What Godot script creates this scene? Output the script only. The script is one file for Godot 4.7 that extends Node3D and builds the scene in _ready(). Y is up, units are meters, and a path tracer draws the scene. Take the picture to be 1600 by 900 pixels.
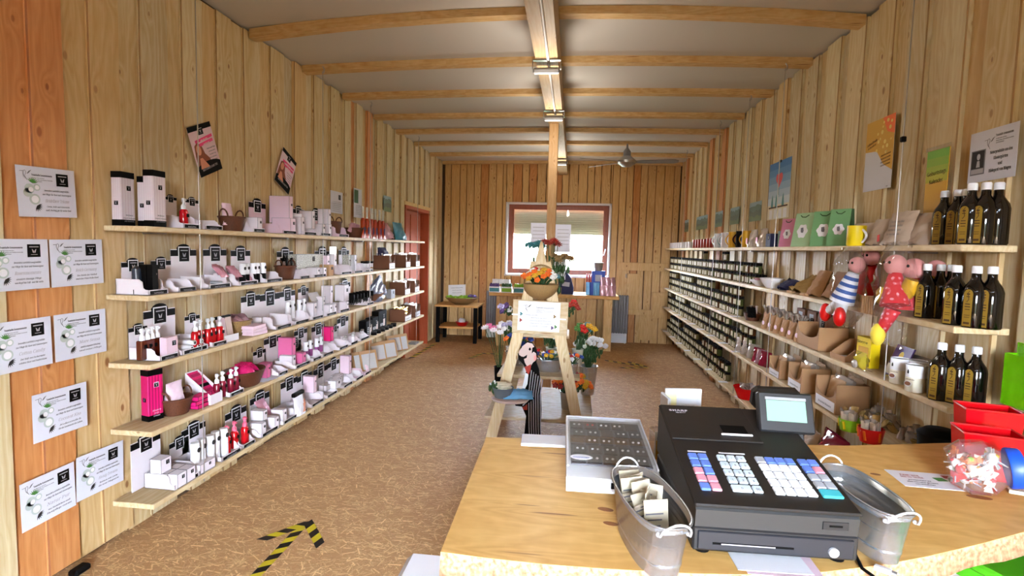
extends Node3D
# A small shop in a timber-lined room: shelves along both long walls, a counter with a till in front.
const LX := -1.921      # face of the left wall
const RX := 1.921       # face of the right wall
const BZ := -8.758      # face of the back wall
const NZ := 1.7         # wall behind the camera
const LF := -1.70       # front edge of the left shelves
const RF := 1.726       # front edge of the right shelves
const LY := [1.553, 1.227, 0.899, 0.573, 0.214]
const RY := [1.551, 1.237, 0.923, 0.617, 0.248]
const ORD := ["top", "second", "third", "fourth", "lowest"]
const CY := 0.85        # counter height
var M := {}
var used := {}
var share := {}
var rng := RandomNumberGenerator.new()


func _ready():
	rng.seed = 20
	var cam := Camera3D.new()
	cam.name = "camera"
	cam.fov = 57.06
	cam.near = 0.05
	cam.transform = Transform3D(Basis(Vector3.UP, 0.11385) * Basis(Vector3.RIGHT, -0.07525) * Basis(Vector3.BACK, 0.02523), Vector3(0.2724, 1.4943, 0))
	add_child(cam)
	cam.current = true
	var env := Environment.new()
	env.tonemap_mode = Environment.TONE_MAPPER_LINEAR
	env.tonemap_exposure = 0.39
	env.background_mode = Environment.BG_SKY
	var sm := ProceduralSkyMaterial.new()
	sm.sky_top_color = Color(0.80, 0.88, 0.98)
	sm.sky_horizon_color = Color(0.95, 0.97, 1.0)
	sm.ground_horizon_color = Color(0.80, 0.84, 0.80)
	sm.ground_bottom_color = Color(0.42, 0.45, 0.40)
	sm.sky_energy_multiplier = 12.0
	sm.ground_energy_multiplier = 5.0
	var sky := Sky.new()
	sky.sky_material = sm
	env.sky = sky
	env.sdfgi_enabled = true
	env.ssao_enabled = true
	env.ssil_enabled = true
	var we := WorldEnvironment.new()
	we.name = "world_environment"
	we.environment = env
	add_child(we)
	daylight("daylight_entrance", Vector3(0.6, 1.2, NZ + 0.06), PI, Vector2(0.9, 1.8), 0.5, Color(0.92, 0.96, 1.0))
	make_materials()
	room()
	ceiling_parts()
	back_corner()
	left_wall_papers()
	left_goods()
	right_wall_papers()
	right_goods()
	middle_stand()
	counter()


func daylight(called, at, turn, size, power, tint):
	# daylight entering through a real opening
	var a := AreaLight3D.new()
	a.name = called
	a.area_size = size
	a.light_energy = power
	a.light_color = tint
	a.shadow_enabled = true
	a.position = at
	a.rotation.y = turn + PI
	add_child(a)


# ---------------------------------------------------------------- nodes
func numbered(called: String, parent: Node = self) -> String:
	var key := str(parent.get_instance_id()) + called
	var k: int = used.get(key, 0)
	used[key] = k + 1
	return called if k == 0 else "%s_%03d" % [called, k]


func tag(o, label := "", category := "", group := "", kind := ""):
	if label: o.set_meta("label", label)
	if category: o.set_meta("category", category)
	if group: o.set_meta("group", group)
	if kind: o.set_meta("kind", kind)
	return o


func thing(called: String, label: String, category: String, at := Vector3.ZERO, turn := 0.0, group := "") -> Node3D:
	var o := Node3D.new()
	o.name = numbered(called)
	add_child(o, true)
	o.position = at
	o.rotation.y = turn
	tag(o, label, category, group)
	return o


func on_left(lv: int, ins: float, z: float) -> Vector3:
	return Vector3(LF - ins, LY[lv], z)


func on_right(lv: int, ins: float, z: float) -> Vector3:
	return Vector3(RF + ins, RY[lv], z)


func put(called: String, mesh: Mesh, m, parent: Node = self, at := Vector3.ZERO, rot := Vector3.ZERO) -> MeshInstance3D:
	var o := MeshInstance3D.new()
	o.name = numbered(called, parent)
	o.mesh = mesh
	o.material_override = mat(m)
	parent.add_child(o, true)
	o.position = at
	o.rotation = rot
	return o


func mat(m):
	return M[m] if m is String else m


func ob(called: String, s: SurfaceTool, m, parent: Node = self, at := Vector3.ZERO, rot := Vector3.ZERO) -> MeshInstance3D:
	return put(called, done(s), m, parent, at, rot)


func copy(o: Node3D, at: Vector3, turn: float, label := "") -> Node3D:
	var c: Node3D = o.duplicate()
	c.name = numbered(String(o.name).rstrip("0123456789").trim_suffix("_"))
	add_child(c, true)
	c.position = at
	c.rotation.y = turn
	if label: c.set_meta("label", label)
	return c


# ---------------------------------------------------------------- shapes
func st() -> SurfaceTool:
	var s := SurfaceTool.new()
	s.begin(Mesh.PRIMITIVE_TRIANGLES)
	return s


func done(s: SurfaceTool) -> ArrayMesh:
	s.generate_normals()
	return s.commit()


func face(s: SurfaceTool, p: Array, away: Vector3):
	# a convex polygon whose front looks along away
	var n: Vector3 = (p[1] - p[0]).cross(p[2] - p[0])
	if p.size() > 3 and n.length_squared() < 1e-14: n = (p[2] - p[0]).cross(p[3] - p[0])
	var flip := n.dot(away) > 0.0
	for k in range(1, p.size() - 1):
		s.add_vertex(p[0])
		s.add_vertex(p[k + 1] if flip else p[k])
		s.add_vertex(p[k] if flip else p[k + 1])


func bx(s: SurfaceTool, c: Vector3, size: Vector3, b := 0.0, t := Transform3D.IDENTITY):
	var h := size / 2.0
	s.set_smooth_group(-1)
	for i in 3:
		var j := (i + 1) % 3
		var k := (i + 2) % 3
		for si in [-1.0, 1.0]:
			var n := Vector3.ZERO
			n[i] = si
			var q := []
			for sg in [[-1, -1], [1, -1], [1, 1], [-1, 1]]:
				var v := c
				v[i] += si * h[i]
				v[j] += sg[0] * (h[j] - b)
				v[k] += sg[1] * (h[k] - b)
				q.append(t * v)
			face(s, q, t.basis * n)
			if b <= 0.0: continue
			for sj in [-1.0, 1.0]:
				n = Vector3.ZERO
				n[i] = si
				n[j] = sj
				q = []
				for sg in [[0, -1], [0, 1], [1, 1], [1, -1]]:
					var v := c
					v[i] += si * (h[i] - (b if sg[0] else 0.0))
					v[j] += sj * (h[j] - (0.0 if sg[0] else b))
					v[k] += sg[1] * (h[k] - b)
					q.append(t * v)
				face(s, q, t.basis * n)
	if b > 0.0:
		for a in [-1.0, 1.0]: for d in [-1.0, 1.0]: for e in [-1.0, 1.0]:
			var sg := Vector3(a, d, e)
			var q := []
			for i in 3:
				var v := c
				for j in 3: v[j] += sg[j] * (h[j] - (0.0 if i == j else b))
				q.append(t * v)
			face(s, q, t.basis * sg)


func box(size: Vector3, b := 0.0, c := Vector3.ZERO) -> ArrayMesh:
	# a shared box, its base at the origin unless c is given
	var key := "box%.4f,%.4f,%.4f,%.4f,%s" % [size.x, size.y, size.z, b, c]
	if not share.has(key):
		var s := st()
		bx(s, c + Vector3(0, size.y / 2, 0), size, b)
		share[key] = done(s)
	return share[key]


func lathe(s: SurfaceTool, prof: Array, n := 16, t := Transform3D.IDENTITY, squash := 1.0, sharp := 0.7):
	# prof: Vector2(radius, height) from the bottom up, outside
	var g := 1
	for i in prof.size() - 1:
		var a: Vector2 = prof[i]
		var b: Vector2 = prof[i + 1]
		if a.distance_squared_to(b) < 1e-12: continue
		if i > 0 and absf((a - prof[i - 1]).angle_to(b - a)) > sharp: g += 1
		s.set_smooth_group(g)
		var out2 := Vector2(b.y - a.y, -(b.x - a.x))
		for k in n:
			var u := TAU * k / n
			var v := TAU * (k + 1) / n
			var cu := Vector3(cos(u), 0, sin(u) * squash)
			var cv := Vector3(cos(v), 0, sin(v) * squash)
			var q := [t * (cu * a.x + Vector3.UP * a.y), t * (cv * a.x + Vector3.UP * a.y), t * (cv * b.x + Vector3.UP * b.y), t * (cu * b.x + Vector3.UP * b.y)]
			if a.x < 1e-6: q.remove_at(1)
			elif b.x < 1e-6: q.remove_at(2)
			var mid := (cu + cv).normalized()
			face(s, q, t.basis * (mid * out2.x + Vector3.UP * out2.y))


func tube(s: SurfaceTool, p: Array, r, n := 8, caps := true):
	# a round bar along the points p; r is a radius or a list of them
	s.set_smooth_group(1)
	var rings := []
	var side := Vector3.ZERO
	for i in p.size():
		var d: Vector3 = (p[mini(i + 1, p.size() - 1)] - p[maxi(i - 1, 0)]).normalized()
		if side == Vector3.ZERO: side = d.cross(Vector3.UP if absf(d.y) < 0.9 else Vector3.RIGHT).normalized()
		side = (side - d * side.dot(d)).normalized()
		var up := d.cross(side)
		var rad: float = r[i] if r is Array else r
		var ring := []
		for k in n: ring.append(p[i] + (side * cos(TAU * k / n) + up * sin(TAU * k / n)) * rad)
		rings.append(ring)
	for i in p.size() - 1:
		var mid: Vector3 = (p[i] + p[i + 1]) / 2.0
		for k in n:
			var l := (k + 1) % n
			var q := [rings[i][k], rings[i][l], rings[i + 1][l], rings[i + 1][k]]
			face(s, q, (q[0] + q[1] + q[2] + q[3]) / 4.0 - mid)
	if caps:
		s.set_smooth_group(-1)
		face(s, rings[0], p[0] - p[1])
		face(s, rings[-1], p[-1] - p[-2])


func prism(s: SurfaceTool, poly: PackedVector2Array, d: float, t := Transform3D.IDENTITY, smooth := false):
	# poly in x and y, d thick along z
	s.set_smooth_group(-1)
	var tri := Geometry2D.triangulate_polygon(poly)
	for i in range(0, tri.size(), 3):
		for z in [-d / 2, d / 2]:
			var q := []
			for k in 3: q.append(t * Vector3(poly[tri[i + k]].x, poly[tri[i + k]].y, z))
			face(s, q, t.basis * Vector3(0, 0, z))
	var area := 0.0
	for i in poly.size(): area += poly[i].cross(poly[(i + 1) % poly.size()])
	if smooth: s.set_smooth_group(2)
	for i in poly.size():
		var a := poly[i]
		var b := poly[(i + 1) % poly.size()]
		var n := Vector2(b.y - a.y, a.x - b.x) * signf(area)
		face(s, [t * Vector3(a.x, a.y, -d / 2), t * Vector3(b.x, b.y, -d / 2), t * Vector3(b.x, b.y, d / 2), t * Vector3(a.x, a.y, d / 2)], t.basis * Vector3(n.x, n.y, 0))


func pillow(s: SurfaceTool, w: float, h: float, d: float, t := Transform3D.IDENTITY, crumple := 0.0, nx := 8, ny := 8, seed_ := 1, sit := 0.0):
	# a filled bag: w wide, h high from the base, d thick; sit keeps it fat at the bottom
	var f := FastNoiseLite.new()
	f.seed = seed_
	f.frequency = 9.0
	s.set_smooth_group(1)
	for z in [-1.0, 1.0]:
		var g := []
		for j in ny + 1:
			var row := []
			for i in nx + 1:
				var u := 2.0 * i / nx - 1.0
				var v := 2.0 * j / ny - 1.0
				var k := (1.0 - pow(absf(u), 3.0)) * (1.0 - pow(absf(v), 3.0))
				if sit > 0.0: k = (1.0 - pow(absf(u), 4.0)) * lerpf(1.0, 1.0 - pow((v + 1.0) / 2.0, 1.4), sit)
				var x := u * w / 2.0 * (1.0 - 0.06 * (1.0 - v * v))
				var y := (v + 1.0) * h / 2.0
				var e := crumple * f.get_noise_3d(x / w + z * 3.0, y / w, z) * (0.25 + k)
				row.append(t * Vector3(x, y + e * 0.4, z * d / 2.0 * k + e))
			g.append(row)
		for j in ny: for i in nx:
			face(s, [g[j][i], g[j][i + 1], g[j + 1][i + 1], g[j + 1][i]], t.basis * Vector3(0, 0, z))


func blob(s: SurfaceTool, c: Vector3, r: Vector3, n := 12, rough := 0.0, seed_ := 1, t := Transform3D.IDENTITY):
	var f := FastNoiseLite.new()
	f.seed = seed_
	f.frequency = 1.6
	s.set_smooth_group(1)
	var m := maxi(n / 2, 3)
	var at := func(i, j):
		var d := Vector3(sin(PI * j / m) * cos(TAU * (i % n) / n), cos(PI * j / m), sin(PI * j / m) * sin(TAU * (i % n) / n))
		return t * (c + d * r * (1.0 + rough * f.get_noise_3dv(d)))
	for j in m: for i in n:
		var q := [at.call(i, j), at.call(i + 1, j), at.call(i + 1, j + 1), at.call(i, j + 1)]
		if j == 0: q.remove_at(1)
		elif j == m - 1: q.remove_at(2)
		face(s, q, (q[0] + q[1] + q[2]) / 3.0 - t * c)


func words(text: String, high: float, m, parent: Node, at: Vector3, rot := Vector3.ZERO, font := "Droid Sans", wide := 0.0, slant := 0.0, left := false) -> MeshInstance3D:
	# flat lettering, high is the cap height
	var key := "t%s,%.4f,%s,%.3f,%s" % [text, high, font, slant, left]
	if not share.has(key):
		var f := SystemFont.new()
		f.font_names = PackedStringArray([font.trim_suffix(" Bold")])
		if font.ends_with("Bold"): f.font_weight = 700
		var tm := TextMesh.new()
		tm.text = text
		tm.font = f
		tm.font_size = 24
		tm.pixel_size = high / 17.0
		tm.depth = 0.0004
		tm.curve_step = 4.0
		tm.horizontal_alignment = HORIZONTAL_ALIGNMENT_LEFT if left else HORIZONTAL_ALIGNMENT_CENTER
		if slant == 0.0:
			share[key] = tm
		else:
			var s := st()
			s.append_from(tm, 0, Transform3D(Basis(Vector3.RIGHT, Vector3(slant, 1, 0), Vector3.BACK), Vector3.ZERO))
			share[key] = s.commit()
	var o := put("lettering", share[key], m, parent, at, rot)
	if wide > 0.0:
		var w: float = share[key].get_aabb().size.x
		if w > 0.0: o.scale.x = wide / w
	return o


func arc(n: int, a0: float, a1: float, r: Vector2, c := Vector2.ZERO) -> PackedVector2Array:
	var p := PackedVector2Array()
	for i in n + 1:
		var a := lerpf(a0, a1, float(i) / n)
		p.append(c + Vector2(cos(a), sin(a)) * r)
	return p


# ---------------------------------------------------------------- materials
func plain(called: String, c: Color, rough := 0.7, metal := 0.0) -> StandardMaterial3D:
	var m := StandardMaterial3D.new()
	m.albedo_color = c
	m.roughness = rough
	m.metallic = metal
	M[called] = m
	return m


func clear(called: String, c: Color, rough := 0.08):
	var m := plain(called, c, rough)
	m.transparency = BaseMaterial3D.TRANSPARENCY_ALPHA


func grain_image(w: int, h: int, seed_: int, knots: int, contrast: float) -> ImageTexture:
	# pine: fibres along v, rings that wander, knots with their eye
	var r := RandomNumberGenerator.new()
	r.seed = seed_
	var fine := FastNoiseLite.new()
	fine.seed = seed_
	fine.noise_type = FastNoiseLite.TYPE_SIMPLEX_SMOOTH
	fine.frequency = 1.0
	var eyes := []
	for k in knots: eyes.append([r.randf() * w, r.randf() * h, r.randf_range(0.010, 0.022) * w, r.randf_range(0.5, 1.0)])
	var data := PackedByteArray()
	data.resize(w * h * 3)
	var light := Color(1.0, 0.955, 0.86)
	var dark := Color(0.88, 0.76, 0.57)
	var knot := Color(0.50, 0.29, 0.13)
	for y in h:
		var cy := TAU * y / h
		var yy := Vector2(cos(cy), sin(cy))
		for x in w:
			var bend := 0.0
			var eye := 0.0
			for e in eyes:
				var dx: float = absf(x - e[0])
				dx = minf(dx, w - dx)
				var dy: float = absf(y - e[1])
				dy = minf(dy, h - dy)
				if dy < 130.0 and dx < 60.0:
					var q: float = dx * dx + dy * dy * 0.35
					var rr: float = e[2] * e[2]
					bend += e[3] * 2.2 * exp(-q / (rr * 14.0))
					eye = maxf(eye, clampf(1.5 - q / rr, 0.0, 1.0) * e[3])
			var u := float(x) / w
			var slow := fine.get_noise_3d(u * 3.0, yy.x * 0.35, yy.y * 0.35)
			var ring := sin((u * 11.0 + slow * 2.4 + bend) * TAU)
			var fib := fine.get_noise_3d(u * 60.0, yy.x * 0.9, yy.y * 0.9)
			var tone := clampf(0.42 + contrast * (0.22 * ring * absf(ring) + 0.22 * fib + 0.25 * slow), 0.0, 1.0)
			var c := light.lerp(dark, tone).lerp(knot, eye * 0.7)
			var i := (y * w + x) * 3
			data[i] = int(c.r * 255)
			data[i + 1] = int(c.g * 255)
			data[i + 2] = int(c.b * 255)
	var im := Image.create_from_data(w, h, false, Image.FORMAT_RGB8, data)
	im.generate_mipmaps()
	return ImageTexture.create_from_image(im)


func board_image(n: int) -> ImageTexture:
	# pressed strand board: short flakes laid every way
	var r := RandomNumberGenerator.new()
	r.seed = 5
	var im := Image.create(n, n, false, Image.FORMAT_RGB8)
	im.fill(Color(0.72, 0.56, 0.37))
	var data := im.get_data()
	for k in 4200:
		var px := r.randf() * n
		var py := r.randf() * n
		var a := r.randfn(0.0, 0.75)
		var d := Vector2(cos(a), sin(a))
		var e := Vector2(-d.y, d.x)
		var l := r.randf_range(14, 60)
		var wd := r.randf_range(2, 7)
		var v := r.randf()
		var c := Color(0.72, 0.55, 0.37).lerp(Color(0.96, 0.82, 0.60), v * v * 0.6 + v * 0.4)
		for i in int(l):
			for j in int(wd):
				var q := d * (i - l / 2) + e * (j - wd / 2)
				var o := (posmod(int(py + q.y), n) * n + posmod(int(px + q.x), n)) * 3
				var edge := 0.82 if j == 0 or i < 2 else 1.0
				data[o] = int(c.r * 255 * edge)
				data[o + 1] = int(c.g * 255 * edge)
				data[o + 2] = int(c.b * 255 * edge)
	im = Image.create_from_data(n, n, false, Image.FORMAT_RGB8, data)
	im.generate_mipmaps()
	return ImageTexture.create_from_image(im)


func noise_tex(freq: float, low: Color, high: Color, bump := false, stretch := false) -> NoiseTexture2D:
	var f := FastNoiseLite.new()
	f.frequency = freq
	f.fractal_octaves = 3
	var t := NoiseTexture2D.new()
	t.width = 256
	t.height = 256
	t.seamless = true
	t.noise = f
	t.as_normal_map = bump
	if not bump:
		var g := Gradient.new()
		g.set_color(0, low)
		g.set_color(1, high)
		t.color_ramp = g
	return t


func wood(called: String, tex: Texture2D, tint: Color, size: Vector3, shift := Vector3.ZERO, rough := 0.62, world := true):
	var m := plain(called, tint, rough)
	m.albedo_texture = tex
	m.uv1_triplanar = true
	m.uv1_world_triplanar = world
	m.uv1_triplanar_sharpness = 8.0
	m.uv1_scale = size
	m.uv1_offset = shift
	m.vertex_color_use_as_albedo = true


func dots(ground: Color, dot: Color) -> ImageTexture:
	var im := Image.create(64, 64, false, Image.FORMAT_RGB8)
	im.fill(ground)
	for q in [Vector2(16, 16), Vector2(48, 48)]:
		for y in 64: for x in 64:
			if Vector2(x, y).distance_to(q) < 7.5: im.set_pixel(x, y, dot)
	return ImageTexture.create_from_image(im)


func make_materials():
	var pine := grain_image(256, 1024, 3, 11, 1.0)
	var pine2 := grain_image(256, 1024, 8, 14, 1.25)
	var up := Vector3(1.9, 0.42, 1.9)
	# wall boards of several tones; the grain stands upright
	wood("board_pale", pine, Color(0.87, 0.85, 0.78), up)
	wood("board_tan", pine2, Color(0.84, 0.80, 0.70), up, Vector3(0.3, 0.2, 0.45))
	wood("board_honey", pine, Color(0.86, 0.79, 0.66), up, Vector3(0.7, 0.55, 0.1))
	wood("board_grey", pine2, Color(0.80, 0.78, 0.72), up, Vector3(0.15, 0.8, 0.75))
	wood("board_heart", pine2, Color(0.84, 0.63, 0.46), up, Vector3(0.5, 0.4, 0.2))
	wood("back_honey", pine, Color(0.88, 0.78, 0.61), up, Vector3(0.2, 0.3, 0.1))
	wood("back_tan", pine2, Color(0.86, 0.76, 0.60), up, Vector3(0.6, 0.1, 0.1))
	wood("back_heart", pine2, Color(0.80, 0.61, 0.42), up, Vector3(0.4, 0.7, 0.1))
	wood("shelf_wood", pine, Color(0.90, 0.87, 0.80), Vector3(2.4, 2.4, 0.4), Vector3(0.1, 0.2, 0.3))
	wood("beam_wood", pine2, Color(0.85, 0.76, 0.62), Vector3(0.4, 4.0, 4.0), Vector3(0.3, 0.1, 0.2))
	wood("ridge_wood", pine, Color(0.74, 0.67, 0.57), Vector3(3.0, 3.0, 0.4), Vector3(0.3, 0.1, 0.2))
	wood("post_wood", pine2, Color(0.72, 0.62, 0.50), Vector3(3.0, 0.5, 3.0), Vector3(0.3, 0.1, 0.2))
	wood("counter_wood", pine, Color(0.94, 0.80, 0.55), Vector3(0.42, 1.0, 2.6), Vector3(0.1, 0.2, 0.33), 0.38)
	wood("stand_wood", pine, Color(0.82, 0.79, 0.73), Vector3(0.5, 3.0, 2.5), Vector3(0.15, 0.2, 0.3))
	wood("strut_wood", pine, Color(0.90, 0.87, 0.80), Vector3(3.0, 0.5, 3.0), Vector3(0.15, 0.2, 0.3))
	wood("table_wood", pine, Color(0.86, 0.70, 0.47), Vector3(0.5, 3.0, 3.0), Vector3(0.35, 0.2, 0.3))
	wood("door_wood", pine2, Color(0.66, 0.30, 0.12), Vector3(2.0, 0.4, 2.0), Vector3(0.2, 0.3, 0.1))
	wood("frame_wood", pine2, Color(0.50, 0.25, 0.15), Vector3(2.0, 0.4, 2.0), Vector3(0.2, 0.3, 0.1), 0.4)
	var osb := board_image(768)
	wood("floor_board", osb, Color(1.0, 0.98, 0.96), Vector3(1.0, 1.0, 1.0), Vector3.ZERO, 0.72)
	plain("ceiling_white", Color(0.80, 0.78, 0.76), 0.75)
	var lg := plain("lamp_glow", Color(0.9, 0.9, 0.88), 0.3)
	lg.emission_enabled = true
	lg.emission = Color(1.0, 0.97, 0.92)
	lg.emission_energy_multiplier = 1.2
	plain("stripe_pale", Color(0.90, 0.84, 0.87), 0.6)
	plain("wrap_white", Color(0.84, 0.80, 0.76), 0.3)
	plain("knot_brown", Color(0.58, 0.36, 0.19), 0.5)
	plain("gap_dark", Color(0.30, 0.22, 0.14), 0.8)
	plain("plaster", Color(0.93, 0.92, 0.90), 0.8)
	plain("white", Color(0.93, 0.92, 0.93), 0.55)
	plain("white_gloss", Color(0.94, 0.94, 0.95), 0.25)
	plain("card_white", Color(0.93, 0.89, 0.91), 0.6)
	plain("pink_pale", Color(0.92, 0.80, 0.85), 0.55)
	plain("pink_hot", Color(0.90, 0.10, 0.46), 0.45)
	plain("pink_dark", Color(0.70, 0.05, 0.34), 0.45)
	plain("pink_mid", Color(0.88, 0.42, 0.62), 0.45)
	plain("black", Color(0.022, 0.02, 0.022), 0.65)
	M["black"].metallic_specular = 0.2
	plain("ink", Color(0.10, 0.09, 0.10), 0.8)
	plain("ink_grey", Color(0.45, 0.44, 0.46), 0.8)
	plain("ink_pale", Color(0.68, 0.66, 0.68), 0.8)
	plain("grey", Color(0.55, 0.55, 0.56), 0.5)
	plain("steel", Color(0.72, 0.72, 0.73), 0.3, 0.9)
	plain("zinc", Color(0.86, 0.88, 0.90), 0.26, 0.85)
	plain("silver", Color(0.95, 0.95, 0.96), 0.22, 0.35)
	plain("gold_foil", Color(0.80, 0.68, 0.38), 0.25, 0.7)
	plain("kraft", Color(0.66, 0.50, 0.34), 0.8)
	plain("kraft_dark", Color(0.42, 0.26, 0.17), 0.8)
	plain("kraft_light", Color(0.72, 0.57, 0.40), 0.8)
	plain("red", Color(0.80, 0.05, 0.06), 0.35)
	plain("red_gloss", Color(0.86, 0.03, 0.08), 0.18)
	plain("blue", Color(0.10, 0.25, 0.62), 0.5)
	plain("navy", Color(0.10, 0.11, 0.28), 0.7)
	plain("teal", Color(0.20, 0.48, 0.50), 0.5)
	plain("yellow", Color(0.95, 0.83, 0.08), 0.4)
	plain("orange", Color(0.92, 0.42, 0.07), 0.5)
	plain("green", Color(0.25, 0.48, 0.20), 0.6)
	plain("leaf", Color(0.16, 0.30, 0.13), 0.65)
	plain("lime", Color(0.52, 0.72, 0.10), 0.5)
	plain("skin_pink", Color(0.90, 0.62, 0.60), 0.75)
	plain("purple", Color(0.33, 0.22, 0.45), 0.55)
	plain("wax", Color(0.80, 0.70, 0.66), 0.7)
	plain("socket_black", Color(0.03, 0.03, 0.03), 0.4)
	plain("wire", Color(0.70, 0.68, 0.66), 0.35, 0.8)
	clear("pane", Color(0.9, 0.95, 0.95, 0.06), 0.0)
	clear("cello", Color(0.55, 0.54, 0.54, 0.09), 0.0)
	clear("cello_tint", Color(0.85, 0.72, 0.78, 0.45), 0.1)
	plain("red_liquid", Color(0.72, 0.06, 0.10), 0.12)
	plain("berry_liquid", Color(0.48, 0.08, 0.18), 0.12)
	plain("brown_liquid", Color(0.30, 0.10, 0.05), 0.15)
	plain("amber", Color(0.60, 0.17, 0.03), 0.1)
	plain("glass_pale", Color(0.80, 0.78, 0.72), 0.1)
	plain("pink_cap", Color(0.92, 0.40, 0.52), 0.4)
	plain("violet", Color(0.60, 0.30, 0.55), 0.3)
	plain("pink_foil", Color(0.86, 0.62, 0.70), 0.22, 0.3)
	plain("pink_shiny", Color(0.92, 0.16, 0.48), 0.2, 0.2)
	plain("cello_pink", Color(0.80, 0.62, 0.66), 0.15, 0.2)
	plain("cello_bag", Color(0.74, 0.70, 0.66), 0.14, 0.35)
	var fl := plain("floral", Color(1, 1, 1), 0.6)
	fl.albedo_texture = noise_tex(0.035, Color(0.52, 0.52, 0.46), Color(0.93, 0.93, 0.90))
	fl.uv1_triplanar = true
	fl.uv1_scale = Vector3(9, 9, 9)
	var fb := plain("flowered", Color(1, 1, 1), 0.3)
	fb.albedo_texture = noise_tex(0.03, Color(0.14, 0.22, 0.42), Color(0.74, 0.70, 0.68))
	fb.uv1_triplanar = true
	fb.uv1_scale = Vector3(7, 7, 7)
	plain("bottle_dark", Color(0.035, 0.028, 0.03), 0.07)
	plain("gold_paper", Color(0.56, 0.45, 0.15), 0.4, 0.25)
	plain("ink_brown", Color(0.26, 0.16, 0.07), 0.8)
	plain("mustard", Color(0.82, 0.62, 0.08), 0.5)
	plain("yellow_pale", Color(0.93, 0.84, 0.45), 0.6)
	plain("yellow_soft", Color(0.90, 0.80, 0.25), 0.6)
	plain("wax_pale", Color(0.88, 0.84, 0.74), 0.6)
	plain("jar_glass", Color(0.42, 0.38, 0.24), 0.12)
	plain("jar_green", Color(0.24, 0.27, 0.13), 0.12)
	plain("jar_brown", Color(0.27, 0.16, 0.08), 0.12)
	plain("jar_label", Color(0.78, 0.74, 0.62), 0.6)
	plain("rust", Color(0.62, 0.14, 0.07), 0.3)
	plain("pink_bag", Color(0.80, 0.50, 0.62), 0.6)
	plain("mint", Color(0.62, 0.76, 0.58), 0.6)
	plain("mint_pale", Color(0.66, 0.82, 0.62), 0.6)
	plain("green_bag", Color(0.42, 0.62, 0.42), 0.6)
	plain("linen", Color(0.74, 0.66, 0.58), 0.4)
	plain("gold_tint", Color(0.72, 0.60, 0.38), 0.25, 0.2)
	plain("stripe_blue", Color(0.12, 0.32, 0.62), 0.7)
	plain("cello_tint2", Color(0.62, 0.45, 0.50), 0.15, 0.2)
	clear("cello_yellow", Color(0.85, 0.78, 0.25, 0.55), 0.1)
	var dt := plain("dotted", Color(1, 1, 1), 0.5)
	dt.albedo_texture = dots(Color(0.82, 0.08, 0.16), Color(0.95, 0.75, 0.78))
	dt.uv1_triplanar = true
	dt.uv1_scale = Vector3(22, 22, 22)
	var bp := plain("berry_pack", Color(1, 1, 1), 0.2)
	bp.albedo_texture = noise_tex(0.06, Color(0.20, 0.12, 0.13), Color(0.58, 0.48, 0.50))
	bp.uv1_triplanar = true
	bp.uv1_scale = Vector3(8, 8, 8)
	plain("till_black", Color(0.075, 0.06, 0.055), 0.55)
	plain("till_grey", Color(0.075, 0.08, 0.095), 0.5)
	plain("till_blue", Color(0.07, 0.085, 0.125), 0.5)
	plain("till_grey_light", Color(0.17, 0.175, 0.18), 0.5)
	plain("lcd", Color(0.50, 0.68, 0.58), 0.65)
	plain("key_blue", Color(0.38, 0.50, 0.80), 0.45)
	plain("key_pink", Color(0.86, 0.58, 0.64), 0.45)
	plain("key_white", Color(0.80, 0.85, 0.88), 0.45)
	plain("key_bright", Color(0.93, 0.94, 0.95), 0.45)
	plain("key_grey", Color(0.66, 0.67, 0.69), 0.45)
	plain("key_teal", Color(0.25, 0.68, 0.72), 0.45)
	plain("paper_cream", Color(0.82, 0.77, 0.66), 0.7)
	plain("case_dark", Color(0.17, 0.14, 0.13), 0.3)
	plain("case_brown", Color(0.27, 0.20, 0.16), 0.3)
	plain("cream_yellow", Color(0.95, 0.92, 0.70), 0.5)
	plain("lid_blue", Color(0.08, 0.30, 0.78), 0.4)
	plain("wrap_orange", Color(0.90, 0.50, 0.30), 0.25)
	plain("wrap_red", Color(0.85, 0.22, 0.22), 0.25)
	plain("wrap_peach", Color(0.92, 0.75, 0.66), 0.25)
	plain("slate", Color(0.28, 0.31, 0.36), 0.6)
	plain("crate_green", Color(0.28, 0.62, 0.10), 0.4)
	plain("tape_black", Color(0.04, 0.04, 0.04), 0.4)
	plain("tape_yellow", Color(0.80, 0.72, 0.16), 0.4)
	plain("sky_pack", Color(0.42, 0.66, 0.84), 0.25)
	plain("felt_grey", Color(0.33, 0.36, 0.39), 0.95)
	plain("lilac", Color(0.72, 0.70, 0.85), 0.6)
	clear("jar_clear", Color(0.92, 0.90, 0.92, 0.10), 0.0)
	clear("lime_clear", Color(0.50, 0.85, 0.05, 0.55), 0.1)
	var bk := plain("bark", Color(1, 1, 1), 0.8)
	bk.albedo_texture = noise_tex(0.05, Color(0.52, 0.30, 0.18), Color(0.95, 0.86, 0.70))
	bk.uv1_triplanar = true
	bk.uv1_scale = Vector3(5, 5, 5)
	var wk := plain("wicker", Color(0.46, 0.24, 0.11), 0.7)
	wk.albedo_texture = noise_tex(0.09, Color(0.45, 0.45, 0.45), Color(1, 1, 1))
	wk.uv1_triplanar = true
	wk.uv1_scale = Vector3(6, 14, 6)
	var wp := plain("wicker_pale", Color(0.80, 0.64, 0.40), 0.7)
	wp.albedo_texture = wk.albedo_texture
	wp.uv1_triplanar = true
	wp.uv1_scale = Vector3(6, 14, 6)


# ---------------------------------------------------------------- the room
func struct(called: String, mesh: Mesh, m, parent: Node = self, at := Vector3.ZERO) -> MeshInstance3D:
	var o := put(called, mesh, m, parent, at)
	if parent == self: o.set_meta("kind", "structure")
	return o


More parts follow.
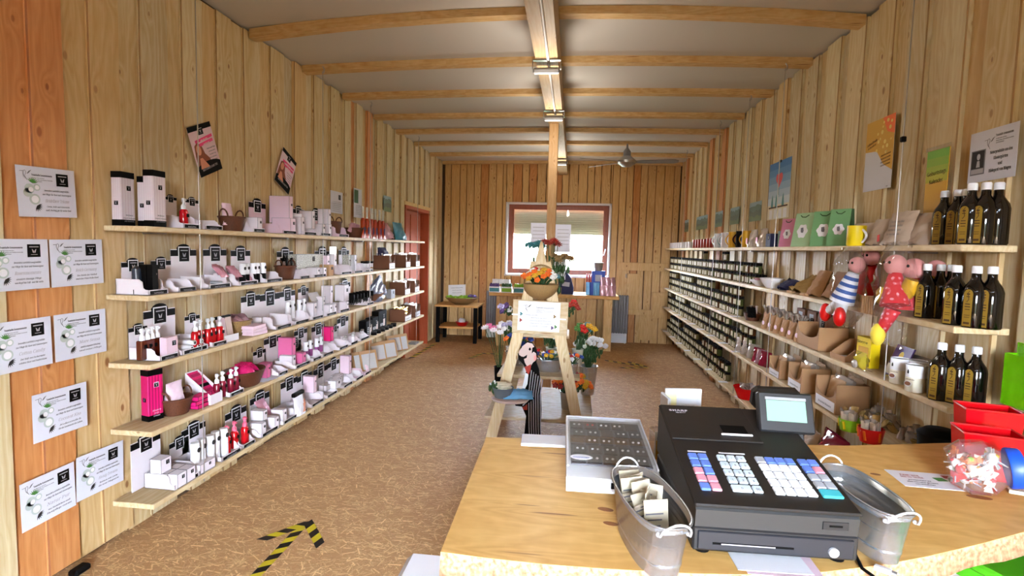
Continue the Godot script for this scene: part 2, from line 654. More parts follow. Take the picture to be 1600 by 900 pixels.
func plank(w: float, h: float, d: float, kind: int) -> ArrayMesh:
	# an upright board with a slightly wandering, waney edge; its back at z = 0, base at y = 0
	var key := "plank%.2f,%.2f,%.3f,%d" % [w, h, d, kind]
	if share.has(key): return share[key]
	var r := RandomNumberGenerator.new()
	r.seed = kind + int(w * 1000)
	var s := st()
	s.set_smooth_group(-1)
	var n := 5
	var rows := []
	var c := 0.005
	for i in n + 1:
		var a := -w / 2 + (r.randf_range(-0.004, 0.004))
		var b := w / 2 + (r.randf_range(-0.004, 0.004))
		var y := h * i / n
		rows.append([Vector3(a, y, 0), Vector3(a, y, d - c), Vector3(a + c, y, d), Vector3(b - c, y, d), Vector3(b, y, d - c), Vector3(b, y, 0)])
	var outs := [Vector3.LEFT, Vector3(-1, 0, 1), Vector3.BACK, Vector3(1, 0, 1), Vector3.RIGHT]
	for i in n: for k in 5:
		s.set_color(Color(0.42, 0.30, 0.18) if k == 1 or k == 3 else Color.WHITE)  # bark-brown chamfers, darkened to paint in the weak shadow lines between boards
		face(s, [rows[i][k], rows[i][k + 1], rows[i + 1][k + 1], rows[i + 1][k]], outs[k])
	s.set_color(Color.WHITE)
	face(s, rows[0], Vector3.DOWN)
	face(s, rows[n], Vector3.UP)
	share[key] = done(s)
	return share[key]


func slab(called: String, c: Vector3, size: Vector3, m) -> MeshInstance3D:
	var s := st()
	bx(s, c, size)
	var o := ob(called, s, m)
	o.set_meta("kind", "structure")
	return o


func side_wall(called: String, left: bool, door: Vector2):
	var x := LX if left else RX
	var out := -1.0 if left else 1.0
	var turn := PI / 2 if left else -PI / 2
	var s := st()
	if left:
		bx(s, Vector3(x - 0.14, 1.5, (NZ + door.x) / 2), Vector3(0.20, 3.0, NZ - door.x))
		bx(s, Vector3(x - 0.14, 1.5, (BZ - 0.4 + door.y) / 2), Vector3(0.20, 3.0, door.y - BZ + 0.4))
		bx(s, Vector3(x - 0.14, (3.0 + 2.02) / 2, (door.x + door.y) / 2), Vector3(0.20, 3.0 - 2.02, door.x - door.y))
	else:
		bx(s, Vector3(x + 0.14, 1.5, (NZ + BZ - 0.4) / 2), Vector3(0.20, 3.0, NZ - BZ + 0.4))
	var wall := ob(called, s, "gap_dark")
	wall.set_meta("kind", "structure")
	var tones := ["board_pale", "board_tan", "board_pale", "board_honey", "board_grey", "board_tan", "board_pale"]
	var z := NZ - 0.02
	var k := 0
	while z > BZ + 0.04:
		var proud := k % 2 == 0
		var w: float = [0.15, 0.17, 0.19][rng.randi() % 3] if proud else [0.15, 0.17][rng.randi() % 2]
		var see := w if proud else w - 0.05
		var m: String = tones[rng.randi() % tones.size()]
		if rng.randf() < 0.06: m = "board_heart"
		var zc := z - see / 2
		if left and zc < -1.86 and zc > -2.04: m = "board_heart"
		if not left and zc < -3.06 and zc > -3.16: m = "board_heart"
		var lift := rng.randf_range(0.0, 0.05)
		var h := 2.89
		if left and zc < door.x + w * 0.3 and zc > door.y - w * 0.3:
			lift = 2.02
		var depth := (0.034 if left and zc > -4.0 else 0.045) if proud else 0.021
		# the back of every board is at the battens, 4 cm behind the face of the wall
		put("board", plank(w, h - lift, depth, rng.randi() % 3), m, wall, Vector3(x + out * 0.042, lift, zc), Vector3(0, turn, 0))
		z -= see
		k += 1


func room():
	slab("floor", Vector3(0, -0.1, (NZ + BZ) / 2), Vector3(4.4, 0.2, NZ - BZ + 0.8), "floor_board")
	side_wall("wall_left", true, Vector2(-6.74, -7.86))
	side_wall("wall_right", false, Vector2.ZERO)
	# back wall with the window opening
	var s := st()
	var y0 := 1.04
	var y1 := 2.25
	var wx := 0.86
	for q in [[-2.0, -wx, 0.0, 3.0], [wx, 2.0, 0.0, 3.0], [-wx, wx, 0.0, y0], [-wx, wx, y1, 3.0]]:
		bx(s, Vector3((q[0] + q[1]) / 2, (q[2] + q[3]) / 2, BZ - 0.15), Vector3(q[1] - q[0], q[3] - q[2], 0.26))
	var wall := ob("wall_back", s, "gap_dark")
	wall.set_meta("kind", "structure")
	var x := LX + 0.02
	var tones := ["back_honey", "back_tan", "back_honey", "back_tan", "back_heart", "back_honey"]
	while x < RX - 0.03:
		var w: float = minf([0.11, 0.13, 0.15][rng.randi() % 3], RX - x)
		var m: String = tones[rng.randi() % tones.size()]
		for e in [-wx, wx]:
			if x < e - 0.01 and x + w > e: w = e - x
		var xc := x + w / 2
		var spans := [[0.0, 2.89]]
		if absf(xc) < wx - 0.02: spans = [[y1, 2.89], [0.0, y0]]
		for sp in spans:
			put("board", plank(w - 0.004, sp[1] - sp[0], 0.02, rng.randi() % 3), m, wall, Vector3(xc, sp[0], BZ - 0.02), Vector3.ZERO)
		x += w
	# boxed panel and planks low in the right corner
	for q in [[1.40, 1.18, 0.78, 0.13, 0.03], [1.08, 0.0, 0.13, 1.18, 0.018], [1.25, 0.55, 0.20, 0.58, 0.018], [1.47, 0.05, 0.22, 0.50, 0.016], [1.66, 0.42, 0.20, 0.42, 0.03], [1.40, 0.46, 0.60, 0.09, 0.022], [1.78, 0.84, 0.20, 0.34, 0.018]]:
		put("panel_board", box(Vector3(q[2], q[3], q[4]), 0.003), "back_honey" if q[2] > 0.15 else "back_tan", wall, Vector3(q[0], q[1], BZ + q[4] / 2))
	# wall behind the camera, with the wide glazed entrance that lets the daylight in
	s = st()
	for q in [[-2.2, 0.1, 0.0, 3.0], [1.1, 2.2, 0.0, 3.0], [0.1, 1.1, 2.05, 3.0]]:
		bx(s, Vector3((q[0] + q[1]) / 2, (q[2] + q[3]) / 2, NZ + 0.15), Vector3(q[1] - q[0], q[3] - q[2], 0.25))
	ob("wall_front", s, "board_tan").set_meta("kind", "structure")
	# window
	var win := thing("window_1", "", "", Vector3(0, 0, BZ))
	win.set_meta("kind", "structure")
	s = st()
	bx(s, Vector3(0, y1 - 0.012, -0.12), Vector3(wx * 2, 0.024, 0.27))
	for a in [-1.0, 1.0]: bx(s, Vector3(a * (wx - 0.014), (y0 + y1) / 2, -0.12), Vector3(0.028, y1 - y0, 0.27))
	ob("reveal", s, "white", win)
	put("sill", box(Vector3(wx * 2, 0.03, 0.30), 0.004), "white", win, Vector3(0, y0 - 0.005, -0.11))
	s = st()
	var fw := 0.085
	bx(s, Vector3(0, y1 - 0.02 - fw / 2, -0.20), Vector3(1.66, fw, 0.07), 0.004)
	bx(s, Vector3(0, y0 + 0.03 + fw / 2, -0.20), Vector3(1.66, fw, 0.07), 0.004)
	for a in [-1.0, 1.0]: bx(s, Vector3(a * (0.83 - fw / 2), (y0 + y1) / 2, -0.20), Vector3(fw, y1 - y0 - 0.08, 0.068), 0.004)
	ob("window_frame", s, "frame_wood", win)
	put("pane", box(Vector3(1.50, 1.02, 0.008)), "pane", win, Vector3(0, y0 + 0.10, -0.20))
	s = st()
	bx(s, Vector3(0.79, 1.50, -0.155), Vector3(0.018, 0.035, 0.03), 0.003)
	tube(s, [Vector3(0.79, 1.50, -0.14), Vector3(0.78, 1.46, -0.12), Vector3(0.765, 1.41, -0.12)], 0.009)
	ob("handle", s, "white", win)
	for k in 12:
		s = st()
		bx(s, Vector3(0, 0, 0), Vector3(1.60, 0.0362, 0.014), 0.006)
		ob("shutter_slat", s, plain("slat", Color(0.66, 0.63, 0.50), 0.6) if k == 0 else "slat", win, Vector3(0, y1 - 0.10 - k * 0.036, -0.275))
	# door opening in the left wall
	var d0 := -6.74
	var d1 := -7.86
	var door := thing("door_1", "", "", Vector3(LX, 0, 0))
	door.set_meta("kind", "structure")
	s = st()
	bx(s, Vector3(-0.10, 2.0, (d0 + d1) / 2), Vector3(0.22, 0.05, d0 - d1), 0.004)
	for zz in [d0 - 0.015, d1 + 0.015]: bx(s, Vector3(-0.10, 1.0, zz), Vector3(0.22, 2.0, 0.03), 0.004)
	ob("door_frame", s, "door_wood", door)
	s = st()
	bx(s, Vector3(0.004, 2.045, (d0 + d1) / 2), Vector3(0.02, 0.05, d0 - d1 + 0.1), 0.004)
	ob("lintel_board", s, "back_honey", door)
	s = st()
	bx(s, Vector3(-0.14, 1.0, (d0 + d1) / 2), Vector3(0.05, 1.98, d0 - d1 - 0.06), 0.004)
	for zz in [0.25, 0.62, 0.97]: bx(s, Vector3(-0.112, 1.0, d0 - zz), Vector3(0.02, 1.86, 0.10), 0.003)
	ob("door_leaf", s, "door_wood", door)
	# what the overexposed window looks out on
	slab("ground_outside", Vector3(0, -0.3, BZ - 8.0), Vector3(30, 0.2, 14), plain("paving", Color(0.55, 0.54, 0.46), 0.9))
	for k in 2:
		s = st()
		for i in 26: blob(s, Vector3(i * 0.42 - 5.2 + rng.randf() * 0.2, 0.25, 0), Vector3(0.36, 0.34 + rng.randf() * 0.16, 0.34), 8, 0.35, i)
		ob("hedge", s, "leaf", self, Vector3(0, -0.2, BZ - 4.5 - k * 4.0)).set_meta("kind", "structure")


func camber(z: float) -> float:
	# the cross beams bow up a little towards the ridge, the nearest ones most
	if z > -3.45: return 0.105 + 0.06 * clampf((z + 3.45) / 0.8, 0, 1)
	if z > -4.14: return lerpf(0.105, 0.045, (-3.45 - z) / 0.69)
	return lerpf(0.045, 0.02, clampf((-4.14 - z) / 1.2, 0, 1))


func ceiling_parts():
	var yb := 2.845
	var zs := [NZ, 0.0, -2.0, -2.7, -3.1, -3.45, -3.8, -4.14, -4.6, -5.3, -6.5, BZ - 0.02]
	var s := st()
	s.set_smooth_group(1)
	var n := 16
	var pt := func(i, z, up):
		var u: float = -1.0 + 2.0 * i / n
		return Vector3(u * 2.15, yb + 0.045 + camber(z) * (1.0 - u * u) + up, z)
	for j in zs.size() - 1: for i in n:
		face(s, [pt.call(i, zs[j], 0.0), pt.call(i + 1, zs[j], 0.0), pt.call(i + 1, zs[j + 1], 0.0), pt.call(i, zs[j + 1], 0.0)], Vector3.DOWN)
		face(s, [pt.call(i, zs[j], 0.12), pt.call(i + 1, zs[j], 0.12), pt.call(i + 1, zs[j + 1], 0.12), pt.call(i, zs[j + 1], 0.12)], Vector3.UP)
	var ce := ob("ceiling", s, "ceiling_white")
	ce.set_meta("kind", "structure")
	for z in [1.0, 0.2, -0.6, -1.35, -2.05, -2.75, -3.45, -4.14, -4.88, -5.66, -6.38, -7.12, -7.92, -8.68]:
		s = st()
		for i in n:
			var a: Vector3 = pt.call(i, z, -0.045) * Vector3(0.893, 1, 1)
			var b: Vector3 = pt.call(i + 1, z, -0.045) * Vector3(0.893, 1, 1)
			var w := Vector3(0, 0, 0.04)
			var t := Vector3(0, 0.06, 0)
			s.set_smooth_group(-1)
			face(s, [a - w, b - w, b + w, a + w], Vector3.DOWN)
			face(s, [a + w, b + w, b + w + t, a + w + t], Vector3.BACK)
			face(s, [a - w, b - w, b - w + t, a - w + t], Vector3.FORWARD)
		ob("beam", s, "beam_wood", ce)
	put("ridge_beam", box(Vector3(0.142, 0.26, NZ - BZ)), "ridge_wood", ce, Vector3(0.06, 2.70, (NZ + BZ) / 2))
	# conduit and the two floodlights under the ridge
	s = st()
	tube(s, [Vector3(0.075, 2.692, -1.6), Vector3(0.070, 2.692, -3.52), Vector3(0.068, 2.692, -5.0)], 0.009)
	tag(ob("conduit", s, "white"), "thin white cable conduit running along the underside of the ridge beam", "conduit")
	for q in [[-3.50, "square grey floodlight under the ridge beam, nearest the camera"], [-4.75, "pale floodlight under the ridge beam, just in front of the wooden post"], [-7.2, "small lamp at the far end of the ridge beam by the back wall"]]:
		var f := thing("floodlight", q[1], "lamp", Vector3(0.06, 2.70, q[0]))
		s = st()
		bx(s, Vector3(0, -0.06, 0), Vector3(0.17, 0.035, 0.12), 0.008, Transform3D(Basis(Vector3.RIGHT, 0.35), Vector3.ZERO))
		ob("lamp_housing", s, "grey", f)
		s = st()
		bx(s, Vector3(0, -0.079, 0), Vector3(0.15, 0.004, 0.10), 0.0, Transform3D(Basis(Vector3.RIGHT, 0.35), Vector3.ZERO))
		ob("lamp_glass", s, "lamp_glow", f)
		var l := OmniLight3D.new()
		l.name = numbered("lamp_light")
		l.light_energy = 0.75
		l.light_color = Color(1.0, 0.96, 0.90)
		l.light_size = 0.06
		l.omni_range = 14.0
		l.omni_attenuation = 2.0
		l.shadow_enabled = true
		add_child(l)
		l.position = f.position + Vector3(0, -0.26, 0)
		s = st()
		for a in [-0.09, 0.09]: bx(s, Vector3(a, -0.025, 0), Vector3(0.004, 0.06, 0.03))
		bx(s, Vector3(0, 0.0, 0), Vector3(0.18, 0.004, 0.03))
		ob("bracket", s, "steel", f)
	# ceiling fan
	var fan := thing("ceiling_fan", "pale grey three-bladed ceiling fan hanging near the back wall", "fan", Vector3(0.899, 2.845, -6.9))
	s = st()
	lathe(s, [Vector2(0.0, 0.0), Vector2(0.012, -0.02), Vector2(0.016, -0.06), Vector2(0.045, -0.10), Vector2(0.048, -0.16), Vector2(0.0, -0.16)].map(func(v): return v * Vector2(1, 1)), 14)
	ob("canopy", s, "grey", fan)
	s = st()
	lathe(s, [Vector2(0, -0.30), Vector2(0.06, -0.29), Vector2(0.115, -0.25), Vector2(0.12, -0.22), Vector2(0.05, -0.16), Vector2(0, -0.16)], 20)
	ob("motor", s, "steel", fan)
	for a in [-0.08, 2.35, 3.55]:
		s = st()
		var b := Basis(Vector3.UP, a)
		prism(s, PackedVector2Array([Vector2(0.09, -0.03), Vector2(0.2, -0.055), Vector2(0.58, -0.062), Vector2(0.63, -0.03), Vector2(0.63, 0.03), Vector2(0.58, 0.062), Vector2(0.2, 0.05), Vector2(0.09, 0.03)]), 0.006, Transform3D(b * Basis(Vector3.RIGHT, PI / 2 - 0.2), Vector3(0, -0.23, 0)))
		ob("blade", s, "grey", fan)
	# wooden post
	tag(put("wooden_post", box(Vector3(0.088, 2.70, 0.088), 0.004), "post_wood", self, Vector3(0.045, 0, -5.233)), "square wooden post holding up the ridge beam in the middle of the room", "post")
	# suspension wires of the shelves
	for q in [[1, -2.62, "near end"], [1, -4.02, "middle"], [1, -5.00, "third quarter"], [1, -6.58, "far end by the door"]]:
		wire(LF - 0.006, q[1], 0.20, "thin steel wire holding the left shelves at their %s" % q[2])
	for q in [[1, -2.62, "near end"], [1, -4.09, "second place"], [1, -4.86, "third place"], [1, -5.79, "fourth place"], [1, -7.42, "far end by the back wall"]]:
		wire(RF + 0.006, q[1], 0.235, "thin steel wire holding the right shelves at their %s" % q[2])


func wire(x: float, z: float, low: float, label: String):
	var w := thing("hanging_wire", label, "wire", Vector3(x, 0, z), 0.0, "wires holding the shelves")
	var s := st()
	tube(s, [Vector3(0, low - 0.03, 0), Vector3(0, 2.83, 0)], 0.0028, 6)
	ob("cable", s, "wire", w)
	s = st()
	tube(s, [Vector3(0, 2.86, 0), Vector3(0.012, 2.84, 0), Vector3(0.010, 2.815, 0), Vector3(-0.006, 2.81, 0)], 0.004, 6)
	ob("hook", s, "steel", w)


func back_corner():
	# the boarded counter under the window
	var t := thing("window_counter", "long boarded counter with a light wooden top below the window", "counter", Vector3(-0.006, 0, -7.9))
	var s := st()
	bx(s, Vector3(0, 0.795, -0.33), Vector3(1.94, 0.05, 0.70), 0.006)
	ob("top", s, "table_wood", t)
	var x := -0.78
	var k := 0
	while x < 0.70:
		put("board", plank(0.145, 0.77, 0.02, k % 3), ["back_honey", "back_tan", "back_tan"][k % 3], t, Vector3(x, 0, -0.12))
		x += 0.15
		k += 1
	put("post", box(Vector3(0.125, 0.77, 0.125), 0.004), "back_honey", t, Vector3(0.81, 0, -0.06))
	put("post", box(Vector3(0.05, 0.77, 0.05), 0.004), "back_tan", t, Vector3(-0.84, 0, -0.06))
	for q in [[-0.98, "left"], [1.02, "right"]]:
		var r := thing("radiator", "ribbed grey radiator standing against the back wall at the %s end of the window counter" % q[1], "radiator", Vector3(q[0], 0.0, BZ + 0.09))
		s = st()
		bx(s, Vector3(0, 0.08, -0.02), Vector3(0.30, 0.16, 0.03))
		for a in [-0.12, 0.12]: bx(s, Vector3(a, 0.08, 0.02), Vector3(0.02, 0.16, 0.04))
		ob("foot", s, "white", r)
		for i in 8:
			put("rib", box(Vector3(0.034, 0.62, 0.07), 0.008), "grey", r, Vector3(-0.14 + i * 0.04, 0.16, 0))
	var so := thing("wall_socket", "black double wall socket on the back wall right of the window counter", "socket", Vector3(1.129, 1.091, BZ))
	s = st()
	bx(s, Vector3(0, 0, 0.008), Vector3(0.15, 0.08, 0.016), 0.004)
	ob("plate", s, "socket_black", so)
	s = st()
	bx(s, Vector3(0.0, 0, 0.017), Vector3(0.012, 0.06, 0.003))
	ob("divider", s, "grey", so)
	# dark table with a bowl, left of the counter
	var tb := thing("side_table", "low dark-framed side table with two wooden boards in the back left corner", "table", Vector3(-1.50, 0, -8.25))
	s = st()
	bx(s, Vector3(0, 0.575, 0), Vector3(0.68, 0.03, 0.55), 0.004)
	ob("tabletop", s, "table_wood", tb)
	s = st()
	bx(s, Vector3(0, 0.24, 0), Vector3(0.60, 0.03, 0.5), 0.004)
	ob("shelf", s, "table_wood", tb)
	for a in [-1.0, 1.0]: for b in [-1.0, 1.0]:
		put("leg", box(Vector3(0.055, 0.56, 0.055), 0.003), "black", tb, Vector3(a * 0.295, 0.0, b * 0.225))
	var bo := thing("wooden_bowl", "wide wooden bowl filled with green and dark goods on the low corner table", "bowl", Vector3(-1.46, 0.59, -8.2))
	s = st()
	lathe(s, [Vector2(0.0, 0.0), Vector2(0.11, 0.0), Vector2(0.20, 0.05), Vector2(0.27, 0.11), Vector2(0.262, 0.115), Vector2(0.19, 0.06), Vector2(0.0, 0.03)], 24)
	ob("bowl_body", s, "wicker_pale", bo)
	s = st()
	for i in 60:
		var a := rng.randf() * TAU
		var rr := sqrt(rng.randf()) * 0.2
		blob(s, Vector3(cos(a) * rr - 0.04, 0.095 + rng.randf() * 0.03, sin(a) * rr), Vector3(0.03, 0.016, 0.03), 6, 0.3, i)
	tag(ob("green_sweets", s, "lime", self, bo.position), "heap of yellow-green packets in the wooden bowl", "goods", "", "stuff")
	s = st()
	for i in 22: blob(s, Vector3(0.13 + rng.randf() * 0.08, 0.115 + rng.randf() * 0.03, rng.randf_range(-0.1, 0.1)), Vector3(0.025, 0.018, 0.025), 6, 0.3, i)
	tag(ob("dark_sweets", s, "purple", self, bo.position), "dark purple packets at the right side of the wooden bowl", "goods", "", "stuff")
	var sg = tag(put("small_sign", box(Vector3(0.28, 0.19, 0.004)), "white", self, Vector3(-1.56, 0.70, -8.30), Vector3(-0.25, 0.05, 0.06)), "white printed card standing in the wooden bowl on the corner table", "sign")
	for i in 3: words("Unsere Naturseifen" if i == 0 else "frisch vom Hof", 0.016, "ink_grey", sg, Vector3(0, 0.14 - i * 0.04, 0.003))
	var rb := thing("red_bowl", "small red bowl with white filling on the lower board of the corner table", "bowl", Vector3(-1.44, 0.255, -8.15))
	s = st()
	lathe(s, [Vector2(0, 0), Vector2(0.07, 0), Vector2(0.105, 0.06), Vector2(0.10, 0.06), Vector2(0, 0.05)], 18)
	ob("bowl_body", s, "red", rb)
	s = st()
	blob(s, Vector3(0, 0.075, 0), Vector3(0.06, 0.05, 0.06), 10, 0.3)
	ob("filling", s, "white", rb)


# ---------------------------------------------------------------- left wall
func butterfly(s: SurfaceTool, c: Vector3, h: float):
	# the small pale winged mark on every black plate
	for a in [-1.0, 1.0]:
		prism(s, PackedVector2Array([Vector2(a * 0.06, -0.5) * h, Vector2(a * 0.34, -0.42) * h, Vector2(a * 0.55, 0.5) * h, Vector2(a * 0.22, 0.22) * h, Vector2(a * 0.06, -0.1) * h]), 0.0006, Transform3D(Basis.IDENTITY, c))


func emblem(parent: Node, at: Vector3, size: float, framed: bool):
	# black square plate with pale frame, lettering bar and mark
	if framed: put("emblem_frame", box(Vector3(size * 1.16, size * 1.16, 0.001), 0.0, Vector3(0, -size * 0.58, 0)), "white", parent, at)
	var o := put("emblem", box(Vector3(size, size, 0.0016), 0.0, Vector3(0, -size / 2, 0)), "black", parent, at)
	if not share.has("mark%.4f" % size):
		var s := st()
		butterfly(s, Vector3(0, -size * 0.02, 0.0012), size * 0.30)
		bx(s, Vector3(0, size * 0.30, 0.0012), Vector3(size * 0.72, size * 0.07, 0.0006))
		bx(s, Vector3(0, -size * 0.30, 0.0012), Vector3(size * 0.5, size * 0.03, 0.0006))
		share["mark%.4f" % size] = done(s)
	put("emblem_mark", share["mark%.4f" % size], "ink_pale", parent, at)


func hummingbird(s: SurfaceTool, c: Vector3, h: float):
	var p := func(x, y): return c + Vector3(x, y, 0.0) * h
	tube(s, [p.call(-0.55, 0.34), p.call(-0.2, 0.36), p.call(-0.05, 0.45), p.call(0.06, 0.32), p.call(0.02, 0.12), p.call(-0.08, -0.1), p.call(0.0, -0.3), p.call(0.12, -0.5)], 0.0009, 4)
	tube(s, [p.call(-0.2, 0.33), p.call(-0.22, 0.1), p.call(-0.15, -0.15), p.call(0.05, -0.38)], 0.0009, 4)
	prism(s, PackedVector2Array([Vector2(0.12, 0.1), Vector2(0.3, 0.16), Vector2(0.62, 0.52), Vector2(0.36, 0.4)]), 0.0006, Transform3D(Basis().scaled(Vector3(h, h, 1)), c))


func left_wall_papers():
	var sheets := [
		[-1.995, 1.676, 0.248, 2.2, "Heidelbeer Träume", "Creme, Seife und Sinnesreise", "sanft, fruchtig, gut für meine Haut", "topmost white A4 notice on the left wall, above the other product sheets"],
		[-1.861, 1.379, 0.25, 0.6, "Rosenmomente", "sinnlich blumige Pflege", "von Kopf bis Fuß - nur für mich", "white A4 notice at the left edge, second from the top beside its twin"],
		[-2.119, 1.382, 0.25, 1.2, "Reich Germany", "Das Reich der Vielfalt", "und eine Prise Bella Haut", "white A4 notice just left of the second shelf, right one of its row"],
		[-1.863, 1.056, 0.245, 0.6, "Cotton Candy", "Der Duft von Zuckerwatte", "erleben Haut und Badeträume", "white A4 notice at the left edge with the grey words Cotton Candy"],
		[-2.124, 1.059, 0.25, 0.4, "Mare Sensa", "sinnlich entspannte Erfrischung", "und reine Pflege", "white A4 notice left of the third shelf with the grey words Mare Sensa"],
		[-2.015, 0.738, 0.245, -0.2, "Coconut Kiss", "Kokosmilch", "für die Sonnenseite des Lebens", "single white A4 notice below the two paired ones, left of the fourth shelf"],
		[-2.198, 0.399, 0.25, -1.5, "Honig Dreams", "Balsam mit Liebe", "die neue Pflegeserie", "white A4 notice beside the lowest shelf, right one of the bottom pair"],
		[-1.948, 0.391, 0.235, 0.9, "Natur Pur", "von Natürlichem sanft", "Hautpflege Genuss", "lowest white A4 notice at the left edge near the floor"]]
	for q in sheets:
		var t := thing("notice_sheet", q[7], "notice", Vector3(LX + 0.006, q[1], q[0]), PI / 2, "white product notices on the left wall")
		t.rotation.z = deg_to_rad(q[3])
		put("sheet", box(Vector3(q[2], 0.203, 0.0012), 0.0, Vector3(0, -0.1015, 0)), plain("sheet", Color(0.86, 0.86, 0.90), 0.7) if not M.has("sheet") else "sheet", t)
		var s := st()
		hummingbird(s, Vector3(-0.087, 0.066, 0.0012), 0.040)
		ob("bird_drawing", s, "ink_grey", t)
		words("Traumhafte Genussmomente", 0.0075, "ink", t, Vector3(-0.020, 0.068, 0.0008), Vector3.ZERO, "Droid Sans Bold", 0.085)
		for i in 3: words(["für Menschen mit Sinn", "Naturprodukte und sinnliche Geschenke", "zum Wohlfühlen"][i], 0.004, "ink_grey", t, Vector3(-0.062, 0.056 - i * 0.0068, 0.0008), Vector3.ZERO, "Droid Sans", [0.05, 0.085, 0.04][i], 0.0, true)
		emblem(t, Vector3(0.066, 0.055, 0.001), 0.052, false)
		words("besonders natürlich ausgewählte", 0.0068, "ink", t, Vector3(0.040, 0.008, 0.0008), Vector3.ZERO, "Droid Serif", 0.108, 0.28)
		words("zur Pflege für Haut und Sinnesorgane", 0.0068, "ink", t, Vector3(0.040, -0.008, 0.0008), Vector3.ZERO, "Droid Serif", 0.126, 0.28)
		words(q[4], 0.013, "ink_pale", t, Vector3(0.040, -0.034, 0.0008), Vector3.ZERO, "Droid Serif", 0.105, 0.28)
		words(q[5], 0.0068, "ink", t, Vector3(0.042, -0.058, 0.0008), Vector3.ZERO, "Droid Serif", 0.10, 0.28)
		words(q[6], 0.0068, "ink", t, Vector3(0.042, -0.073, 0.0008), Vector3.ZERO, "Droid Serif", 0.112, 0.28)
		# printed picture: jars of cream, a fern above and a dark sprig below
		s = st()
		for d in [[-0.075, 0.012, 0.020], [-0.045, 0.018, 0.014], [-0.056, -0.030, 0.022], [-0.083, -0.004, 0.018]]:
			prism(s, arc(14, 0, TAU * 13 / 14, Vector2(d[2], d[2]), Vector2(d[0], d[1])), 0.0006, Transform3D(Basis.IDENTITY, Vector3(0, 0, 0.001)))
		ob("printed_jars", s, plain("print_sage", Color(0.73, 0.77, 0.75), 0.7) if not M.has("print_sage") else "print_sage", t)
		s = st()
		for d in [[-0.056, -0.030, 0.015], [-0.045, 0.018, 0.009], [-0.070, 0.008, 0.010]]:
			prism(s, arc(14, 0, TAU * 13 / 14, Vector2(d[2], d[2]), Vector2(d[0], d[1])), 0.0006, Transform3D(Basis.IDENTITY, Vector3(0, 0, 0.0016)))
		ob("printed_cream", s, "white", t)
		for v in [[-0.062, 0.034, 1.35, "green"], [-0.050, -0.056, -0.75, "ink"]]:
			s = st()
			for i in 7:
				var a: float = v[2] + (i - 3) * 0.36
				var e := Vector2(cos(a), sin(a))
				var f := Vector2(-e.y, e.x)
				prism(s, PackedVector2Array([Vector2.ZERO, e * 0.012 + f * 0.0024, e * 0.024, e * 0.012 - f * 0.0024]), 0.0006, Transform3D(Basis.IDENTITY, Vector3(v[0], v[1], 0.0018)))
			ob("printed_sprig", s, v[3], t)
	for q in [[-2.954, 2.031, 23.4, "pink and black advertising leaflet pinned aslant high on the left wall, nearer one"], [-3.842, 2.032, -25.6, "pink and black advertising leaflet pinned aslant high on the left wall, farther one"]]:
		var t := thing("advert_leaflet", q[3], "leaflet", Vector3(LX + 0.008, q[1], q[0]), PI / 2, "leaflets pinned above the left shelves")
		t.rotation.z = deg_to_rad(q[2])
		put("sheet", box(Vector3(0.21, 0.285, 0.0014), 0.0, Vector3(0, -0.1425, 0)), "pink_pale", t)
		put("top_band", box(Vector3(0.21, 0.030, 0.0008), 0.0, Vector3(0, 0.113, 0.0012)), "black", t)
		emblem(t, Vector3(0.0, 0.108, 0.0016), 0.044, false)
		for i in 2:
			var b := put("pink_stripe", box(Vector3(0.16 - i * 0.03, 0.017, 0.0008)), "pink_hot", t, Vector3(0.012 + i * 0.012, 0.052 - i * 0.024, 0.0012), Vector3(0, 0, 0.08))
			words("Alles für dich" if i == 0 else "und Beauty", 0.008, "white", b, Vector3(0, 0.004, 0.0008))
		# printed portrait, hair and shoulders only suggested
		var s := st()
		prism(s, PackedVector2Array([Vector2(-0.10, -0.10), Vector2(-0.095, -0.02), Vector2(-0.085, 0.035), Vector2(-0.055, 0.05), Vector2(-0.025, 0.03), Vector2(-0.012, -0.02), Vector2(0.02, -0.055), Vector2(0.03, -0.10)]), 0.0007, Transform3D(Basis.IDENTITY, Vector3(0, 0, 0.0012)))
		ob("printed_hair", s, plain("print_hair", Color(0.52, 0.26, 0.16), 0.7), t)
		s = st()
		prism(s, arc(12, 0, TAU * 11 / 12, Vector2(0.021, 0.029), Vector2(-0.058, 0.006)), 0.0006, Transform3D(Basis.IDENTITY, Vector3(0, 0, 0.0018)))
		prism(s, PackedVector2Array([Vector2(-0.08, -0.10), Vector2(-0.065, -0.04), Vector2(-0.045, -0.04), Vector2(0.0, -0.10)]), 0.0006, Transform3D(Basis.IDENTITY, Vector3(0, 0, 0.0018)))
		ob("printed_face", s, plain("print_skin", Color(0.86, 0.58, 0.46), 0.7), t)
		for i in 5: words(["Deine neue Pflege", "mit Rosenduft", "für jeden Tag", "jetzt entdecken", "ganz natürlich"][i], 0.007, "ink_grey", t, Vector3(0.055, 0.0 - i * 0.018, 0.0012))
		s = st()
		var low := arc(10, PI * 0.8, PI * 0.2, Vector2(0.13, 0.05), Vector2(0, -0.115))
		low.append(Vector2(0.105, -0.1425))
		low.append(Vector2(-0.105, -0.1425))
		prism(s, low, 0.0008, Transform3D(Basis.IDENTITY, Vector3(0, 0, 0.0013)))
		ob("bottom_band", s, "black", t)
		words("NATURKOSMETIK", 0.013, "ink_pale", t, Vector3(0.0, -0.105, 0.002), Vector3(0, 0, 0.05))
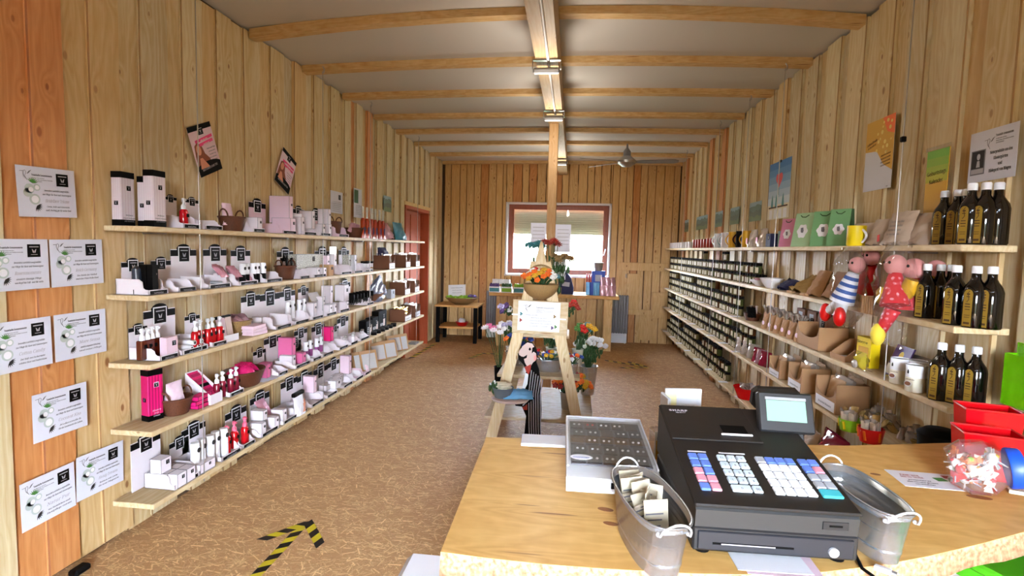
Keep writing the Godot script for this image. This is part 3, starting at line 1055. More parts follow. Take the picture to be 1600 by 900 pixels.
	for q in [[-4.715, 1.873, 0.25, 0.20, "white printed page on the left wall behind the pink boxes of the top shelf"], [-5.196, 1.907, 0.20, 0.29, "white page with a dark photo, pinned behind the amber bottles"]]:
		var t := thing("notice_page", q[4], "notice", Vector3(LX + 0.006, q[1], q[0]), PI / 2)
		put("sheet", box(Vector3(q[2], q[3], 0.0012), 0.0, Vector3(0, -q[3] / 2, 0)), "sheet", t)
		if q[2] > 0.22: emblem(t, Vector3(0.06, 0.05, 0.001), 0.045, false)
		else: put("printed_photo", box(Vector3(0.10, 0.13, 0.0008), 0.0, Vector3(-0.04, 0.0, 0.001)), "leaf", t)
		for i in 6: words("ein Genuss für alle Sinne", 0.007, "ink_grey", t, Vector3(0.0, 0.005 - i * 0.017, 0.0012) + (Vector3.ZERO if q[2] > 0.22 else Vector3(0.02, -0.03, 0)), Vector3.ZERO, "Droid Sans", q[2] * 0.7)
	scene_photo(Vector3(LX + 0.008, 1.972, -6.05), PI / 2, Vector2(0.26, 0.18), 0, "small landscape photograph on the left wall beside the doorway")


func scene_photo(at: Vector3, turn: float, size: Vector2, kind: int, label: String):
	# a small print of hills, trees and sky
	var t := thing("landscape_photo", label, "photograph", at, turn, "small landscape photographs on the walls")
	put("print", box(Vector3(size.x, size.y, 0.0015), 0.0, Vector3(0, -size.y / 2, 0)), plain("print_sky", Color(0.55, 0.64, 0.68), 0.5) if not M.has("print_sky") else "print_sky", t)
	var r := RandomNumberGenerator.new()
	r.seed = 40 + kind
	for k in 3:
		var p := PackedVector2Array([Vector2(size.x / 2, -size.y / 2), Vector2(-size.x / 2, -size.y / 2)])
		for i in 9: p.append(Vector2(-size.x / 2 + size.x * i / 8, size.y * (0.30 - k * 0.27 + r.randf_range(-0.09, 0.09))))
		var s := st()
		prism(s, p, 0.0004, Transform3D(Basis.IDENTITY, Vector3(0, 0, 0.001 + k * 0.0005)))
		var c: Color = [Color(0.30, 0.36, 0.30), Color(0.24, 0.25, 0.15), Color(0.34, 0.38, 0.16)][k]
		if not M.has("print_land%d" % k): plain("print_land%d" % k, c, 0.5)
		ob("printed_land", s, "print_land%d" % k, t)


func shelf(called: String, label: String, x0: float, x1: float, y: float, z0: float, z1: float, joint: float, group: String):
	# two planks end to end; the farther one may be a little deeper
	var t := thing(called, label, "shelf", Vector3(0, y - 0.026, 0), 0.0, group)
	for q in [[z0, joint], [joint - 0.002, z1]]:
		put("shelf_plank", box(Vector3(absf(x1 - x0), 0.026, absf(q[0] - q[1])), 0.003), "shelf_wood", t, Vector3((x0 + x1) / 2, 0, (q[0] + q[1]) / 2))
	var s := st()
	for z in [lerpf(z0, joint, 0.1), lerpf(z0, joint, 0.6), lerpf(joint, z1, 0.2), lerpf(joint, z1, 0.7)]:
		bx(s, Vector3(x0 + signf(x1 - x0) * 0.06, -0.004, z), Vector3(0.12, 0.008, 0.02))
	ob("bracket", s, "steel", t)


var tray_end := {}


func tray(lv: int, z: float, w: float, card: float, off: float, cw: float, what: String, side := 0.065, pink := false) -> Node3D:
	# printed cardboard display tray: stepped sides, low lip with a black strip, card standing at the back
	var d := 0.17
	# trays stand side by side: never let one run into the tray before it
	var near: float = minf(z + w / 2, tray_end.get(lv, 9.0) - 0.003)
	var far := z - w / 2
	if near - far < 0.06: far = near - 0.06
	off = clampf(off + (near + far) / 2 - z, -(near - far) / 2 - 0.09, (near - far) / 2 + 0.09)
	w = near - far
	z = (near + far) / 2
	tray_end[lv] = far
	var t := thing("display_tray", "white display tray %s, %s left shelf" % [what, ORD[lv]], "display tray", on_left(lv, 0.012, z), PI / 2, "cardboard display trays on the left shelves")
	var m := "pink_pale" if pink else "card_white"
	var s := st()
	var th := 0.003
	bx(s, Vector3(0, th / 2, -d / 2), Vector3(w, th, d))
	bx(s, Vector3(0, side / 2, -d + th / 2), Vector3(w, side, th))
	bx(s, Vector3(0, 0.0125, -th / 2), Vector3(w, 0.025, th))
	for a in [-1.0, 1.0]:
		var p := PackedVector2Array([Vector2(0, 0), Vector2(-d, 0), Vector2(-d, side), Vector2(-0.05, side), Vector2(-0.032, side - 0.012)])
		p.append_array(PackedVector2Array([Vector2(-0.028, 0.034), Vector2(-0.018, 0.027), Vector2(0, 0.025)]))
		prism(s, p, th, Transform3D(Basis(Vector3.UP, -PI / 2), Vector3(a * (w / 2 - th / 2), 0, 0)))
	ob("tray_body", s, m, t)
	var strip := put("label_strip", box(Vector3(w * 0.86, 0.017, 0.001)), "black", t, Vector3(0, 0.004, 0.0006))
	if z > -4.6: words("ZARTGEFÜHL", 0.008, "ink_pale", strip, Vector3(0, 0.0045, 0.0008), Vector3.ZERO, "Droid Sans", w * 0.5)
	if card > 0.0:
		var x := -off
		s = st()
		var lean := Basis(Vector3.RIGHT, 0.0)
		# off: how far along the wall the card stands from the middle of the lip
		var c := put("back_card", box(Vector3(cw, card - cw * 0.10, 0.003)), m, t, Vector3(off, 0.0, -0.186))
		var band := PackedVector2Array([Vector2(-cw / 2, -cw * 0.17), Vector2(cw / 2, -cw * 0.17), Vector2(cw / 2, 0), Vector2(cw * 0.27, 0), Vector2(cw * 0.25, cw * 0.07)])
		band.append_array(arc(6, 0.25, PI - 0.25, Vector2(cw * 0.25, cw * 0.13), Vector2(0, cw * 0.04)))
		band.append_array(PackedVector2Array([Vector2(-cw * 0.25, cw * 0.07), Vector2(-cw * 0.27, 0), Vector2(-cw / 2, 0)]))
		prism(s, band, 0.0035, Transform3D(Basis.IDENTITY, Vector3(0, card - cw * 0.12, 0.0004)))
		ob("black_band", s, "black", c)
		emblem(c, Vector3(0, card - cw * 0.25, 0.0028), snappedf(cw * 0.38, 0.004), true)
	return t


func carton(called: String, label: String, cat: String, at: Vector3, size: Vector3, m: String, group := "", turn := PI / 2, edges := true) -> Node3D:
	# folded box with dark printed edges and a small emblem on its front
	var t := thing(called, label, cat, at, turn, group)
	put("box_body", box(size, 0.0015), m, t)
	if edges:
		var key := "edge%s" % size
		if not share.has(key):
			var s := st()
			var e := 0.0016
			for y in [0.0008, size.y - 0.0008]:
				for a in [-1.0, 1.0]:
					bx(s, Vector3(0, y, a * size.z / 2), Vector3(size.x + e, e, e))
					bx(s, Vector3(a * size.x / 2, y, 0), Vector3(e, e, size.z + e))
			for a in [-1.0, 1.0]: for b in [-1.0, 1.0]: bx(s, Vector3(a * size.x / 2, size.y / 2, b * size.z / 2), Vector3(e, size.y, e))
			share[key] = done(s)
		put("printed_edge", share[key], "ink_grey" if m != "pink_hot" else "black", t)
	var e2 := snappedf(minf(size.x, size.y) * 0.3, 0.003)
	if e2 > 0.008: emblem(t, Vector3(size.x * 0.14, size.y * 0.68, size.z / 2 + 0.001), e2, false)
	return t


func tall_box(label: String, at: Vector3, h: float, m: String, turn: float):
	var w := 0.078
	var d := 0.052
	var t := thing("bottle_box", label, "box", at, turn, "tall bottle boxes on the left shelves")
	put("box_body", box(Vector3(w, h, d), 0.002), m, t)
	for y in [0.0, h - 0.030]: put("black_end", box(Vector3(w + 0.001, 0.030, d + 0.001), 0.001), "black", t, Vector3(0, y, 0))
	var s := st()
	for i in 5:
		for r in 4:
			var fw := w if r % 2 == 0 else d
			var fd := d if r % 2 == 0 else w
			bx(s, Vector3(-fw / 2 + fw * (i + 0.5) / 5, h / 2, fd / 2 + 0.0003), Vector3(fw * 0.09, h - 0.06, 0.0004), 0.0, Transform3D(Basis(Vector3.UP, PI / 2 * r), Vector3.ZERO))
	ob("printed_stripes", s, "pink_dark" if m == "pink_hot" else "stripe_pale", t)
	emblem(t, Vector3(0.004, h * 0.70, d / 2 + 0.0012), 0.022, m == "pink_hot")
	var sd := Node3D.new()
	sd.name = "side_label"
	t.add_child(sd)
	sd.rotation.y = -PI / 2
	emblem(sd, Vector3(0.0, h * 0.42, w / 2 + 0.0012), 0.020, false)
	for i in 3: words(["Wellness", "Dusch-Schaum", "mit Rosenöl"][i] if m != "pink_hot" else ["Körper &", "Seele", "Genuss"][i], 0.007, "ink_grey" if m != "pink_hot" else "white", t, Vector3(0.004, h * 0.20 - i * 0.014, d / 2 + 0.0008), Vector3.ZERO, "Droid Serif", 0.0, 0.2)


func pump_bottle(label: String, at: Vector3, h: float, liquid: String, cap: String, group: String, square := false) -> Node3D:
	var t := thing("pump_bottle", label, "bottle", at, PI / 2, group)
	var r := h * 0.135
	var key := "pump%.3f%s" % [h, square]
	if not share.has(key):
		var s := st()
		if square: bx(s, Vector3(0, h * 0.31, 0), Vector3(r * 2.1, h * 0.62, r * 1.5), 0.004)
		else: lathe(s, [Vector2(0, 0), Vector2(r * 0.94, 0), Vector2(r, h * 0.02), Vector2(r, h * 0.55), Vector2(r * 0.8, h * 0.61), Vector2(r * 0.5, h * 0.64), Vector2(0, h * 0.64)], 16)
		share[key] = done(s)
		s = st()
		lathe(s, [Vector2(r * 0.62, h * 0.62), Vector2(r * 0.62, h * 0.74), Vector2(r * 0.46, h * 0.78), Vector2(r * 0.3, h * 0.80), Vector2(r * 0.3, h * 0.86), Vector2(r * 0.46, h * 0.87), Vector2(r * 0.46, h * 0.98), Vector2(r * 0.3, h), Vector2(0, h)], 14)
		bx(s, Vector3(0, h * 0.94, r * 0.5), Vector3(r * 0.35, h * 0.05, r * 0.6), 0.001)
		share[key + "c"] = done(s)
	put("bottle_body", share[key], liquid, t)
	put("spray_cap", share[key + "c"], cap, t)
	put("label_patch", box(Vector3(r * 0.9, r * 0.9, 0.001)), "black", t, Vector3(r * 0.2, h * 0.36, r * (0.76 if square else 1.01)))
	return t


func foam_bottle(label: String, at: Vector3, h: float, low: String, group: String) -> Node3D:
	# white round bottle with a wide cap, a dark ring mark on the cap
	var t := thing("foam_bottle", label, "bottle", at, PI / 2, group)
	var r := h * 0.15
	if not share.has("foam%.3f" % h):
		var s := st()
		lathe(s, [Vector2(0, 0), Vector2(r, 0), Vector2(r, h * 0.45)], 16)
		share["foam%.3f" % h] = done(s)
		s = st()
		lathe(s, [Vector2(r * 0.97, h * 0.45), Vector2(r * 0.97, h * 0.47), Vector2(r, h * 0.47), Vector2(r * 0.97, h * 0.95), Vector2(r * 0.9, h), Vector2(0, h)], 16)
		share["foam%.3fc" % h] = done(s)
		s = st()
		prism(s, arc(12, 0, TAU * 11 / 12, Vector2(r * 0.55, r * 0.55), Vector2(0, h * 0.76)), 0.002, Transform3D(Basis.IDENTITY, Vector3(0, 0, r * 0.98)))
		share["foam%.3fm" % h] = done(s)
	put("bottle_body", share["foam%.3f" % h], low, t)
	put("cap", share["foam%.3fc" % h], "white_gloss", t)
	put("ring_mark", share["foam%.3fm" % h], "ink", t)
	return t


func pouch(called: String, label: String, cat: String, at: Vector3, size: Vector3, m, turn: float, lean := 0.0, sit := 0.0, group := "", seed_ := 1, roll := 0.0) -> Node3D:
	var t := thing(called, label, cat, at, turn, group)
	var s := st()
	pillow(s, size.x, size.y, size.z, Transform3D.IDENTITY, size.x * 0.10, 10, 10, seed_, sit)
	ob("bag", s, m, t, Vector3.ZERO, Vector3(lean, 0, roll))
	s = st()
	bx(s, Vector3(0, size.y * 1.0, 0), Vector3(size.x * 0.94, size.y * 0.05, 0.003), 0.001)
	ob("seam", s, m, t, Vector3.ZERO, Vector3(lean, 0, roll))
	return t


func basket(label: String, at: Vector3, r: float, h: float, m: String, handles: bool, squash := 0.8, turn := 0.0) -> Node3D:
	var t := thing("wicker_basket", label, "basket", at, turn)
	var s := st()
	var prof := [Vector2(0, 0.002)]
	var rows := 9
	for i in rows * 2 + 1:
		var v := float(i) / (rows * 2)
		prof.append(Vector2(r * (0.72 + 0.28 * v) + (0.003 if i % 2 else 0.0), h * v))
	prof.append(Vector2(r * 0.93, h))
	prof.append(Vector2(r * 0.70, h * 0.1))
	prof.append(Vector2(0, h * 0.1))
	lathe(s, prof, 22, Transform3D.IDENTITY, squash, 2.0)
	ob("woven_body", s, m, t)
	s = st()
	var ring := []
	for i in 23: ring.append(Vector3(cos(TAU * i / 22) * r, h, sin(TAU * i / 22) * r * squash))
	tube(s, ring, 0.006, 6, false)
	ob("rim", s, m, t)
	if handles:
		for a in [-1.0, 1.0]:
			s = st()
			var p := []
			for i in 9: p.append(Vector3(a * (r * 0.95 + 0.006 * sin(PI * i / 8)), h + 0.045 * sin(PI * i / 8), r * 0.35 * cos(PI * i / 8)))
			tube(s, p, 0.005, 6)
			ob("handle", s, m, t)
	return t


func shipping_box(label: String, at: Vector3, size: Vector3, m: String, turn: float, tagc := true, cut := 0.5) -> Node3D:
	# open cardboard box, its front cut low in a curve, a white label on the front
	var t := thing("cardboard_box", label, "box", at, turn)
	var s := st()
	var th := 0.004
	bx(s, Vector3(0, th / 2, 0), Vector3(size.x, th, size.z))
	for a in [-1.0, 1.0]: bx(s, Vector3(a * (size.x / 2 - th / 2), size.y / 2, 0), Vector3(th, size.y, size.z))
	bx(s, Vector3(0, size.y / 2, -size.z / 2 + th / 2), Vector3(size.x, size.y, th))
	var w := size.x / 2 - th
	var lo := size.y * cut
	var p := PackedVector2Array([Vector2(-w, 0), Vector2(w, 0), Vector2(w, size.y * 0.94)])
	for i in 7:
		var u := float(i) / 6
		p.append(Vector2(lerpf(w * 0.86, -w * 0.86, u), lerpf(size.y * 0.9, lo, pow(sin(PI * (0.12 + 0.76 * u)), 0.5))))
	p.append(Vector2(-w, size.y * 0.94))
	prism(s, p, th, Transform3D(Basis.IDENTITY, Vector3(0, 0, size.z / 2 - th / 2)))
	ob("carton", s, m, t)
	if tagc:
		var l := put("label", box(Vector3(size.x * 0.9, lo * 0.8, 0.001)), "white", t, Vector3(0, lo * 0.08, size.z / 2 + 0.001))
		words("Kräuterkissen", lo * 0.16, "ink_grey", l, Vector3(0, lo * 0.35, 0.001), Vector3.ZERO, "Droid Sans", size.x * 0.6)
	return t


func left_goods():
	for i in 5:
		shelf("wall_shelf", "long pale wooden shelf on the left wall, %s of five" % ["topmost", "second from the top", "middle one", "fourth from the top", "lowest"][i], LX, LF, LY[i], -2.26, -6.90, -4.6, "shelves along the left wall")
	left_top()
	left_second()
	left_third()
	left_fourth()
	left_lowest()


func small_box(lv: int, ins: float, z: float, w: float, h: float, dep: float, m: String, label: String, up := 0.004, group := "small product boxes on the left shelves", turn := 0.0):
	return carton("product_box", label, "box", Vector3(LF - ins - dep / 2, LY[lv] + up, z), Vector3(w, h, dep), m, group, PI / 2 + turn)


func bottles_in_row(lv: int, ins: float, z0: float, z1: float, n: int, h: float, kind: String, a: String, b: String, label: String, up := 0.005):
	for i in n:
		var at := Vector3(LF - ins - (0.010 if i % 2 else 0.0) * (0 if kind == "square" else 1), LY[lv] + up, lerpf(z0, z1, float(i) / maxi(n - 1, 1)))
		if kind == "foam": foam_bottle(label, at, h, a, label)
		else: pump_bottle(label, at, h, a, b, label, kind == "square")


func left_top():
	var y: float = LY[0]
	tall_box("tall white bottle box with black ends at the shelf's near end, against the wall", Vector3(-1.875, y, -2.325), 0.255, "card_white", PI / 2)
	tall_box("tall white bottle box half hidden between its two neighbours on the top left shelf", Vector3(-1.83, y, -2.425), 0.245, "card_white", PI / 2)
	tall_box("tall white bottle box with black ends at the front edge of the top left shelf", Vector3(-1.738, y, -2.358), 0.268, "card_white", PI / 2)
	tray(0, -2.573, 0.124, 0.179, 0.080, 0.087, "holding one red spray bottle, nearest the tall boxes")
	pump_bottle("red spray bottle with white cap in the nearest tray of the top left shelf", on_left(0, 0.075, -2.594) + Vector3(0, 0.004, 0), 0.155, "red_liquid", "white_gloss", "")
	tray(0, -2.745, 0.146, 0.181, 0.070, 0.102, "standing empty next to the wicker basket", 0.055)
	basket("brown wicker basket with two round handles on the top left shelf", on_left(0, 0.10, -3.026), 0.078, 0.085, "wicker", true, 0.9, PI / 2)
	pouch("gift_bag", "small pink gift bag tied with dark ribbon in the handled basket", "bag", on_left(0, 0.10, -2.995) + Vector3(0, 0.035, 0), Vector3(0.085, 0.13, 0.05), "pink_pale", PI / 2, -0.1, 0.5, "", 3)
	tray(0, -3.170, 0.125, 0.0, 0.0, 0.0, "with one white box, right of the basket")
	small_box(0, 0.03, -3.208, 0.050, 0.091, 0.10, "card_white", "white box filling the tray right of the handled basket")
	tray(0, -3.539, 0.189, 0.228, -0.093, 0.194, "with a tall pink carton piled on top", 0.068, true)
	small_box(0, 0.02, -3.594, 0.069, 0.109, 0.14, "pink_pale", "wide pale pink carton in the middle of the top left shelf")
	small_box(0, 0.03, -3.586, 0.050, 0.190, 0.15, "pink_pale", "pale pink carton on top of another in the middle of the top left shelf", 0.078)
	small_box(0, 0.03, -3.751, 0.050, 0.127, 0.10, "card_white", "narrow white box between the pink cartons and the next tray")
	tray(0, -3.832, 0.199, 0.230, -0.119, 0.163, "behind which a white cup stands")
	small_box(0, 0.03, -3.909, 0.050, 0.137, 0.10, "card_white", "white box with black edges lying left of its twin on the top left shelf", 0.05)
	var mug := thing("white_cup", "plain white cup standing on boxes on the top left shelf", "cup", on_left(0, 0.09, -3.766) + Vector3(0, 0.07, 0), PI / 2)
	var s := st()
	lathe(s, [Vector2(0, 0), Vector2(0.034, 0), Vector2(0.038, 0.085), Vector2(0.034, 0.085), Vector2(0.030, 0.01), Vector2(0, 0.01)], 18)
	ob("cup_body", s, "white", mug)
	s = st()
	tube(s, [Vector3(-0.036, 0.07, 0), Vector3(-0.058, 0.06, 0), Vector3(-0.058, 0.03, 0), Vector3(-0.035, 0.02, 0)], 0.005, 6)
	ob("handle", s, "white", mug)
	small_box(0, 0.06, -3.778, 0.050, 0.124, 0.09, "card_white", "white box under the white cup on the top left shelf")
	tray(0, -4.082, 0.177, 0.224, -0.085, 0.187, "holding white boxes stacked two high")
	small_box(0, 0.02, -4.060, 0.050, 0.090, 0.09, "card_white", "white box with black edges, left one of two in the stacked tray")
	small_box(0, 0.02, -4.173, 0.050, 0.095, 0.09, "card_white", "white box with black edges, right one of two in the stacked tray")
	small_box(0, 0.03, -4.183, 0.050, 0.148, 0.09, "card_white", "white box with black edges on top of two others in the stacked tray", 0.075)
	tray(0, -4.418, 0.206, 0.226, -0.137, 0.213, "of pale pink card beside the shallow basket", 0.085, true)
	basket("round twig wreath basket with pink packets on the top left shelf", on_left(0, 0.12, -4.471) + Vector3(0, 0.0, 0), 0.085, 0.13, "wicker", true, 0.6, PI / 2)
	basket("shallow dark basket of pink packets left of the amber bottles", on_left(0, 0.11, -4.904), 0.14, 0.09, "wicker", false, 0.65, PI / 2)
	for i in 4:
		pouch("soap_packet", "cellophane packet of pink soap piled in the shallow dark basket", "packet", on_left(0, 0.10 + 0.02 * (i % 2), -4.880 + (i - 1.5) * 0.055) + Vector3(0, 0.05 + 0.012 * (i % 2), 0), Vector3(0.09, 0.08, 0.045), "cello_pink", PI / 2 + i, -0.5, 0.2, "pink soap packets in the shallow basket", i)
	var k := 0
	for z in [-4.889,-4.999,-5.115,-5.218,-5.325,-5.437]:
		amber_bottle("slim amber liqueur bottle with pale cap and blue label, in the row near the door", Vector3(LF - 0.035 - 0.004 * (k % 2), y, z), 0.30)
		k += 1
	pouch("pink_bag", "pale pink cellophane-wrapped towel bag leaning beside the amber bottles", "bag", on_left(0, 0.10, -5.765), Vector3(0.24, 0.19, 0.12), "cello_pink", PI / 2, -0.25, 0.8, "", 5)
	var bb = pouch("blue_bag", "turquoise bag with a golden print at the far end of the top left shelf", "bag", on_left(0, 0.10, -6.189), Vector3(0.34, 0.21, 0.12), plain("aqua", Color(0.25, 0.52, 0.60), 0.3), PI / 2, -0.2, 0.85, "", 6)
	s = st()
	prism(s, arc(8, -2.5, 0.6, Vector2(0.07, 0.05), Vector2(0.02, 0.12)), 0.004, Transform3D(Basis(Vector3.RIGHT, -0.28), Vector3(0, 0, 0.040)))
	ob("printed_swirl", s, "gold_foil", bb)


func amber_bottle(label: String, at: Vector3, h: float):
	var t := thing("amber_bottle", label, "bottle", at, PI / 2, "amber liqueur bottles on the top left shelf")
	var r := 0.022
	if not share.has("amber"):
		var s := st()
		lathe(s, [Vector2(0, 0), Vector2(r, 0), Vector2(r, h * 0.56), Vector2(r * 0.6, h * 0.64), Vector2(0, h * 0.64)], 14)
		share["amber"] = done(s)
		s = st()
		lathe(s, [Vector2(r * 0.5, h * 0.62), Vector2(r * 0.42, h * 0.84), Vector2(r * 0.55, h * 0.86), Vector2(r * 0.55, h), Vector2(0, h)], 12)
		share["amberc"] = done(s)
		s = st()
		s.set_smooth_group(1)
		for i in 6:
			var a := PI / 2 - 0.7 + 1.4 * i / 6.0
			var p := Vector3(cos(a), 0, sin(a)) * (r + 0.0008)
			var q := Vector3(cos(a + 0.234), 0, sin(a + 0.234)) * (r + 0.0008)
			face(s, [p + Vector3(0, h * 0.14, 0), q + Vector3(0, h * 0.14, 0), q + Vector3(0, h * 0.36, 0), p + Vector3(0, h * 0.36, 0)], p + q)
		share["amberl"] = done(s)
	put("bottle_body", share["amber"], "amber", t)
	put("neck", share["amberc"], "glass_pale", t)
	put("label", share["amberl"], "navy", t)


func left_second():
	var lv := 1
	tray(1, -2.338, 0.123, 0.165, 0.057, 0.135, "with dark tubes and black cartons, nearest the camera", 0.075)
	for z in [-2.297, -2.336]:
		var t := thing("shampoo_tube", "dark blue translucent tube in the nearest tray of the second left shelf", "tube", on_left(1, 0.09, z) + Vector3(0, 0.004, 0), PI / 2, "dark tubes in the nearest tray")
		var s := st()
		lathe(s, [Vector2(0, 0), Vector2(0.021, 0), Vector2(0.021, 0.022)], 14)
		ob("cap", s, "black", t)
		s = st()
		lathe(s, [Vector2(0.0205, 0.022), Vector2(0.020, 0.12), Vector2(0.004, 0.135), Vector2(0, 0.135)], 14)
		ob("tube_body", s, plain("tube_blue", Color(0.16, 0.20, 0.26), 0.25), t)
	for q in [[-2.324, 0.05, 0.14, "left one"], [-2.332, 0.02, 0.14, "right one, nearer the edge"]]:
		carton("black_carton", "slim black carton with a pale emblem in the nearest tray, %s" % q[3], "box", on_left(1, q[1] + 0.02, q[0]) + Vector3(0, 0.004, 0), Vector3(0.036, q[2], 0.036), "black", "", PI / 2, false)
	tray(1, -2.533, 0.127, 0.169, 0.043, 0.136, "standing empty, second from the camera", 0.06)
	tray(1, -2.789, 0.192, 0.234, -0.046, 0.197, "with a big striped card and one dark tin", 0.065)
	var tin := thing("dark_tin", "flat dark tin lying in the tray with the big striped card", "tin", on_left(1, 0.05, -2.807) + Vector3(0, 0.004, 0), PI / 2)
	var s2 := st()
	lathe(s2, [Vector2(0, 0), Vector2(0.03, 0), Vector2(0.03, 0.02)], 18)
	ob("tin_base", s2, "black", tin)
	s2 = st()
	lathe(s2, [Vector2(0.031, 0.02), Vector2(0.031, 0.032), Vector2(0, 0.034)], 18)
	ob("lid", s2, "grey", tin)
	tray(1, -3.058, 0.187, 0.236, -0.053, 0.210, "heaped with pink sachets", 0.07)
	for i in 7:
		pouch("pink_sachet", "pink foil sachet with a dark top edge heaped in its white tray", "sachet", on_left(1, 0.05 + 0.03 * (i % 3), lerpf(-2.889, -3.135, i / 6.0)) + Vector3(0, 0.055 - 0.006 * i + 0.012 * (i % 2), 0), Vector3(0.075, 0.09, 0.025), "pink_foil", PI / 2 + 0.3 * sin(i * 2.0), -0.75, 0.0, "pink sachets on the second left shelf", i)
	tray(1, -3.337, 0.195, 0.229, -0.082, 0.203, "with white and black bottles", 0.065)
	bottles_in_row(1, 0.06, -3.065, -3.284, 5, 0.125, "foam", "black", "", "white-capped foam bottle with a black foot on the second left shelf")
	basket("dark square basket of black combs in the middle of the second left shelf", on_left(1, 0.10, -3.627), 0.085, 0.095, "wicker", true, 0.8, PI / 2)
	for i in 4:
		var t := thing("black_brush", "black brush standing upright in the dark basket on the second left shelf", "brush", on_left(1, 0.10 + 0.02 * (i % 2), -3.663 + (i - 1.5) * 0.034) + Vector3(0, 0.02, 0), PI / 2, "black brushes in the dark basket")
		var s := st()
		bx(s, Vector3(0, 0.05, 0), Vector3(0.014, 0.1, 0.01), 0.002)
		ob("handle", s, "black", t)
		s = st()
		bx(s, Vector3(0, 0.115, 0), Vector3(0.026, 0.04, 0.012), 0.004)
		ob("head", s, "black", t)
	carton("patterned_box", "long white box with a grey floral pattern on the second left shelf", "box", on_left(1, 0.15, -4.020) + Vector3(0, 0.062, 0), Vector3(0.42, 0.115, 0.07), "floral", "", PI / 2, true)
	small_box(1, 0.115, -4.055, 0.378, -0.002, 0.10, "card_white", "long white carton under the floral patterned box")
	tray(1, -3.746, 0.141, 0.222, 0.051, 0.225, "in front of the floral patterned box", 0.065)
	tray(1, -3.984, 0.215, 0.0, 0.0, 0.0, "with two white boxes, in front of the floral box", 0.07)
	for q in [[493, "left"], [502, "right"]]:
		pass
	small_box(1, 0.02, -3.971, 0.050, 0.071, 0.09, "card_white", "white box with a black emblem, left of two below the floral box")
	small_box(1, 0.02, -4.081, 0.050, 0.067, 0.09, "card_white", "white box with a black emblem, right of two below the floral box")
	carton("kraft_carton", "brown kraft carton standing right of the two white boxes on the second left shelf", "box", on_left(1, 0.08, -4.217), Vector3(0.08, 0.09, 0.10), "kraft_light", "", PI / 2, false)
	tray(1, -4.479, 0.226, 0.229, -0.082, 0.273, "with a rounded black-topped card behind it", 0.08)
	tray(1, -4.739, 0.204, 0.231, 0.091, 0.227, "with a white tealight box, third from the brown boxes", 0.075)
	tray(1, -4.996, 0.209, 0.0, 0.0, 0.0, "with dark lidded jars, next to the brown boxes", 0.08)
	small_box(1, 0.09, -4.284, 0.050, 0.161, 0.06, "pink_pale", "tall pale pink box behind the trays on the second left shelf")
	small_box(1, 0.09, -4.420, 0.050, 0.171, 0.06, "card_white", "tall white box with black print on the second left shelf")
	small_box(1, 0.1, -4.740, 0.050, 0.161, 0.06, "floral", "small box with the floral pattern on the second left shelf")
	small_box(1, 0.08, -4.826, 0.050, 0.161, 0.05, "white", "bright white square canister near the brown boxes")
	for i in 4:
		var t := thing("cream_jar", "small jar with a black lid in the tray next to the brown boxes", "jar", on_left(1, 0.05 + 0.05 * (i % 2), lerpf(-5.004, -5.187, i / 3.0)) + Vector3(0, 0.045, 0), PI / 2, "black-lidded cream jars on the second left shelf")
		var s := st()
		lathe(s, [Vector2(0, 0), Vector2(0.024, 0), Vector2(0.026, 0.035)], 12)
		ob("jar_body", s, "white", t)
		s = st()
		lathe(s, [Vector2(0.027, 0.035), Vector2(0.027, 0.055), Vector2(0, 0.056)], 12)
		ob("lid", s, "black", t)
	tag(put("white_plaque", box(Vector3(0.13, 0.085, 0.006), 0.002), "white_gloss", self, Vector3(-1.885, LY[1] + 0.155, -4.571), Vector3(0, PI / 2, 0)), "shiny white plaque reflecting daylight behind the trays of the second left shelf", "plaque")
	var labels := ["nearest, below a blue bag", "middle one of three", "at the far end"]
	var zs := [-5.659, -6.230, -6.629]
	for i in 3: goods_box(1, zs[i], 0.19 - 0.01 * i, 0.15, "brown cardboard box of wrapped cushions, second left shelf, %s" % labels[i], "cello_bag", 0.18)
	pouch("blue_bag", "dark blue gathered bag lying on the nearest brown box of the second left shelf", "bag", on_left(1, 0.12, -5.696) + Vector3(0, 0.13, 0), Vector3(0.22, 0.11, 0.10), "navy", PI / 2, -0.3, 0.6, "", 9)


func goods_box(lv: int, z: float, w: float, h: float, label: String, m: String, d := 0.19):
	shipping_box(label, on_left(lv, 0.012 + d / 2, z), Vector3(w, h, d), "kraft_dark", PI / 2)
	for i in 4:
		pouch("wrapped_cushion", "small cellophane-wrapped cushion in a brown box at the far end of the left shelves", "packet", on_left(lv, 0.055 + 0.035 * i, z) + Vector3(0, 0.03 + 0.01 * (i % 2), 0), Vector3(w * 0.82, h * 0.88, 0.03), m, PI / 2 + 0.08 * (i - 2), -0.08, 0.0, "wrapped cushions in the brown boxes of the left shelves", i + int(z * 10))


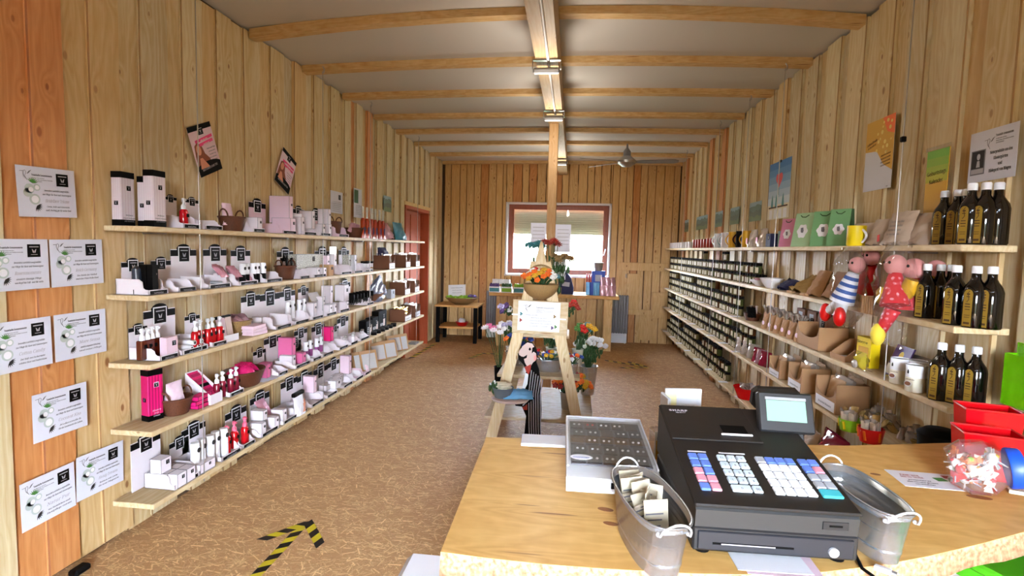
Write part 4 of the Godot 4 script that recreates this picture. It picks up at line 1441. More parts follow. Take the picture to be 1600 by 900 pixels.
func left_third():
	tray(2, -2.398, 0.121, 0.164, 0.017, 0.115, "with four brown pump bottles, nearest the camera", 0.06)
	bottles_in_row(2, 0.10, -2.329, -2.425, 4, 0.155, "square", "brown_liquid", "white_gloss", "square pump bottle of brown lotion in the nearest tray of the third left shelf")
	carton("leaflet_block", "slanted block of pale pink leaflets right of the brown pump bottles", "leaflets", on_left(2, 0.05, -2.440) + Vector3(0, 0.004, 0), Vector3(0.075, 0.10, 0.04), "pink_pale", "", PI / 2, false)
	tray(2, -2.582, 0.195, 0.246, -0.023, 0.215, "with the biggest striped card and ring-marked tubes", 0.075)
	for q in [[301, 548, "lower left"], [310, 543, "middle"], [307, 550, "lower middle"], [317, 547, "right"]]:
		pass
	for i in 4:
		var t := thing("white_tube", "white tube with a dark ring mark lying end-on in the tray with the biggest card", "tube", on_left(2, 0.03, lerpf(-2.577, -2.666, (i % 2) * 0.6 + (0.25 if i > 1 else 0.0))) + Vector3(0, 0.02 + 0.026 * (i / 2), 0), PI / 2, "white tubes lying in the third left shelf")
		var s := st()
		tube(s, [Vector3(0, 0, 0), Vector3(0, 0, -0.10)], 0.014, 12)
		ob("tube_body", s, "white", t)
		s = st()
		lathe(s, [Vector2(0.0, 0.001), Vector2(0.008, 0.001)], 12, Transform3D(Basis(Vector3.RIGHT, PI / 2), Vector3.ZERO))
		ob("ring_mark", s, "ink", t)
	tray(2, -2.779, 0.123, 0.173, 0.020, 0.119, "holding five red spray bottles", 0.055)
	bottles_in_row(2, 0.05, -2.629, -2.828, 5, 0.155, "round", "red_liquid", "white_gloss", "clear red spray bottle with a white cap in the row on the third left shelf")
	var ho := thing("leaflet_holder", "white stand of narrow brochures right of the red spray bottles", "leaflet stand", on_left(2, 0.04, -2.917), PI / 2)
	var s3 := st()
	bx(s3, Vector3(0, 0.004, -0.03), Vector3(0.13, 0.008, 0.07))
	bx(s3, Vector3(0, 0.02, 0.004), Vector3(0.13, 0.04, 0.003))
	bx(s3, Vector3(0, 0.05, -0.062), Vector3(0.13, 0.10, 0.003))
	ob("holder", s3, "white", ho)
	for i in 2: put("brochure", box(Vector3(0.055, 0.13, 0.02), 0.001), "pink_pale" if i == 0 else "wax", ho, Vector3(-0.03 + i * 0.06, 0.01, -0.03), Vector3(-0.15, 0, 0))
	for i in 2: put("black_flap", box(Vector3(0.058, 0.018, 0.022)), "black", ho, Vector3(-0.03 + i * 0.06, 0.132, -0.05), Vector3(-0.15, 0, 0))
	basket("pale kraft basket of wrapped soaps behind the brochure stand on the third left shelf", on_left(2, 0.14, -3.133), 0.10, 0.09, "wicker_pale", false, 0.7, PI / 2)
	for i in 4: pouch("soap_packet", "pinkish cellophane soap packet heaped above the pale kraft basket", "packet", on_left(2, 0.14, -3.070 - i * 0.045) + Vector3(0, 0.075, 0), Vector3(0.10, 0.07, 0.04), "cello_pink", PI / 2 + 0.5 * i, -0.9, 0.2, "soap packets in the pale kraft basket", i + 12)
	for i in 3: carton("soap_carton", "flat pale pink soap carton in the stack of three at the front edge", "box", on_left(2, 0.055, -3.169 + 0.006 * (i - 1)) + Vector3(0, 0.021 * i, 0), Vector3(0.15, 0.020, 0.085), "pink_pale", "three flat soap cartons on the third left shelf", PI / 2 + 0.04 * (i - 1), false)
	tray(2, -3.456, 0.201, 0.250, -0.099, 0.209, "with one flat white carton, behind the soap stack", 0.085)
	small_box(2, 0.11, -3.370, 0.052, 0.081, 0.07, "card_white", "flat white carton with dark edges lying above the soap stack")
	tray(2, -3.702, 0.209, 0.250, -0.114, 0.253, "with a leaning striped card, in the middle", 0.08)
	tray(2, -3.950, 0.191, 0.247, -0.126, 0.220, "below the row of round black-marked bottles", 0.06)
	bottles_in_row(2, 0.10, -3.660, -3.903, 4, 0.13, "foam", "white", "", "white foam bottle with a round dark mark in the third left shelf", 0.03)
	tray(2, -4.184, 0.187, 0.245, -0.118, 0.165, "with printed boxes standing in it", 0.055)
	small_box(2, 0.07, -4.016, 0.050, 0.114, 0.08, "card_white", "tall white bottle carton right of the round-marked bottles")
	small_box(2, 0.1, -4.222, 0.050, 0.119, 0.08, "card_white", "white carton with grey edges, lower left of the piled cartons", 0.03)
	small_box(2, 0.1, -4.366, 0.050, 0.155, 0.08, "card_white", "white carton with grey edges, upper left of the piled cartons", 0.075)
	small_box(2, 0.02, -4.185, 0.050, 0.082, 0.06, "card_white", "small printed carton, left one in its tray on the third left shelf")
	small_box(2, 0.02, -4.269, 0.050, 0.084, 0.06, "card_white", "small printed carton, right one in its tray on the third left shelf")
	tray(2, -4.440, 0.196, 0.0, 0.0, 0.0, "with white cartons piled high, left of the combs", 0.07)
	small_box(2, 0.09, -4.650, 0.101, 0.149, 0.09, "card_white", "large white square carton with dark edges topping the pile on the third left shelf", 0.07)
	small_box(2, 0.02, -4.516, 0.050, 0.076, 0.07, "card_white", "white carton with a black emblem below the large square one")
	tag(put("silver_card", box(Vector3(0.16, 0.08, 0.004), 0.001), "silver", self, Vector3(-1.84, LY[2] + 0.115, -4.179), Vector3(-0.5, PI / 2, 0)), "shiny silver card reflecting light above the white cartons of the third left shelf", "card")
	tray(2, -5.033, 0.177, 0.250, -0.238, 0.239, "filled with black combs", 0.06)
	for i in 7:
		var t := thing("black_comb", "black comb standing in the dark row of the third left shelf", "comb", on_left(2, 0.07, lerpf(-4.712, -5.183, i / 6.0)) + Vector3(0, 0.03, 0), PI / 2, "black combs in their tray")
		var s := st()
		bx(s, Vector3(0, 0.07, -0.03), Vector3(0.020, 0.05, 0.12), 0.004)
		ob("comb_back", s, "black", t)
		s = st()
		for k in 6: bx(s, Vector3(0, 0.025, -0.08 + k * 0.02), Vector3(0.012, 0.05, 0.006))
		ob("teeth", s, "black", t)
	var lb = basket("dark oval basket tipped up against the wall, holding a blue flowered bag", on_left(2, 0.11, -5.355) + Vector3(0, 0.012, 0), 0.19, 0.07, "kraft_dark", false, 0.5, PI / 2)
	pouch("flowered_bag", "blue and grey flowered cushion bag slumped in the tipped oval basket", "bag", on_left(2, 0.07, -5.457) + Vector3(0, 0.03, 0), Vector3(0.40, 0.19, 0.10), "flowered", PI / 2, -0.2, 0.6, "", 22, 0.35)
	carton("silver_carton", "small silver-grey carton standing right of the tipped oval basket", "box", on_left(2, 0.05, -5.717), Vector3(0.13, 0.10, 0.06), "grey", "", PI / 2, false)
	goods_box(2, -6.216, 0.20, 0.15, "open brown cardboard box of wrapped cushions on the third left shelf, nearer one", "cello_bag")
	goods_box(2, -6.614, 0.19, 0.15, "open brown cardboard box of wrapped cushions on the third left shelf, by the door", "cello_bag")


func left_fourth():
	tall_box("tall hot pink bottle box with black ends on the fourth left shelf", Vector3(-1.840, LY[3], -2.428), 0.262, "pink_hot", PI / 2 - 0.25)
	basket("brown wicker basket with a white bag next to the tall pink box", on_left(3, 0.10, -2.540), 0.083, 0.085, "wicker", true, 0.9, PI / 2)
	pouch("gift_bag", "pale pink and white gift bag in the wicker basket beside the tall pink box", "bag", on_left(3, 0.10, -2.528) + Vector3(0, 0.04, 0), Vector3(0.115, 0.13, 0.085), "pink_pale", PI / 2, 0.0, 0.85, "", 31)
	for i in 5: carton("pink_carton", "flat hot pink carton with black ends in the low stack on the fourth left shelf", "box", on_left(3, 0.055 + 0.05 * (i % 2), -2.682 + 0.012 * (i % 3)) + Vector3(0, 0.024 * (i / 2), 0), Vector3(0.13, 0.023, 0.048), "pink_hot", "flat pink cartons stacked on the fourth left shelf", PI / 2 + 0.03 * i, true)
	var w := thing("pink_dispenser", "white slanted dispenser box full of hot pink sachets", "dispenser", on_left(3, 0.02, -2.750), PI / 2)
	var s := st()
	for a in [-1.0, 1.0]: prism(s, PackedVector2Array([Vector2(0, 0), Vector2(-0.15, 0), Vector2(-0.15, 0.175), Vector2(0, 0.055)]), 0.003, Transform3D(Basis(Vector3.UP, -PI / 2), Vector3(a * 0.05, 0, 0)))
	bx(s, Vector3(0, 0.028, 0), Vector3(0.10, 0.056, 0.003))
	bx(s, Vector3(0, 0.0875, -0.15), Vector3(0.10, 0.175, 0.003))
	ob("dispenser_body", s, "card_white", w)
	for i in 4:
		var sc := thing("pink_sachet", "hot pink sachet with white print in the slanted dispenser box", "sachet", on_left(3, 0.04 + 0.027 * i, -2.750) + Vector3(0, 0.055 + 0.026 * i, 0), PI / 2, "sachets in the slanted dispenser")
		put("sachet_body", box(Vector3(0.088, 0.075, 0.006), 0.002), "pink_hot", sc, Vector3(0, -0.02, 0), Vector3(-0.75, 0, 0))
		put("printed_band", box(Vector3(0.07, 0.018, 0.0075)), "black" if i == 1 else "pink_dark", sc, Vector3(0, 0.012, -0.021), Vector3(-0.75, 0, 0))
	tray(3, -2.926, 0.130, 0.0, 0.0, 0.0, "with four pink-filled spray bottles", 0.05)
	bottles_in_row(3, 0.05, -2.797, -2.986, 4, 0.15, "round", "berry_liquid", "white_gloss", "spray bottle of berry-red liquid with a white cap on the fourth left shelf")
	basket("wide golden-brown basket heaped with hot pink sachets", on_left(3, 0.11, -3.140), 0.155, 0.095, "wicker", false, 0.72, PI / 2)
	for i in 14:
		var a := i * 2.4
		var q := 0.03 + 0.0075 * i
		pouch("pink_sachet", "shiny hot pink sachet heaped in the wide golden-brown basket", "sachet", on_left(3, 0.11 - sin(a) * q * 0.7, -3.140 + cos(a) * q) + Vector3(0, 0.10 - q * 0.2, 0), Vector3(0.085, 0.075, 0.03), "pink_shiny", a, -0.9, 0.0, "sachets in the wide basket", i)
	for i in 4: tag(put("price_list", box(Vector3(0.22, 0.0012, 0.15)), "sheet", self, on_left(3, 0.085, -3.334 - 0.02 * i) + Vector3(0, 0.0015 * i, 0), Vector3(0, PI / 2 + 0.12 * (i - 1), 0)), "white printed sheet in the loose pile below the golden-brown basket", "paper", "loose sheets on the fourth left shelf")
	tray(3, -3.441, 0.114, 0.176, 0.012, 0.146, "with dark pink cartons, right of the golden-brown basket", 0.05)
	for i in 3: small_box(3, 0.05 + 0.02 * i, -3.323 - i * 0.045, 0.042, 0.095 - 0.006 * i, 0.07, "pink_mid", "upright pink carton in the tray right of the golden-brown basket", 0.004, "upright pink cartons")
	tray(3, -3.713, 0.221, 0.249, -0.095, 0.217, "piled with square pink boxes", 0.055)
	small_box(3, 0.08, -3.702, 0.050, 0.154, 0.11, "pink_mid", "large square pink box with dark edges on top of the pink pile", 0.06)
	small_box(3, 0.06, -3.666, 0.050, 0.084, 0.10, "card_white", "white box under the large square pink box")
	small_box(3, 0.04, -3.781, 0.050, 0.082, 0.09, "pink_mid", "square pink box leaning at the right of the pink pile")
	tray(3, -3.932, 0.134, 0.161, 0.011, 0.157, "with purple and white bottles", 0.06)
	tray(3, -4.125, 0.184, 0.242, -0.102, 0.203, "right of the purple bottles, tall card behind", 0.06)
	bottles_in_row(3, 0.09, -3.901, -4.168, 4, 0.125, "foam", "violet", "", "purple bottle with a white cap and dark mark on the fourth left shelf", 0.02)
	small_box(3, 0.08, -4.336, 0.050, 0.123, 0.08, "pink_hot", "flat hot pink carton right of the purple bottles", 0.08)
	tray(3, -4.421, 0.181, 0.238, -0.104, 0.232, "below a flat pink carton, in the middle", 0.06)
	tray(3, -4.648, 0.153, 0.168, 0.002, 0.133, "behind the silver tubes, with an empty front", 0.055)
	tray(3, -4.899, 0.220, 0.244, -0.089, 0.241, "with silver-capped tubes, next to the black cartons", 0.05)
	for i in 7:
		var t := thing("silver_tube", "small white tube with a silver cap in the row before the black cartons", "tube", on_left(3, 0.06 + 0.03 * (i % 2), lerpf(-4.533, -5.119, i / 6.0)) + Vector3(0, 0.004, 0), PI / 2, "silver-capped tubes on the fourth left shelf")
		var s2 := st()
		lathe(s2, [Vector2(0, 0), Vector2(0.018, 0), Vector2(0.017, 0.05)], 12)
		ob("tube_body", s2, "white", t)
		s2 = st()
		lathe(s2, [Vector2(0.016, 0.05), Vector2(0.016, 0.075), Vector2(0, 0.077)], 12)
		ob("cap", s2, "silver", t)
	for i in 3:
		var t = carton("men_carton", "black gift carton with white print, %s of three near the door, fourth left shelf" % ["nearest", "middle", "farthest"][i], "box", on_left(3, 0.09 + 0.02 * i, [-5.101, -5.326, -5.590][i]), Vector3([0.15, 0.16, 0.24][i], [0.155, 0.16, 0.20][i], 0.08), "black", "", PI / 2, false)
		words("MEN", 0.03, "white", t, Vector3(-0.03, 0.05, 0.0412), Vector3(0, 0, PI / 2 if i == 0 else 0.0))
		put("printed_panel", box(Vector3(0.05, 0.08, 0.001)), "wax", t, Vector3(0.04, 0.03, 0.0412))
	for i in 6:
		var t := thing("black_tin", "small round black tin in the row along the front edge near the door", "tin", on_left(3, 0.03, lerpf(-5.173, -5.775, i / 5.0)), PI / 2, "black tins on the fourth left shelf")
		var s2 := st()
		lathe(s2, [Vector2(0, 0), Vector2(0.030, 0), Vector2(0.030, 0.022)], 16)
		ob("tin_base", s2, "black", t)
		s2 = st()
		lathe(s2, [Vector2(0.0315, 0.022), Vector2(0.0315, 0.036), Vector2(0.028, 0.039), Vector2(0, 0.039)], 16)
		ob("lid", s2, "ink", t)
	goods_box(3, -6.252, 0.26, 0.15, "open brown cardboard box with gold foil packets on the fourth left shelf, nearer one", "gold_foil")
	goods_box(3, -6.655, 0.22, 0.16, "open brown cardboard box with foil packets on the fourth left shelf, by the door", "cello_bag")


func left_lowest():
	var y: float = LY[4]
	tray(4, -2.501, 0.179, 0.270, -0.056, 0.191, "filled with eight cream cartons, nearest the camera", 0.078)
	var za := -2.417
	for i in 2: for j in 3: small_box(4, 0.006 + 0.056 * j, za - 0.038 - i * 0.066, 0.062, 0.074, 0.054, "card_white", "white cream carton with dark edges in the nearest tray of the lowest left shelf", 0.004, "cream cartons in the nearest tray of the lowest shelf")
	small_box(4, 0.085, za - 0.028, 0.068, 0.075, 0.062, "card_white", "single white cream carton on top of the others, nearest on the lowest left shelf", 0.08, "")
	tray(4, -2.657, 0.122, 0.173, 0.020, 0.147, "with flat white cartons, second from the camera", 0.07)
	for i in 2: small_box(4, 0.01 + 0.06 * i, -2.657, 0.12, 0.052, 0.056, "card_white", "flat white carton in the second tray of the lowest left shelf", 0.004, "flat cartons in the second tray of the lowest shelf")
	tray(4, -2.868, 0.184, 0.219, -0.075, 0.195, "holding five white foam bottles", 0.06)
	bottles_in_row(4, 0.06, -2.623, -2.863, 5, 0.165, "foam", "white", "", "white foam bottle with a black emblem in the five-bottle tray of the lowest shelf")
	tray(4, -3.040, 0.127, 0.0, 0.0, 0.0, "with three red spray bottles with pink caps", 0.055)
	bottles_in_row(4, 0.06, -2.889, -3.067, 3, 0.17, "round", "red_liquid", "pink_cap", "red spray bottle with a pink cap on the lowest left shelf")
	tray(4, -3.272, 0.201, 0.198, -0.088, 0.220, "with three white cubes, one on top", 0.055)
	small_box(4, 0.02, -3.212, 0.050, 0.087, 0.09, "card_white", "white cube carton, left one under the single cube on the lowest left shelf")
	small_box(4, 0.02, -3.367, 0.050, 0.077, 0.09, "card_white", "white cube carton, right one under the single cube on the lowest left shelf")
	small_box(4, 0.05, -3.276, 0.050, 0.068, 0.09, "card_white", "white cube carton set on top of two others on the lowest left shelf", 0.085)
	tray(4, -3.536, 0.204, 0.223, -0.084, 0.232, "with a pink sachet at the back", 0.06)
	pouch("pink_sachet", "pale pink printed sachet leaning against the card behind the white carton", "sachet", on_left(4, 0.12, -3.434) + Vector3(0, 0.06, 0), Vector3(0.12, 0.13, 0.03), "pink_foil", PI / 2, -0.6, 0.0, "", 2)
	small_box(4, 0.03, -3.484, 0.050, 0.094, 0.09, "card_white", "white carton with a dark edge right of the stacked cubes")
	tray(4, -3.703, 0.131, 0.0, 0.0, 0.0, "behind the black-topped pouch", 0.06)
	var p = pouch("black_top_pouch", "white pouch with a black top and a printed figure on the lowest left shelf", "pouch", on_left(4, 0.02, -3.670), Vector3(0.14, 0.155, 0.05), "white", PI / 2, -0.08, 0.6, "", 8)
	put("black_top", box(Vector3(0.145, 0.030, 0.030), 0.006), "black", p, Vector3(0, 0.145, -0.012))
	var s := st()
	prism(s, arc(8, 0, TAU * 7 / 8, Vector2(0.012, 0.015), Vector2(0.02, 0.105)), 0.0006, Transform3D(Basis.IDENTITY, Vector3(0, 0, 0.027)))
	prism(s, PackedVector2Array([Vector2(0.0, 0.02), Vector2(0.04, 0.02), Vector2(0.032, 0.055), Vector2(0.042, 0.085), Vector2(0.02, 0.095), Vector2(0.0, 0.085), Vector2(0.01, 0.055)]), 0.0006, Transform3D(Basis.IDENTITY, Vector3(0, 0, 0.028)))
	ob("printed_figure", s, "print_skin", p)
	tray(4, -3.947, 0.216, 0.239, -0.103, 0.245, "with three pale pink cubes", 0.06)
	small_box(4, 0.02, -3.881, 0.050, -0.006, 0.09, "pink_pale", "pale pink cube carton, left one in its tray on the lowest left shelf")
	small_box(4, 0.02, -4.056, 0.050, -0.021, 0.09, "pink_pale", "pale pink cube carton, right one in its tray on the lowest left shelf")
	small_box(4, 0.05, -3.972, 0.050, 0.133, 0.09, "pink_pale", "pale pink cube carton on top of two others on the lowest left shelf", 0.085)
	tray(4, -4.196, 0.191, 0.226, -0.118, 0.241, "with flat white cartons, beyond the pink cubes", 0.06)
	small_box(4, 0.07, -4.281, 0.142, 0.045, 0.07, "card_white", "wide flat white carton beyond the pale pink cubes", 0.03)
	tray(4, -4.516, 0.190, 0.223, -0.154, 0.262, "with grey-edged cartons, halfway along", 0.06)
	for i in 3: small_box(4, 0.02 + 0.03 * i, -4.329 - 0.09 * i, 0.10, 0.07, 0.07, "card_white", "grey-edged white carton in the middle of the lowest left shelf, %s of three" % ["nearest", "second", "farthest"][i], 0.03)
	tray(4, -4.777, 0.178, 0.223, -0.165, 0.238, "with pink cartons, left of the silver frames", 0.06)
	small_box(4, 0.06, -4.668, 0.050, 0.169, 0.09, "pink_pale", "pale pink cube carton left of the silver frames, upper one", 0.075)
	small_box(4, 0.04, -4.784, 0.050, 0.009, 0.09, "pink_pale", "pale pink cube carton left of the silver frames, lower one")
	tray(4, -4.983, 0.158, 0.166, -0.004, 0.152, "last before the silver frames", 0.07, true)
	var spots := [[-5.048, 0.10], [-5.115, 0.05], [-5.560, 0.12], [-5.665, 0.09], [-5.719, 0.05], [-6.075, 0.11], [-6.169, 0.06]]
	for i in spots.size():
		var t := thing("boxed_picture", "silver-fronted brown boxed picture leaning on the lowest left shelf, %s from the camera" % ["first", "second", "third", "fourth", "fifth", "sixth", "last"][i], "picture", on_left(4, spots[i][1], spots[i][0]), PI / 2 - 0.55, "boxed silver pictures on the lowest shelf")
		var r := Vector3(-0.28, 0, 0)
		put("carton", box(Vector3(0.21, 0.20, 0.035), 0.002), "kraft_light", t, Vector3(0, 0.005, 0), r)
		put("silver_front", box(Vector3(0.165, 0.155, 0.004)), "silver", t, Vector3(0, 0.022, 0.015), r)
	tag(put("flat_packet", box(Vector3(0.16, 0.02, 0.10), 0.003), "grey", self, on_left(4, 0.07, -6.670), Vector3(0, PI / 2, 0)), "flat grey packet at the far end of the lowest left shelf", "packet")


# ---------------------------------------------------------------- right wall
func right_wall_papers():
	var s: SurfaceTool
	# large yellow poster; the drawn figure is left out, only its colours stay
	var t := thing("yellow_poster", "tall yellow and white poster on the right wall above the yellow mug", "poster", Vector3(RX - 0.006, 2.056, -3.161), -PI / 2)
	put("sheet", box(Vector3(0.27, 0.385, 0.0014), 0.0, Vector3(0, -0.1925, 0)), "sheet", t)
	s = st()
	prism(s, PackedVector2Array([Vector2(-0.135, 0.03), Vector2(-0.135, 0.1925), Vector2(0.135, 0.1925), Vector2(0.135, -0.10), Vector2(0.05, -0.06), Vector2(-0.02, 0.02)]), 0.0006, Transform3D(Basis.IDENTITY, Vector3(0, 0, 0.001)))
	ob("yellow_field", s, "mustard", t)
	s = st()
	prism(s, PackedVector2Array([Vector2(0.02, 0.1925), Vector2(0.135, 0.1925), Vector2(0.135, 0.09), Vector2(0.07, 0.11)]), 0.0006, Transform3D(Basis.IDENTITY, Vector3(0, 0, 0.0014)))
	ob("orange_field", s, "orange", t)
	s = st()
	for i in 16: prism(s, arc(8, 0, TAU * 7 / 8, Vector2(0.012, 0.012) * rng.randf_range(0.5, 1.0), Vector2(rng.randf_range(-0.03, 0.12), rng.randf_range(0.0, 0.17))), 0.0005, Transform3D(Basis.IDENTITY, Vector3(0, 0, 0.0019)))
	tag(ob("pale_dots", s, "yellow_pale", t), "", "", "", "stuff")
	words("Lebensfreude", 0.014, "ink_brown", t, Vector3(-0.07, 0.075, 0.002), Vector3(0, 0, 0.2), "Droid Serif", 0.10, 0.2)
	words("schenken", 0.012, "ink_brown", t, Vector3(-0.07, 0.055, 0.002), Vector3(0, 0, 0.2), "Droid Serif", 0.08, 0.2)
	for i in 4: words("Glück ist ein Geschenk", 0.008, "ink_brown", t, Vector3(0.07, -0.01 - i * 0.018, 0.002), Vector3(0, 0, 0.1), "Droid Serif", 0.09, 0.2)
	words("www", 0.005, "ink_grey", t, Vector3(0.10, -0.182, 0.001))
	# calendar
	t = thing("wall_calendar", "blue wall calendar with a red heart balloon, hanging above the green gift bags", "calendar", Vector3(RX - 0.006, 2.02, -4.58), -PI / 2)
	put("sheet", box(Vector3(0.46, 0.47, 0.0016), 0.0, Vector3(0, -0.235, 0)), "wax_pale", t)
	for i in 6: put("sky_band", box(Vector3(0.455, 0.06, 0.0006)), plain("cal%d" % i, Color(0.20, 0.42, 0.66).lerp(Color(0.85, 0.88, 0.90), i / 5.5), 0.6), t, Vector3(0, 0.174 - i * 0.058, 0.0012))
	s = st()
	var hp := PackedVector2Array([Vector2(0, -0.07)])
	for i in 13:
		var a := lerpf(-0.5, PI + 0.5, i / 12.0)
		var cx := 0.032 if a < PI / 2 else -0.032
		hp.append(Vector2(cx + cos(a) * 0.036, 0.012 + sin(a) * 0.036 - (0.012 if i == 6 else 0.0)))
	prism(s, hp, 0.0006, Transform3D(Basis.IDENTITY, Vector3(0, 0.09, 0.002)))
	ob("heart", s, "red", t)
	s = st()
	tube(s, [Vector3(0, 0.02, 0.002), Vector3(0.005, -0.04, 0.002)], 0.002, 4)
	for x in [-0.13, -0.04, 0.10]:
		prism(s, PackedVector2Array([Vector2(x - 0.025, -0.13), Vector2(x + 0.025, -0.13), Vector2(x + 0.012, -0.06), Vector2(x + 0.004, -0.03), Vector2(x - 0.012, -0.06)]), 0.0006, Transform3D(Basis.IDENTITY, Vector3(0, 0.0, 0.002)))
	ob("printed_shapes", s, "teal", t)
	put("ground_line", box(Vector3(0.40, 0.012, 0.0006)), "ink_brown", t, Vector3(0, -0.142, 0.002))
	for i in 4: put("date_column", box(Vector3(0.07, 0.075, 0.0006)), "white", t, Vector3(-0.15 + i * 0.10, -0.228, 0.001))
	put("hanger", box(Vector3(0.05, 0.02, 0.006), 0.002), "black", t, Vector3(0, 0.22, 0.003))
	# sign with portrait
	t = thing("portrait_sign", "white notice with a dark portrait and gothic lettering above the dark bottles", "notice", Vector3(RX - 0.006, 1.915, -2.35), -PI / 2)
	put("sheet", box(Vector3(0.245, 0.205, 0.0014), 0.0, Vector3(0, -0.1025, 0)), "sheet", t)
	put("picture_frame", box(Vector3(0.076, 0.10, 0.0006), 0.0, Vector3(0, -0.05, 0)), "ink_grey", t, Vector3(-0.072, -0.022, 0.001))
	put("picture", box(Vector3(0.066, 0.070, 0.0006), 0.0, Vector3(0, -0.035, 0)), "ink", t, Vector3(-0.072, -0.011, 0.0016))
	put("caption_field", box(Vector3(0.066, 0.018, 0.0006), 0.0, Vector3(0, -0.009, 0)), "ink_pale", t, Vector3(-0.072, -0.058, 0.0016))
	s = st()
	prism(s, arc(10, 0, TAU * 9 / 10, Vector2(0.009, 0.013), Vector2(-0.068, 0.0)), 0.0005, Transform3D(Basis.IDENTITY, Vector3(0, 0, 0.0022)))
	prism(s, PackedVector2Array([Vector2(-0.078, -0.042), Vector2(-0.058, -0.042), Vector2(-0.062, -0.016), Vector2(-0.074, -0.016)]), 0.0005, Transform3D(Basis.IDENTITY, Vector3(0, 0, 0.0022)))
	ob("printed_face", s, "ink_pale", t)
	s = st()
	hummingbird(s, Vector3(-0.018, 0.045, 0.0014), 0.045)
	ob("bird_drawing", s, "ink_grey", t)
	words("Traumhafte Genussmomente", 0.009, "ink", t, Vector3(0.055, 0.072, 0.001), Vector3.ZERO, "Droid Serif", 0.085)
	for i in 3: words(["für Menschen mit Sinn", "Naturprodukte und sinnliche Geschenke", "zum Wohlfühlen"][i], 0.004, "ink_grey", t, Vector3(0.015, 0.058 - i * 0.008, 0.001), Vector3.ZERO, "Droid Sans", [0.05, 0.085, 0.04][i], 0.0, true)
	for i in 4: words(["Naturprodukte aus den", "Klostergärten", "und", "Hildegard von Bingen"][i], 0.012, "ink", t, Vector3(0.045, 0.008 - i * 0.024, 0.001), Vector3.ZERO, "Droid Serif Bold", [0.11, 0.07, 0.02, 0.11][i])
	# green birthday calendar in foil
	t = thing("birthday_calendar", "green and yellow birthday calendar in clear foil behind the dark bottles", "calendar", Vector3(1.885, RY[0] + 0.225, -2.62), -PI / 2)
	put("sheet", box(Vector3(0.145, 0.42, 0.003), 0.0, Vector3(0, -0.21, 0)), "mustard", t)
	for i in 4: put("green_band", box(Vector3(0.145, 0.036, 0.0006)), plain("gcal%d" % i, Color(0.42, 0.66, 0.08).lerp(Color(0.75, 0.66, 0.10), i / 4.0), 0.5), t, Vector3(0, 0.172 - i * 0.036, 0.002))
	words("Geburtstags", 0.018, "ink_brown", t, Vector3(0.0, 0.105, 0.003), Vector3(0, 0, 0.05), "Droid Sans", 0.125)
	words("Kalender", 0.018, "ink_brown", t, Vector3(0.0, 0.068, 0.003), Vector3(0, 0, 0.05), "Droid Sans", 0.09)
	put("foil_edge", box(Vector3(0.16, 0.02, 0.004), 0.0, Vector3(0, -0.01, 0)), "cello", t, Vector3(0, 0.215, 0.004))
	# row of landscape prints and a clip on the suspension wire
	var where := ["farthest, above the white cups", "second from the back wall, the widest", "third from the back wall, above the red mugs", "fourth from the back wall, above the coloured mugs", "nearest, beside the calendar"]
	var zs := [-8.12, -7.18, -6.36, -5.76, -5.13]
	var ws := [0.28, 0.60, 0.30, 0.31, 0.32]
	for i in 5: scene_photo(Vector3(RX - 0.005, 1.885, zs[i]), -PI / 2, Vector2(ws[i], 0.175), i + 1, "landscape print on the right wall, %s" % where[i])
	tag(put("wire_clip", box(Vector3(0.02, 0.025, 0.02), 0.003), "black", self, Vector3(RF + 0.006, 2.015, -2.62)), "small black clip on the suspension wire left of the portrait notice", "clip")


func wine_bottle(lv: int, ins: float, z: float, h: float, label: String, turn: float):
	var t := thing("dark_bottle", label, "bottle", on_right(lv, ins, z), turn, "dark bottles with gold labels on the right shelves")
	if not share.has("wine"):
		var s := st()
		var r := 0.039
		lathe(s, [Vector2(0, 0), Vector2(r * 0.92, 0), Vector2(r, 0.006), Vector2(r, 0.136), Vector2(r * 0.86, 0.155), Vector2(r * 0.52, 0.176), Vector2(r * 0.40, 0.186), Vector2(r * 0.36, 0.215), Vector2(0, 0.215)], 8, Transform3D(Basis(Vector3.UP, PI / 8), Vector3.ZERO), 1.0, 0.9)
		share["wine"] = done(s)
		s = st()
		lathe(s, [Vector2(0.0165, 0.206), Vector2(0.0165, 0.229), Vector2(0.014, 0.234), Vector2(0, 0.234)], 16)
		share["winec"] = done(s)
		s = st()
		var p := PackedVector2Array([Vector2(-0.0145, 0.006), Vector2(0.0145, 0.006), Vector2(0.0145, 0.128)])
		p.append_array(arc(8, 0.15, PI - 0.15, Vector2(0.0145, 0.018), Vector2(0, 0.128)))
		p.append(Vector2(-0.0145, 0.128))
		prism(s, p, 0.001, Transform3D(Basis.IDENTITY, Vector3(0, 0, 0.0365)))
		share["winel"] = done(s)
		s = st()
		for q in [[0.128, 0.010, 0.006], [0.118, 0.012, 0.003], [0.090, 0.016, 0.004], [0.080, 0.018, 0.004], [0.070, 0.016, 0.003], [0.048, 0.02, 0.002], [0.040, 0.018, 0.002], [0.018, 0.02, 0.008]]: bx(s, Vector3(0, q[0], 0.0372), Vector3(q[1], q[2], 0.0006))
		tube(s, [Vector3(-0.004, 0.098, 0.0372), Vector3(0.003, 0.108, 0.0372), Vector3(-0.002, 0.132, 0.0372), Vector3(0.004, 0.14, 0.0372)], 0.0012, 4)
		share["winep"] = done(s)
	put("bottle_body", share["wine"], "bottle_dark", t)
	put("screw_cap", share["winec"], "white_gloss", t)
	put("gold_label", share["winel"], "gold_paper", t)
	put("label_print", share["winep"], "ink_brown", t)


